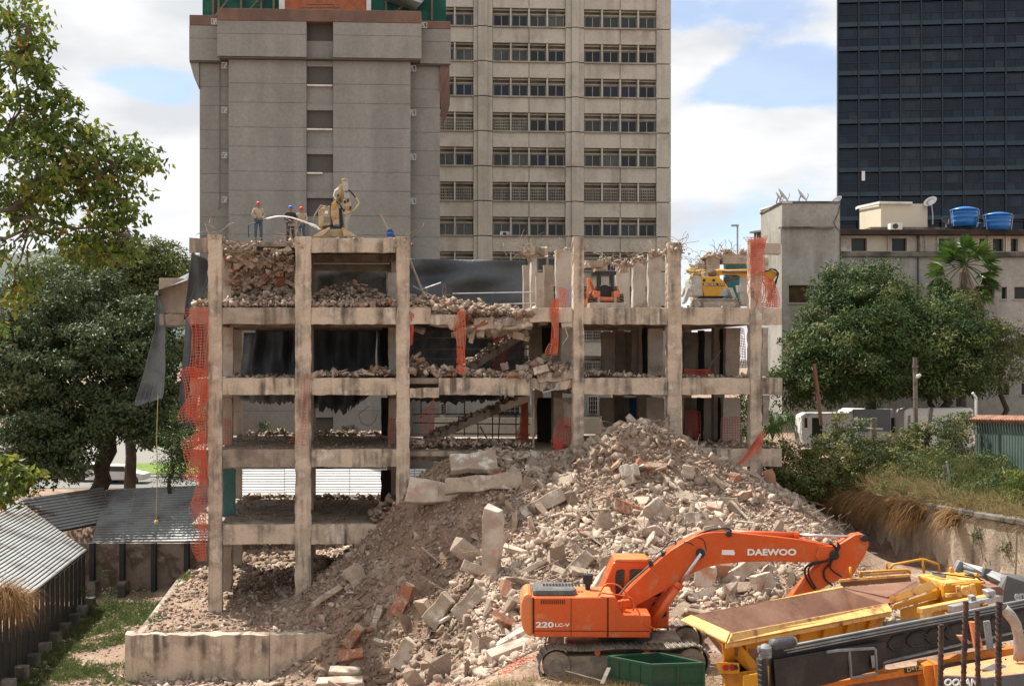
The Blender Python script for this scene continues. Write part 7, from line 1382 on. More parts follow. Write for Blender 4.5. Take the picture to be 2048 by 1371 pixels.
# yellow frame in front of box and grey beam
quadp('front_frame', [Q(1437, 402, 24.8), Q(1437, 470, 24.8), Q(1482, 470, 25.0), Q(1482, 402, 25.0)], m_yrim, .1); obj('frame_rail', MB().bar(Q(1437, 412, 24.8), Q(1850, 330, 26.2), .16, .12), m_yrim, cr_, bevel=.01); obj('grey_beam', MB().bar(Q(1620, 400, 24.6), Q(1890, 338, 25.6), .17, .13), m_grip, cr_, bevel=.01); hull('clamp', bx([(1738, 330), (1765, 325), (1770, 352), (1742, 358)], 24.7, 24.9), m_grip); hull('bearing', bx([(1830, 300), (1882, 292), (1885, 322), (1840, 332)], 25.3, 25.6), m_grip, bevel=.02)
for x, y0, y1 in ((1500, 425, 480), (1660, 405, 445), (1815, 370, 420)): obj('strut', MB().bar(Q(x, y0, 25.1), Q(x+6, y1, 25.1), .12, .1), m_yel, cr_)
obj('grey_beam', MB().bar(Q(1230, 492, 25.6), Q(1430, 470, 26.0), .12, .1), m_gry, cr_)
# side conveyor, black, in front
cv = thing('belt_conveyor', 'black belt conveyor along the near side of the crusher, grey motor on its left end', 'conveyor', tuple(Q(1100, 900, 21)))
def CQ(t, y, dY=0):
    """t = px in the zoomed frame along the conveyor; distance grows along it"""
    Y = 19.6+(t-500)/1550*4.3+dY; return Q(t, y, Y)
top = lambda t: 672-(t-500)*.195
def strip(nm, t0, t1, o0, o1, mt, th=.06, dY=0, par=cv, bevel=0, o2=None, o3=None):
    return quadp(nm, [CQ(t0, top(t0)+o0, dY), CQ(t1, top(t1)+(o0 if o2 is None else o2), dY), CQ(t1, top(t1)+(o1 if o3 is None else o3), dY), CQ(t0, top(t0)+o1, dY)], mt, -th, par, bevel)
strip('top_rail', 620, 2120, -22, -12, m_gry, -.06); strip('second_rail', 640, 2120, -4, 6, m_gry, -.06, -.05); strip('third_rail', 660, 2120, 14, 20, m_gry, -.05, -.08); strip('deck', 560, 2120, -14, 26, m_dgr, -.14, .02)
for k in range(12):
    t0, t1 = 560+k*130, 560+(k+1)*130-4; strip('belt_panel', t0, t1, 24, 200 if k > 4 else 200-(5-k)*-12, m_dgr, -.03, .0)
hull('rubber_skirt', [CQ(575, 700, -.12), CQ(1220, 585, -.12), CQ(1242, 600, -.2), CQ(1225, 755, -.12), CQ(850, 860, -.1), CQ(590, 880, -.1), CQ(600, 760, .1), CQ(1220, 700, .1)], m_dgr, cv, bevel=.04)
for k, t in enumerate((1290, 1400, 1510, 1620, 1760, 1880, 2000)):
    for s_ in (0, 1):
        a = [(t-40, 78 if not s_ else 92), (t-10, 48 if not s_ else 122), (t+60, 42 if not s_ else 128)] if True else None
        obj('chevron_rib', MB().tube([CQ(x, top(x)+o_, -.02) for x, o_ in a], .022, 5), m_gry if k % 3 == 5 else m_dgr, cv)
strip('bottom_rail', 830, 2120, 196, 206, m_gry, -.06, -.02, o2=150, o3=160)
obj('frame_loop', MB().tube([CQ(x, y, -.22) for x, y in ((890, 655), (950, 645), (1165, 632), (1175, 640), (1185, 780), (1035, 805), (1022, 650))], .03, 6), m_gry, cv); hull('latch_plate', [CQ(1148, 675, -.24), CQ(1170, 672, -.24), CQ(1175, 745, -.24), CQ(1158, 748, -.24), CQ(1148, 675, -.2), CQ(1175, 745, -.2)], m_gry, cv); obj('shackle', MB().tube([CQ(1262, 535, -.1), CQ(1262, 516, -.1), CQ(1275, 516, -.1), CQ(1275, 533, -.1)], .02, 5), m_grip, cv)
obj('end_drum', MB().tube([CQ(508, 690, -.1), CQ(520, 860, -.1)], .09, 16), m_dgr, cv, smooth=True)
for y in (700, 730, 760, 790, 820, 850): obj('drum_lug', MB().tube([CQ(500, y, -.12), CQ(520, y+8, -.3)], .05, 6), m_dgr, cv)
# motor
mA, mB_ = Q(570, 610, 19.75), Q(690, 595, 20.0); mo = obj('motor', MB().tube([mA, mB_], .095, 24), m_gdark, cv, smooth=True)
for k in range(11): p = mA.lerp(mB_, .1+.08*k); obj('cooling_fin', MB().tube([p, p+(mB_-mA).normalized()*.012], .108, 24), m_gdark, mo)
obj('end_cap', MB().tube([mA.lerp(mB_, .98), mA.lerp(mB_, 1.08)], [.108, .085], 24), m_gry, mo)
gbx = Q(530, 640, 19.7); obj('gearbox', MB().lathe(gbx-Vector((0, 0, .2)), [(.09, .06), (.11, .08), (.11, .11), (.10, .12), (.11, .14), (.11, .17), (.10, .18), (.11, .20), (.11, .24), (.07, .28), (.03, .30)], 20), m_gry, cv, smooth=False); obj('gear_flange', MB().tube([Q(486, 638, 19.7), Q(506, 636, 19.7)], .06, 16), m_gry, cv)
# orange machine frame below the conveyor
of = thing('screener_frame', 'orange machine frame with dark panels beneath the black conveyor', 'machine frame', tuple(Q(1200, 900, 20.8)))
m_sor = M('screener_orange', (.56, .17, .02), .5, var=(.46, .13, .02), vs=1.5)
hull('frame_beam', bx([(860, 840), (1480, 742), (1490, 775), (870, 870)], 21.3, 21.5), m_sor, of); hull('side_panel', bx([(1000, 850), (1490, 765), (1500, 900), (1000, 900)], 21.6, 21.7), m_rust, of); hull('upright', bx([(1462, 735), (1520, 728), (1530, 900), (1470, 900)], 21.2, 21.6), m_sor, of, bevel=.01); hull('upright', bx([(1525, 728), (1545, 726), (1540, 900), (1530, 900)], 21.1, 21.5), m_sor, of); hull('rear_panel', bx([(1560, 700), (1990, 630), (1990, 720), (1560, 790)], 22.6, 22.8), m_sor, of); hull('dark_panel', bx([(1540, 735), (1900, 690), (1900, 830), (1540, 830)], 22.4, 22.5), m_dgr, of)
hull('label_plate', bx([(1345, 752), (1448, 738), (1452, 762), (1350, 780)], 21.22, 21.25), m_blk, of); ltx = text('D=1.8', 1362, 770, 14, 21.2, of, m_yrim, Z8); ltx.data.size = .11; ltx.rotation_euler = (R(88), R(-9), 0)
obj('leg', MB().bar(Q(900, 860, 21.4), Q(900, 860, 21.4)+Vector((0, 0, -2.6)), .2, .2), m_sor, of); obj('leg', MB().bar(Q(1500, 880, 21.4), Q(1500, 880, 21.4)+Vector((0, 0, -2.6)), .2, .2), m_sor, of)
for x, y0, y1, w in ((1735, 480, 640, .32), (1660, 560, 600, .02)): hull('brace_plate', bx([(x, y0), (x+42, y0), (x+75, y1), (x+30, y1)], 20.6, 20.7), m_orp, of)
obj('wrench_arm', MB().bar(Q(1828, 470, 20.6), Q(1850, 640, 20.6), .12, .06), m_gry, of, bevel=.02)
# orange wheel loader hood, bottom right corner
m_peach = M('sun_bleached_orange', (.66, .28, .13), .5, var=(.60, .24, .10), vs=2, bump=.03)
dl = thing('engine_hood_machine', 'sun bleached orange engine hood with curved exhaust pipe, cut off by the lower right corner', 'construction machine', tuple(Q(1900, 900, 16)))
Yd = 15.2
def DQ(x, y, dY=0): return Q(x, y, Yd+dY)
hd = [DQ(1560, 782, 0), DQ(1580, 748, .6), DQ(2120, 640, 1.6), DQ(2300, 640, 1.6), DQ(2300, 745, 0), DQ(1830, 800, -.2)]
hull('hood_top', hd+[p+Vector((0, 0, -.10)) for p in hd], m_peach, dl, bevel=.03); hull('dark_stripe', [DQ(1562, 790, 0), DQ(1830, 806, -.22), DQ(2300, 752, -.02), DQ(2300, 880, -.02), DQ(1830, 905, -.22), DQ(1540, 905, 0), DQ(1640, 790, .7), DQ(2300, 760, 1.2)], m_gdark, dl, bevel=.02)
hull('red_side', [DQ(1700, 905, -.24), DQ(2300, 835, -.04), DQ(2300, 960, -.04), DQ(1700, 960, -.24), DQ(2300, 835, .1), DQ(1700, 960, 0)], M('machine_red', (.45, .06, .02), .5), dl)
quadp('hood_grille', [DQ(1795, 762, .02), DQ(1900, 778, .02), DQ(1990, 748, .3), DQ(1875, 725, .55)], m_gdark, .015, dl)
for x, y in ((1640, 765), (1690, 752), (1905, 706), (1940, 700), (2010, 712)): obj('bolt', MB().lathe(DQ(x, y, .4), [(.012, 0), (.012, .02)], 8), m_blk, dl)
t1_ = text('OOSAN', 1577, 851, 30, Yd-.25, dl, m_wlet, Z8); t1_.data.size = .125; t1_.data.shear = .15; t1_.data.offset = .004; t1_.rotation_euler = (R(90), 0, R(1)); t1_.location = Vector(t1_.location)+Vector((0, 0, 0))
m_exh = M('exhaust_steel', (.30, .26, .22), .55, metal=.3, var=(.40, .36, .30), vs=4); obj('exhaust_pipe', MB().tube([DQ(1925, 395, .5), DQ(1968, 440, .5), DQ(2000, 490, .5), DQ(2016, 560, .5), DQ(2020, 640, .5), DQ(2022, 700, .5)], [.070, .074, .072, .068, .070, .085], 24), m_exh, dl, smooth=True); obj('exhaust_mouth', MB().tube([DQ(1922, 392, .5), DQ(1930, 400, .5)], .064, 24), m_dark, dl)
# ribbed reinforcing bars close to the camera
m_rb = M('rebar_close', (.045, .028, .024), .75, var=(.085, .045, .035), vs=14, bump=.2, bs=60)
for k, (x, y0, w, x1, lb) in enumerate(((1882.5, 1248, 12.5, 1880, 'shortest ribbed steel bar, leftmost of the four standing near the camera'), (1932, 1201, 12, 1925, 'second ribbed steel bar from the left, tallest with a leaning foot'), (1954, 1219, 11.5, 1957, 'third ribbed steel bar, just right of the leaning one'), (1998.5, 1202, 14, 1996, 'thickest ribbed steel bar, rightmost of the four'))):
    Yb = 6.0; t_ = thing('reinforcing_bar', lb, 'steel bar', tuple(P(x1, 1420, Yb)), group='ribbed steel bars standing in the foreground'); r = w/2*Yb/F; a, b = P(x, y0, Yb), P(x1, 1420, Yb); b2 = a+(b-a)*1.0; b2 = a.lerp(b, 8.1/(a.z-b.z)*1.0) if False else a+(b-a)*3.0
    obj('bar_core', MB().tube([a, b2], r*.84, 12), m_rb, t_); mb = MB(); L_ = (b2-a).length; n = int(L_/.030); u = (b2-a).normalized(); sx = Vector((1, 0, 0)); sy = Vector((0, 1, 0))
    for j in range(n):
        c0 = a+u*(j+.5)*.030
        for sgn in (0, math.pi):
            pts = [c0+(sx*math.cos(sgn+w_)+sy*math.sin(sgn+w_))*r*.9+u*.010*(w_/1.3) for w_ in (-1.3, -.65, 0, .65, 1.3)]; mb.tube(pts, r*.2, 4)
    for sgn in (1, -1): mb.tube([a+sy*r*.86*sgn, b2+sy*r*.86*sgn], r*.12, 4)
    obj('bar_ribs', mb, m_rb, t_)
# ------------------------------------------------------------ machines on the ruin
def FR(px, py, d): return AP(a_of(px, d), d, z_of(px, py, d))
m_by = M('robot_yellow', (.58, .32, .03), .45, var=(.50, .27, .04), vs=2, bump=.03); m_bg = M('robot_grey', (.36, .35, .34), .55, var=(.44, .42, .39), vs=3, bump=.05); m_dust = M('dusty_steel', (.30, .26, .225), .85, var=(.38, .33, .28), vs=4, bump=.3); m_cr = M('dusty_cream', (.44, .35, .245), .7, var=(.42, .25, .08), vs=3, vlo=.5, vhi=.62, stain=(.16, .12, .09), ts=2.6)
def Zb(x, y): return (1350+x/8.064, 470+y/8.064)
rb = thing('demolition_robot', 'yellow and grey tracked demolition robot on the fourth level between the two right posts', 'demolition robot', tuple(FR(1428, 617, 1.5)))
def rp_(nm, pts, d0, d1, mt, bevel=.0, par=rb, cv_=Zb):
    mb = MB(); pl = [(FR(*cv_(x, y), d0)) for x, y in pts]; n = len(pl); dv = AP(0, d1, 0)-AP(0, d0, 0); mb.add([*pl, *[p+dv for p in pl]], [tuple(range(n))[::-1], tuple(range(n, 2*n))]+[(i, (i+1) % n, (i+1) % n+n, i+n) for i in range(n)]); return obj(nm, mb, mt, par, bevel=bevel)
def rt_(nm, pts, d, r, mt, par=rb, cv_=Zb, n=8): return obj(nm, MB().tube([FR(*cv_(*p[:2]), p[2] if len(p) > 2 else d) for p in pts], r, n), mt, par, smooth=True)
rp_('body', [(400, 670), (700, 670), (790, 740), (860, 840), (700, 985), (470, 985), (440, 870), (400, 700)], 1.0, 1.9, m_by, .03); rp_('rear_cover', [(262, 740), (275, 680), (320, 652), (400, 655), (425, 720), (460, 985), (280, 975), (262, 870)], .95, 1.95, m_bg, .05); rp_('front_panel', [(700, 983), (800, 850), (862, 842), (862, 970), (800, 985)], .97, 1.9, m_bg, .02)
rp_('turntable', [(440, 990), (830, 990), (760, 1022), (440, 1022)], 1.1, 1.8, m_blk); rp_('name_plate', [(450, 768), (800, 775), (795, 822), (450, 815)], .985, 1.0, m_blk)
for x in (450, 606): rp_('latch', [(x, 708), (x+42, 708), (x+42, 748), (x, 748)], .985, 1.0, m_blk)
tb = text('BROKK 330', *(0, 0), 10, 50, rb, M('faded_letter', (.55, .42, .22), .6, bump=0), conv=lambda x, y: (1350+462/8.064, 470+812/8.064)); tb.data.size = .16; tb.location = FR(*Zb(462, 812), .975)-OFF[rb.name]; tb.data.offset = .004; bpy.context.view_layer.update(); tb.scale.x = .88/max(tb.dimensions.x, .01)
for d in (.6, 1.7):
    tk = rp_('track', [(300, 1060), (340, 1040), (980, 1040), (1035, 1075), (1045, 1120), (1020, 1170), (960, 1185), (360, 1185), (300, 1165), (280, 1110)], d, d+.35, m_trackd, .02)
    pr = [(300+k*36, 1034) for k in range(20)]+[(1040, 1070), (1052, 1105), (1044, 1145), (1015, 1180)]+[(980-k*36, 1194) for k in range(19)]+[(285, 1165), (272, 1130), (272, 1095), (282, 1060)]
    for (x, y) in pr: obj('track_shoe', MB().obox(FR(*Zb(x, y), d+.17), (.065, .38, .05)), m_dust, tk)
    obj('sprocket', MB().lathe(FR(*Zb(355, 1112), d)-Vector((0, .03, 0)), [(.16, 0), (.16, .1)], 16, axis='Y'), m_dust, tk); rp_('track_guard', [(460, 1075), (970, 1075), (985, 1120), (960, 1165), (460, 1170)], d-.02, d+.05, m_dust, .01)
for pts, d in (((( 250, 850), (210, 850), (135, 1090), (150, 1110), (190, 1080), (280, 900)), .5), (((150, 840), (190, 850), (185, 900), (130, 1000), (115, 960)), 2.0), (((870, 850), (930, 850), (1000, 1020), (940, 1030)), .7), (((1005, 810), (1100, 810), (1110, 900), (1030, 930)), .5), (((1040, 930), (1100, 920), (1150, 1090), (1080, 1130)), .6)): rp_('outrigger', pts, d, d+.25, m_bg, .02)
rp_('outrigger_foot', [(250, 800), (330, 820), (340, 890), (260, 890)], .4, .7, m_bg, .03)
rt_('arm', [(620, 610), (700, 590), (860, 600), (1210, 590)], 1.4, .12, m_by); rp_('arm_side', [(740, 565), (1220, 555), (1225, 610), (1190, 690), (1040, 650), (860, 632), (660, 650), (620, 620), (660, 590)], 1.3, 1.5, m_by, .03); rt_('joint', [(600, 620, 1.2), (600, 620, 1.65)], 1.3, .20, m_steel); rt_('arm_joint', [(640, 600, 1.24), (640, 600, 1.6)], 1.3, .13, m_by); rt_('arm_pipe', [(760, 580), (860, 595), (1200, 595)], 1.2, .05, m_steel)
rt_('cylinder', [(790, 730), (1010, 680)], 1.4, .11, m_gdark); rp_('arm_head', [(1430, 590), (1540, 555), (1620, 580), (1650, 640), (1560, 770), (1500, 750), (1490, 680), (1440, 620)], 1.2, 1.5, m_by, .03)
rt_('hose', [(1440, 590), (1540, 545), (1620, 555), (1670, 620), (1640, 720), (1600, 880)], 1.1, .035, m_hose); rt_('hose', [(1470, 580), (1560, 545), (1640, 580), (1650, 680), (1590, 800), (1560, 930)], 1.05, .03, m_hose); rp_('hammer', [(1500, 770), (1560, 780), (1590, 1000), (1540, 1080), (1490, 1000)], 1.15, 1.4, m_dust, .02)
mb = MB(); r_ = random.Random(4)
for k in range(9): c0 = FR(*Zb(330+r_.uniform(-60, 60), 620+r_.uniform(-30, 20)), 1.2+r_.uniform(-.1, .3)); mb.tube(smooth_path([c0+Vector((.30*math.cos(a)*r_.uniform(.7, 1.1), .16*math.sin(a), .05*math.sin(a+k)+.02*k)) for a in [q*.7 for q in range(9)]], 3), .028, 5)
mb.tube(smooth_path([FR(*Zb(x, y), .9) for x, y in ((300, 620), (250, 660), (235, 740), (250, 800))], 4), .03, 5)
obj('coiled_rope', mb, m_rope, label='coil of yellow rope lying on top of the yellow demolition robot', cat='rope')
# skid steer
def Zk(x, y): return (1130+x/10.24, 530+y/10.24)
sk = thing('skid_steer_loader', 'small orange skid steer loader facing the camera with its bucket down', 'loader', tuple(FR(1213, 617, 1.6)))
m_sko = M('loader_orange', (.55, .13, .05), .55, var=(.60, .22, .12), vs=3, bump=.05); k_ = lambda nm, pts, d0, d1, mt, bv=.02: rp_(nm, pts, d0, d1, mt, bv, sk, Zk)
k_('bucket', [(515, 770), (1250, 775), (1262, 890), (500, 890)], .55, 1.1, m_dust, .03); k_('chassis', [(600, 660), (1120, 660), (1120, 760), (600, 750)], 1.5, 3.2, m_sko); k_('front_plate', [(715, 650), (1020, 655), (1020, 735), (715, 730)], 1.3, 1.5, m_sko); k_('left_housing', [(590, 520), (725, 535), (725, 660), (600, 665), (575, 600)], 1.3, 2.8, m_sko); k_('right_housing', [(1000, 530), (1085, 525), (1130, 590), (1120, 660), (1000, 655)], 1.3, 2.8, m_sko)
cb = k_('cab_floor', [(720, 430), (1000, 430), (1000, 655), (720, 645)], 1.8, 1.9, m_blk, 0)
for nm, a in (('cab_post', [(650, 130), (720, 130), (715, 540), (660, 520)]), ('cab_post', [(930, 200), (1000, 200), (1010, 530), (960, 520)]), ('cab_roof', [(640, 120), (1060, 120), (1050, 200), (650, 210)])): k_(nm, a, 1.5, 1.6 if 'post' in nm else 2.6, m_blk, .015)
k_('rear_frame', [(735, 210), (740, 150), (930, 150), (925, 210)], 2.5, 2.6, m_blk); k_('seat', [(740, 440), (790, 405), (860, 405), (920, 440), (930, 600), (740, 600)], 2.0, 2.4, m_blk, .04); k_('rear_post', [(720, 200), (738, 210), (738, 420), (720, 420)], 2.5, 2.6, m_blk); k_('rear_post', [(915, 200), (935, 210), (935, 420), (915, 420)], 2.5, 2.6, m_blk)
k_('lift_arm', [(460, 280), (480, 260), (520, 262), (560, 345), (550, 360), (510, 330), (505, 400), (500, 680), (455, 690), (450, 540), (470, 400)], 1.6, 1.8, m_orp, .015); k_('lift_arm', [(505, 330), (545, 350), (640, 530), (600, 560), (560, 480)], 1.8, 2.0, m_sko, .01); k_('lift_arm', [(1055, 420), (1085, 440), (1130, 560), (1100, 590), (1060, 520)], 1.8, 2.0, m_sko, .01); k_('arm_link', [(440, 690), (470, 690), (455, 890), (420, 890)], 1.3, 1.5, m_orp, .01)
for x0, x1 in ((490, 640), (1085, 1210)):
    for d in (1.5, 2.5):
        c0, c1 = FR(*Zk(x0, 715), d), FR(*Zk(x1, 715), d); w = obj('wheel', MB().lathe((c0.x, c0.y+.3, c0.z-.02), [(.2, 0), (.3, .02), (.3, (c1.x-c0.x)-.02), (.2, c1.x-c0.x)], 18, axis='X'), m_hose, sk)
        for j in range(14): a = 2*math.pi*j/14; obj('tread', MB().bar((c0.x+.01, c0.y+.3+.31*math.cos(a), c0.z-.02+.31*math.sin(a)), (c1.x-.01, c0.y+.3+.31*math.cos(a+.25), c0.z-.02+.31*math.sin(a+.25)), .05, .04), m_trackd, w)
for x in (700, 1035): k_('bucket_cylinder', [(x-30, 655), (x+25, 655), (x+20, 770), (x-25, 770)], 1.2, 1.3, m_dust, .01)
k_('loader_lettering', [(770, 690), (940, 692), (940, 708), (770, 706)], 1.28, 1.3, m_orp, 0)
# cream demolition robot on the roof
def Zr(x, y): return (480+x/7.877, 340+y/7.877)
rr = thing('roof_demolition_robot', 'dusty cream demolition robot with folded arm hammering on the roof beside the workers', 'demolition robot', tuple(FR(668, 474, 1.5)))
q_ = lambda nm, pts, d0, d1, mt, bv=.02: rp_(nm, pts, d0, d1, mt, bv, rr, Zr); h_ = lambda nm, pts, d, r, mt: rt_(nm, pts, d, r, mt, rr, Zr)
q_('body', [(1235, 640), (1290, 590), (1420, 560), (1440, 870), (1300, 890), (1240, 900)], 1.6, 2.5, m_cr, .05); q_('grille', [(1320, 740), (1430, 735), (1430, 815), (1325, 820)], 1.57, 1.6, m_gry, 0); q_('head_lamp', [(1335, 640), (1385, 640), (1385, 690), (1335, 690)], 1.56, 1.6, m_wlet, .01); q_('base', [(1290, 885), (1640, 880), (1620, 925), (1310, 925)], 1.5, 2.4, m_blk)
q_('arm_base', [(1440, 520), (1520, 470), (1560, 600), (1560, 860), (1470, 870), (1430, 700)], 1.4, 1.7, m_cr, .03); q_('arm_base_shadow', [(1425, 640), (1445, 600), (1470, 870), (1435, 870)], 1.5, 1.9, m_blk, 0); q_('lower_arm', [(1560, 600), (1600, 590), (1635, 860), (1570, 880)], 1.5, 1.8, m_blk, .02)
q_('folded_arm', [(1510, 290), (1590, 220), (1640, 240), (1640, 500), (1560, 520), (1510, 420)], 1.5, 1.8, m_cr, .03); q_('yellow_arm', [(1440, 600), (1500, 480), (1530, 520), (1480, 640)], 1.36, 1.5, m_by, .02); q_('telescopic_arm', [(1605, 140), (1640, 128), (1690, 140), (1730, 450), (1650, 460)], 1.3, 1.5, m_bg, .02); q_('arm_cap', [(1600, 150), (1640, 128), (1685, 140), (1685, 175), (1605, 180)], 1.28, 1.52, m_cr, .02); q_('arm_band', [(1645, 330), (1710, 328), (1714, 345), (1648, 347)], 1.28, 1.52, m_gdark, 0)
q_('hammer_mount', [(1620, 470), (1740, 460), (1765, 680), (1640, 700), (1615, 600)], 1.2, 1.5, m_cr, .03); q_('hammer', [(1655, 690), (1740, 690), (1700, 880), (1690, 940), (1650, 940), (1645, 860)], 1.25, 1.45, m_dust, .03); q_('chisel', [(1655, 940), (1690, 940), (1668, 1030), (1652, 1030)], 1.3, 1.4, m_steel, 0)
for x, y in ((1650, 500), (1740, 590), (1635, 630), (1700, 480), (1545, 400), (1580, 470)): q_('fitting', [(x-16, y-22), (x+16, y-22), (x+16, y+22), (x-16, y+22)], 1.15, 1.2, m_blk, 0)
h_('white_hose', [(1560, 290), (1500, 320), (1475, 400), (1510, 460)], 1.3, .035, m_wlet); h_('white_hose', [(1710, 310), (1800, 400), (1860, 470), (1875, 520), (1830, 590), (1770, 640)], 1.2, .03, m_rope); h_('black_hose', [(1710, 310), (1770, 370), (1820, 430)], 1.18, .035, m_hose); h_('black_hose', [(1515, 490), (1570, 540), (1620, 620)], 1.2, .03, m_hose); h_('feed_cable', [(1420, 590), (1270, 560), (1220, 640), (1180, 700), (1150, 810)], 1.5, .03, m_dust)
for s_, pts in ((0, [(1150, 1055), (1170, 1020), (1410, 895), (1425, 920), (1290, 1050)]), (1, [(1600, 920), (1620, 900), (1850, 1040), (1830, 1055), (1640, 1045)])): q_('outrigger', pts, .9, 1.3, m_cr, .02)
q_('dozer_plate', [(1330, 930), (1640, 925), (1640, 1050), (1300, 1050)], 1.4, 1.6, m_cr, .02); q_('red_hose_bundle', [(1260, 570), (1350, 550), (1360, 590), (1265, 610)], 1.7, 1.9, m_brick, .02)
wj = MB(); wj.tube(smooth_path([FR(*Zr(x, y), 1.1) for x, y in ((360, 795), (450, 760), (600, 730), (750, 738), (900, 775), (1050, 830), (1180, 870), (1250, 930))], 5), .035, 6)
r_ = random.Random(6)
m_water = M('water_spray', (.80, .80, .80), .3, bump=0)
for k in range(60): t = r_.random(); x, y = 900+360*t, 775+150*t**1.3; c0 = FR(*Zr(x+r_.uniform(-12, 12), y+r_.uniform(-25, 30)*t), 1.1); wj.obox(c0, (.04, .03, .03))
obj('water_jet', wj, m_water, label='white arc of water from the hose of the first worker to the robot', cat='water jet')
obj('garden_hose', MB().tube(smooth_path([FR(*Zr(x, y), 1.05) for x, y in ((430, 768), (340, 800), (210, 838), (140, 862), (132, 900), (136, 1060))], 4), .022, 6), M('hose_green', (.03, .06, .06), .6), label='thin dark hose held by the worker in the red helmet on the left', cat='hose')
sp = thing('bucket_with_plank', 'blue sack with a wooden plank standing in it at the roof edge', 'sack', tuple(FR(780, 473, .8)))
obj('sack', MB().prism([(FR(x, y, .8).x, FR(x, y, .8).z) for x, y in ((773, 473), (773, 462), (777, 457), (783, 457), (788, 464), (790, 473))], lambda u, v, w: (u, Y0+.7+w, v), 0, .3), M('blue_sack', (.01, .07, .25), .6), sp, bevel=.03); obj('plank', MB().bar(FR(778, 460, .9), FR(761, 428, .9), .12, .04), M('new_wood', (.45, .32, .2), .8), sp)
obj('drain_tube', MB().tube([FR(565, 1188, 2.6), FR(590, 1190, 2.0)], .22, 16), m_gry, label='short wide grey pipe lying in the dark ground level bay', cat='pipe')
# ------------------------------------------------------------ people
m_skin = M('skin', (.30, .16, .10), .6, bump=0); m_shirt = M('khaki_shirt', (.42, .34, .245), .85, var=(.34, .27, .19), vs=6, bump=.3); m_jack = M('dark_jacket', (.025, .024, .028), .8, var=(.05, .045, .05), vs=8); m_jean = M('blue_jeans', (.06, .085, .13), .85, var=(.10, .12, .16), vs=7); m_jeand = M('dark_trousers', (.045, .032, .032), .85, var=(.07, .05, .05), vs=8); m_boot = M('boot', (.06, .045, .035), .7)
m_hr = M('helmet_red', (.60, .02, .02), .3, bump=0, fine=0, coat=.4); m_hb = M('helmet_blue', (.01, .13, .50), .3, bump=0, fine=0, coat=.4); m_hair = M('hair', (.015, .012, .01), .8)
def skin_obj(nm, joints, edges, mt, par, root=0, sub=2):
    me = bpy.data.meshes.new(nm); me.from_pydata([j[0] for j in joints], edges, []); o = link(nm, me, mt, par); md = o.modifiers.new('skin', 'SKIN'); md.use_smooth_shade = True
    if not me.skin_vertices: me.skin_vertices.new()
    for i, j in enumerate(joints): r = j[1]; me.skin_vertices[0].data[i].radius = r if isinstance(r, tuple) else (r, r); me.skin_vertices[0].data[i].use_root = (i == root)
    s_ = o.modifiers.new('smooth', 'SUBSURF'); s_.levels = sub; s_.render_levels = sub; return o
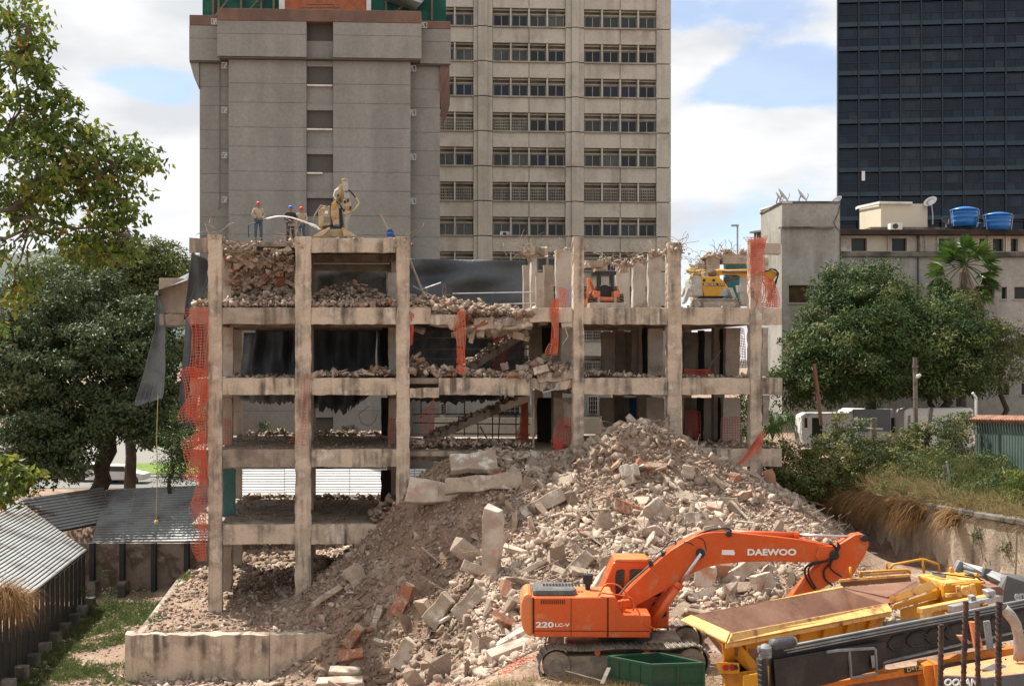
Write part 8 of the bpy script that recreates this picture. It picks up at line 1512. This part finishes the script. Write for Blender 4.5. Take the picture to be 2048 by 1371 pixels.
def person(lb, px, pyfeet, d, rz, top, bottom, helmet, pose, h=1.72):
    loc = FR(px, pyfeet, d); t_ = thing('person', lb, 'person', tuple(loc), rz=R(rz), group='workers on the roof of the ruin'); k = h/1.72
    V3 = lambda x, y, z: (x*k, y*k, z*k)
    # facing -y in local space; x to the figure's left
    hip, ch, nk = (0, 0, .93), (0, -.01, 1.28), (0, .0, 1.45); hl, hr = (.10, 0, .90), (-.10, 0, .90); kl, kr = pose.get('kl', (.12, -.02, .48)), pose.get('kr', (-.12, -.02, .48)); fl_, fr = pose.get('fl', (.14, 0, .07)), pose.get('fr', (-.14, 0, .07)); sl, sr = (.19, .01, 1.40), (-.19, .01, 1.40)
    el, er, wl, wr = pose['el'], pose['er'], pose['wl'], pose['wr']; hd_ = (0, -.02, 1.59)
    J = [(V3(*hip), .13*k), (V3(*ch), (.155*k, .115*k)), (V3(*nk), .06*k), (V3(0, -.01, 1.53), .055*k), (V3(*hl), .085*k), (V3(*kl), .058*k), (V3(*fl_), .045*k), (V3(fl_[0], fl_[1]-.14, .04), .04*k), (V3(*hr), .085*k), (V3(*kr), .058*k), (V3(*fr), .045*k), (V3(fr[0], fr[1]-.14, .04), .04*k), (V3(*sl), .055*k), (V3(*el), .04*k), (V3(*wl), .03*k), (V3(*sr), .055*k), (V3(*er), .04*k), (V3(*wr), .03*k), (V3(0, -.01, 1.10), (.125*k, .10*k))]
    E = [(0, 18), (18, 1), (1, 2), (2, 3), (0, 4), (4, 5), (5, 6), (6, 7), (0, 8), (8, 9), (9, 10), (10, 11), (1, 12), (12, 13), (13, 14), (1, 15), (15, 16), (16, 17)]
    b = skin_obj('body', J, E, m_skin, t_)
    # head with face
    hm = MB(); hm.lathe((0, 0, 0), [(.02, -.115), (.05, -.105), (.066, -.07), (.076, -.02), (.080, .03), (.074, .075), (.05, .108), (.01, .118)], 18); hm.v = [(v[0]*1.0*k, (v[1]*1.15-.015)*k, (v[2]+1.60)*k) for v in hm.v]; ho = obj('head', hm, m_skin, t_, smooth=True, local=True)
    obj('nose', MB().add([V3(-.014, -.10, 1.585), V3(.014, -.10, 1.585), V3(0, -.098, 1.63), V3(0, -.128, 1.588)], [(0, 1, 3), (0, 3, 2), (1, 2, 3), (0, 2, 1)]), m_skin, ho, local=True)
    for s_ in (-1, 1): obj('eye', MB().lathe(V3(s_*.030, -.098, 1.622), [(.011, 0), (.008, -.006)], 8, axis='Y'), m_hair, ho, local=True); obj('ear', MB().obox(V3(s_*.080, 0, 1.60), (.014*k, .035*k, .055*k)), m_skin, ho, local=True)
    obj('mouth', MB().obox(V3(0, -.088, 1.548), (.045*k, .01, .009)), m_hair, ho, local=True); obj('hair', MB().lathe(V3(0, .012, 1.575), [(.072, -.03), (.083, 0), (.086, .05), (.07, .06)], 16), m_hair, ho, local=True)
    # helmet with brim and crest
    hp = MB().lathe(V3(0, -.005, 1.655), [(.108*k, -.015), (.108*k, 0), (.102*k, .035), (.085*k, .075), (.05*k, .10), (.01, .108)], 22); hp.v = [(v[0]*.94, v[1]*1.14, v[2]) for v in hp.v]; he = obj('helmet', hp, helmet, t_, smooth=True, local=True)
    obj('brim', MB().prism([(.10*math.cos(a)*k, (-.09-.075*math.sin(a))*k) for a in [math.pi*q/8 for q in range(9)]], lambda u, v, w: (u, v, w), 1.640*k, 1.652*k), helmet, he, local=True); obj('crest', MB().tube([V3(0, -.11, 1.70), V3(0, -.05, 1.758), V3(0, .04, 1.758), V3(0, .10, 1.71)], .014, 6), helmet, he, local=True)
    # shirt: same skeleton, wider
    up = lambda p, q, t: tuple(p[i]+(q[i]-p[i])*t for i in range(3))
    JS = [(V3(0, 0, .95), (.165*k, .125*k)), (V3(0, -.01, 1.12), (.155*k, .12*k)), (V3(0, -.01, 1.29), (.19*k, .135*k)), (V3(0, 0, 1.43), .085*k), (V3(*sl), .078*k), (V3(*el), .058*k), (V3(*up(el, wl, .9)), .045*k), (V3(*sr), .078*k), (V3(*er), .058*k), (V3(*up(er, wr, .9)), .045*k)]
    skin_obj('jacket' if top is m_jack else 'shirt', JS, [(0, 1), (1, 2), (2, 3), (2, 4), (4, 5), (5, 6), (2, 7), (7, 8), (8, 9)], top, t_)
    JT = [(V3(0, 0, .96), (.155*k, .12*k)), (V3(*hl), .105*k), (V3(*kl), .08*k), (V3(*up(kl, fl_, .88)), .065*k), (V3(*hr), .105*k), (V3(*kr), .08*k), (V3(*up(kr, fr, .88)), .065*k)]
    skin_obj('trousers', JT, [(0, 1), (1, 2), (2, 3), (0, 4), (4, 5), (5, 6)], bottom, t_)
    for f in (fl_, fr): skin_obj('boot', [(V3(f[0], f[1]+.03, .10), .055*k), (V3(f[0], f[1], .05), .05*k), (V3(f[0], f[1]-.16, .045), (.048*k, .04*k))], [(0, 1), (1, 2)], m_boot, t_, 0, 1)
    # hands: palm and five fingers
    for w, e, s_ in ((wl, el, 1), (wr, er, -1)):
        dv = (Vector(w)-Vector(e)).normalized(); sx = dv.cross(Vector((0, 0, 1))); sx = sx.normalized() if sx.length > .1 else Vector((1, 0, 0)); J = [(V3(*w), .027*k), (V3(*(Vector(w)+dv*.07)), (.042*k, .02*k))]; E = [(0, 1)]
        for j, o_ in enumerate((-.03, -.01, .01, .03)): a = Vector(w)+dv*.09+sx*o_; b_ = a+dv*(.032+.006*(1-abs(j-1.5)))+Vector((0, 0, -.012)); c_ = b_+dv*.02+Vector((0, 0, -.022)); i = len(J); J += [(V3(*a), .0105*k), (V3(*b_), .0095*k), (V3(*c_), .008*k)]; E += [(1, i), (i, i+1), (i+1, i+2)]
        a = Vector(w)+dv*.04-sx*.035*s_; b_ = a+dv*.03-sx*.02*s_; i = len(J); J += [(V3(*a), .012*k), (V3(*b_), .009*k)]; E += [(0, i), (i, i+1)]
        skin_obj('hand', J, E, m_skin, t_, 0, 1)
    return t_
person('worker in a red helmet, khaki shirt and blue jeans holding the water hose, leftmost', 516.5, 481, 1.25, 28, m_shirt, m_jean, m_hr, dict(er=(-.27, -.02, 1.14), wr=(-.10, -.24, 1.02), el=(.33, .10, 1.17), wl=(.20, .06, .97)), 1.66)
person('worker in a blue helmet and dark jacket holding a grey remote control box', 581, 489, 2.7, 25, m_jack, m_jeand, m_hb, dict(er=(-.27, -.04, 1.14), wr=(-.13, -.30, 1.06), el=(.27, -.04, 1.14), wl=(.13, -.30, 1.06)), 1.72)
person('worker in a red helmet and light khaki shirt standing behind the one in blue', 603, 490, 3.6, 15, m_shirt, m_jean, m_hr, dict(er=(-.25, .02, 1.13), wr=(-.18, -.12, .94), el=(.25, -.06, 1.15), wl=(.02, -.22, 1.10)), 1.72)
rc = obj('remote_control', MB().box(FR(575, 0, 2.3).x, FR(594, 0, 2.3).x, Y0+2.15, Y0+2.33, FR(581, 452, 2.3).z, FR(581, 446.5, 2.3).z), m_gry, bevel=.03, label='grey remote control box held at the waist by the worker in the blue helmet', cat='remote control')
# lettering becomes real mesh
bpy.context.view_layer.update()
dg = bpy.context.evaluated_depsgraph_get()
for o in [o for o in bpy.data.objects if o.type == 'FONT']:
    me = bpy.data.meshes.new_from_object(o.evaluated_get(dg)); n = bpy.data.objects.new('lettering', me); col.objects.link(n); n.parent = o.parent; n.location = o.location; n.rotation_euler = o.rotation_euler; n.scale = o.scale
    bpy.data.objects.remove(o)
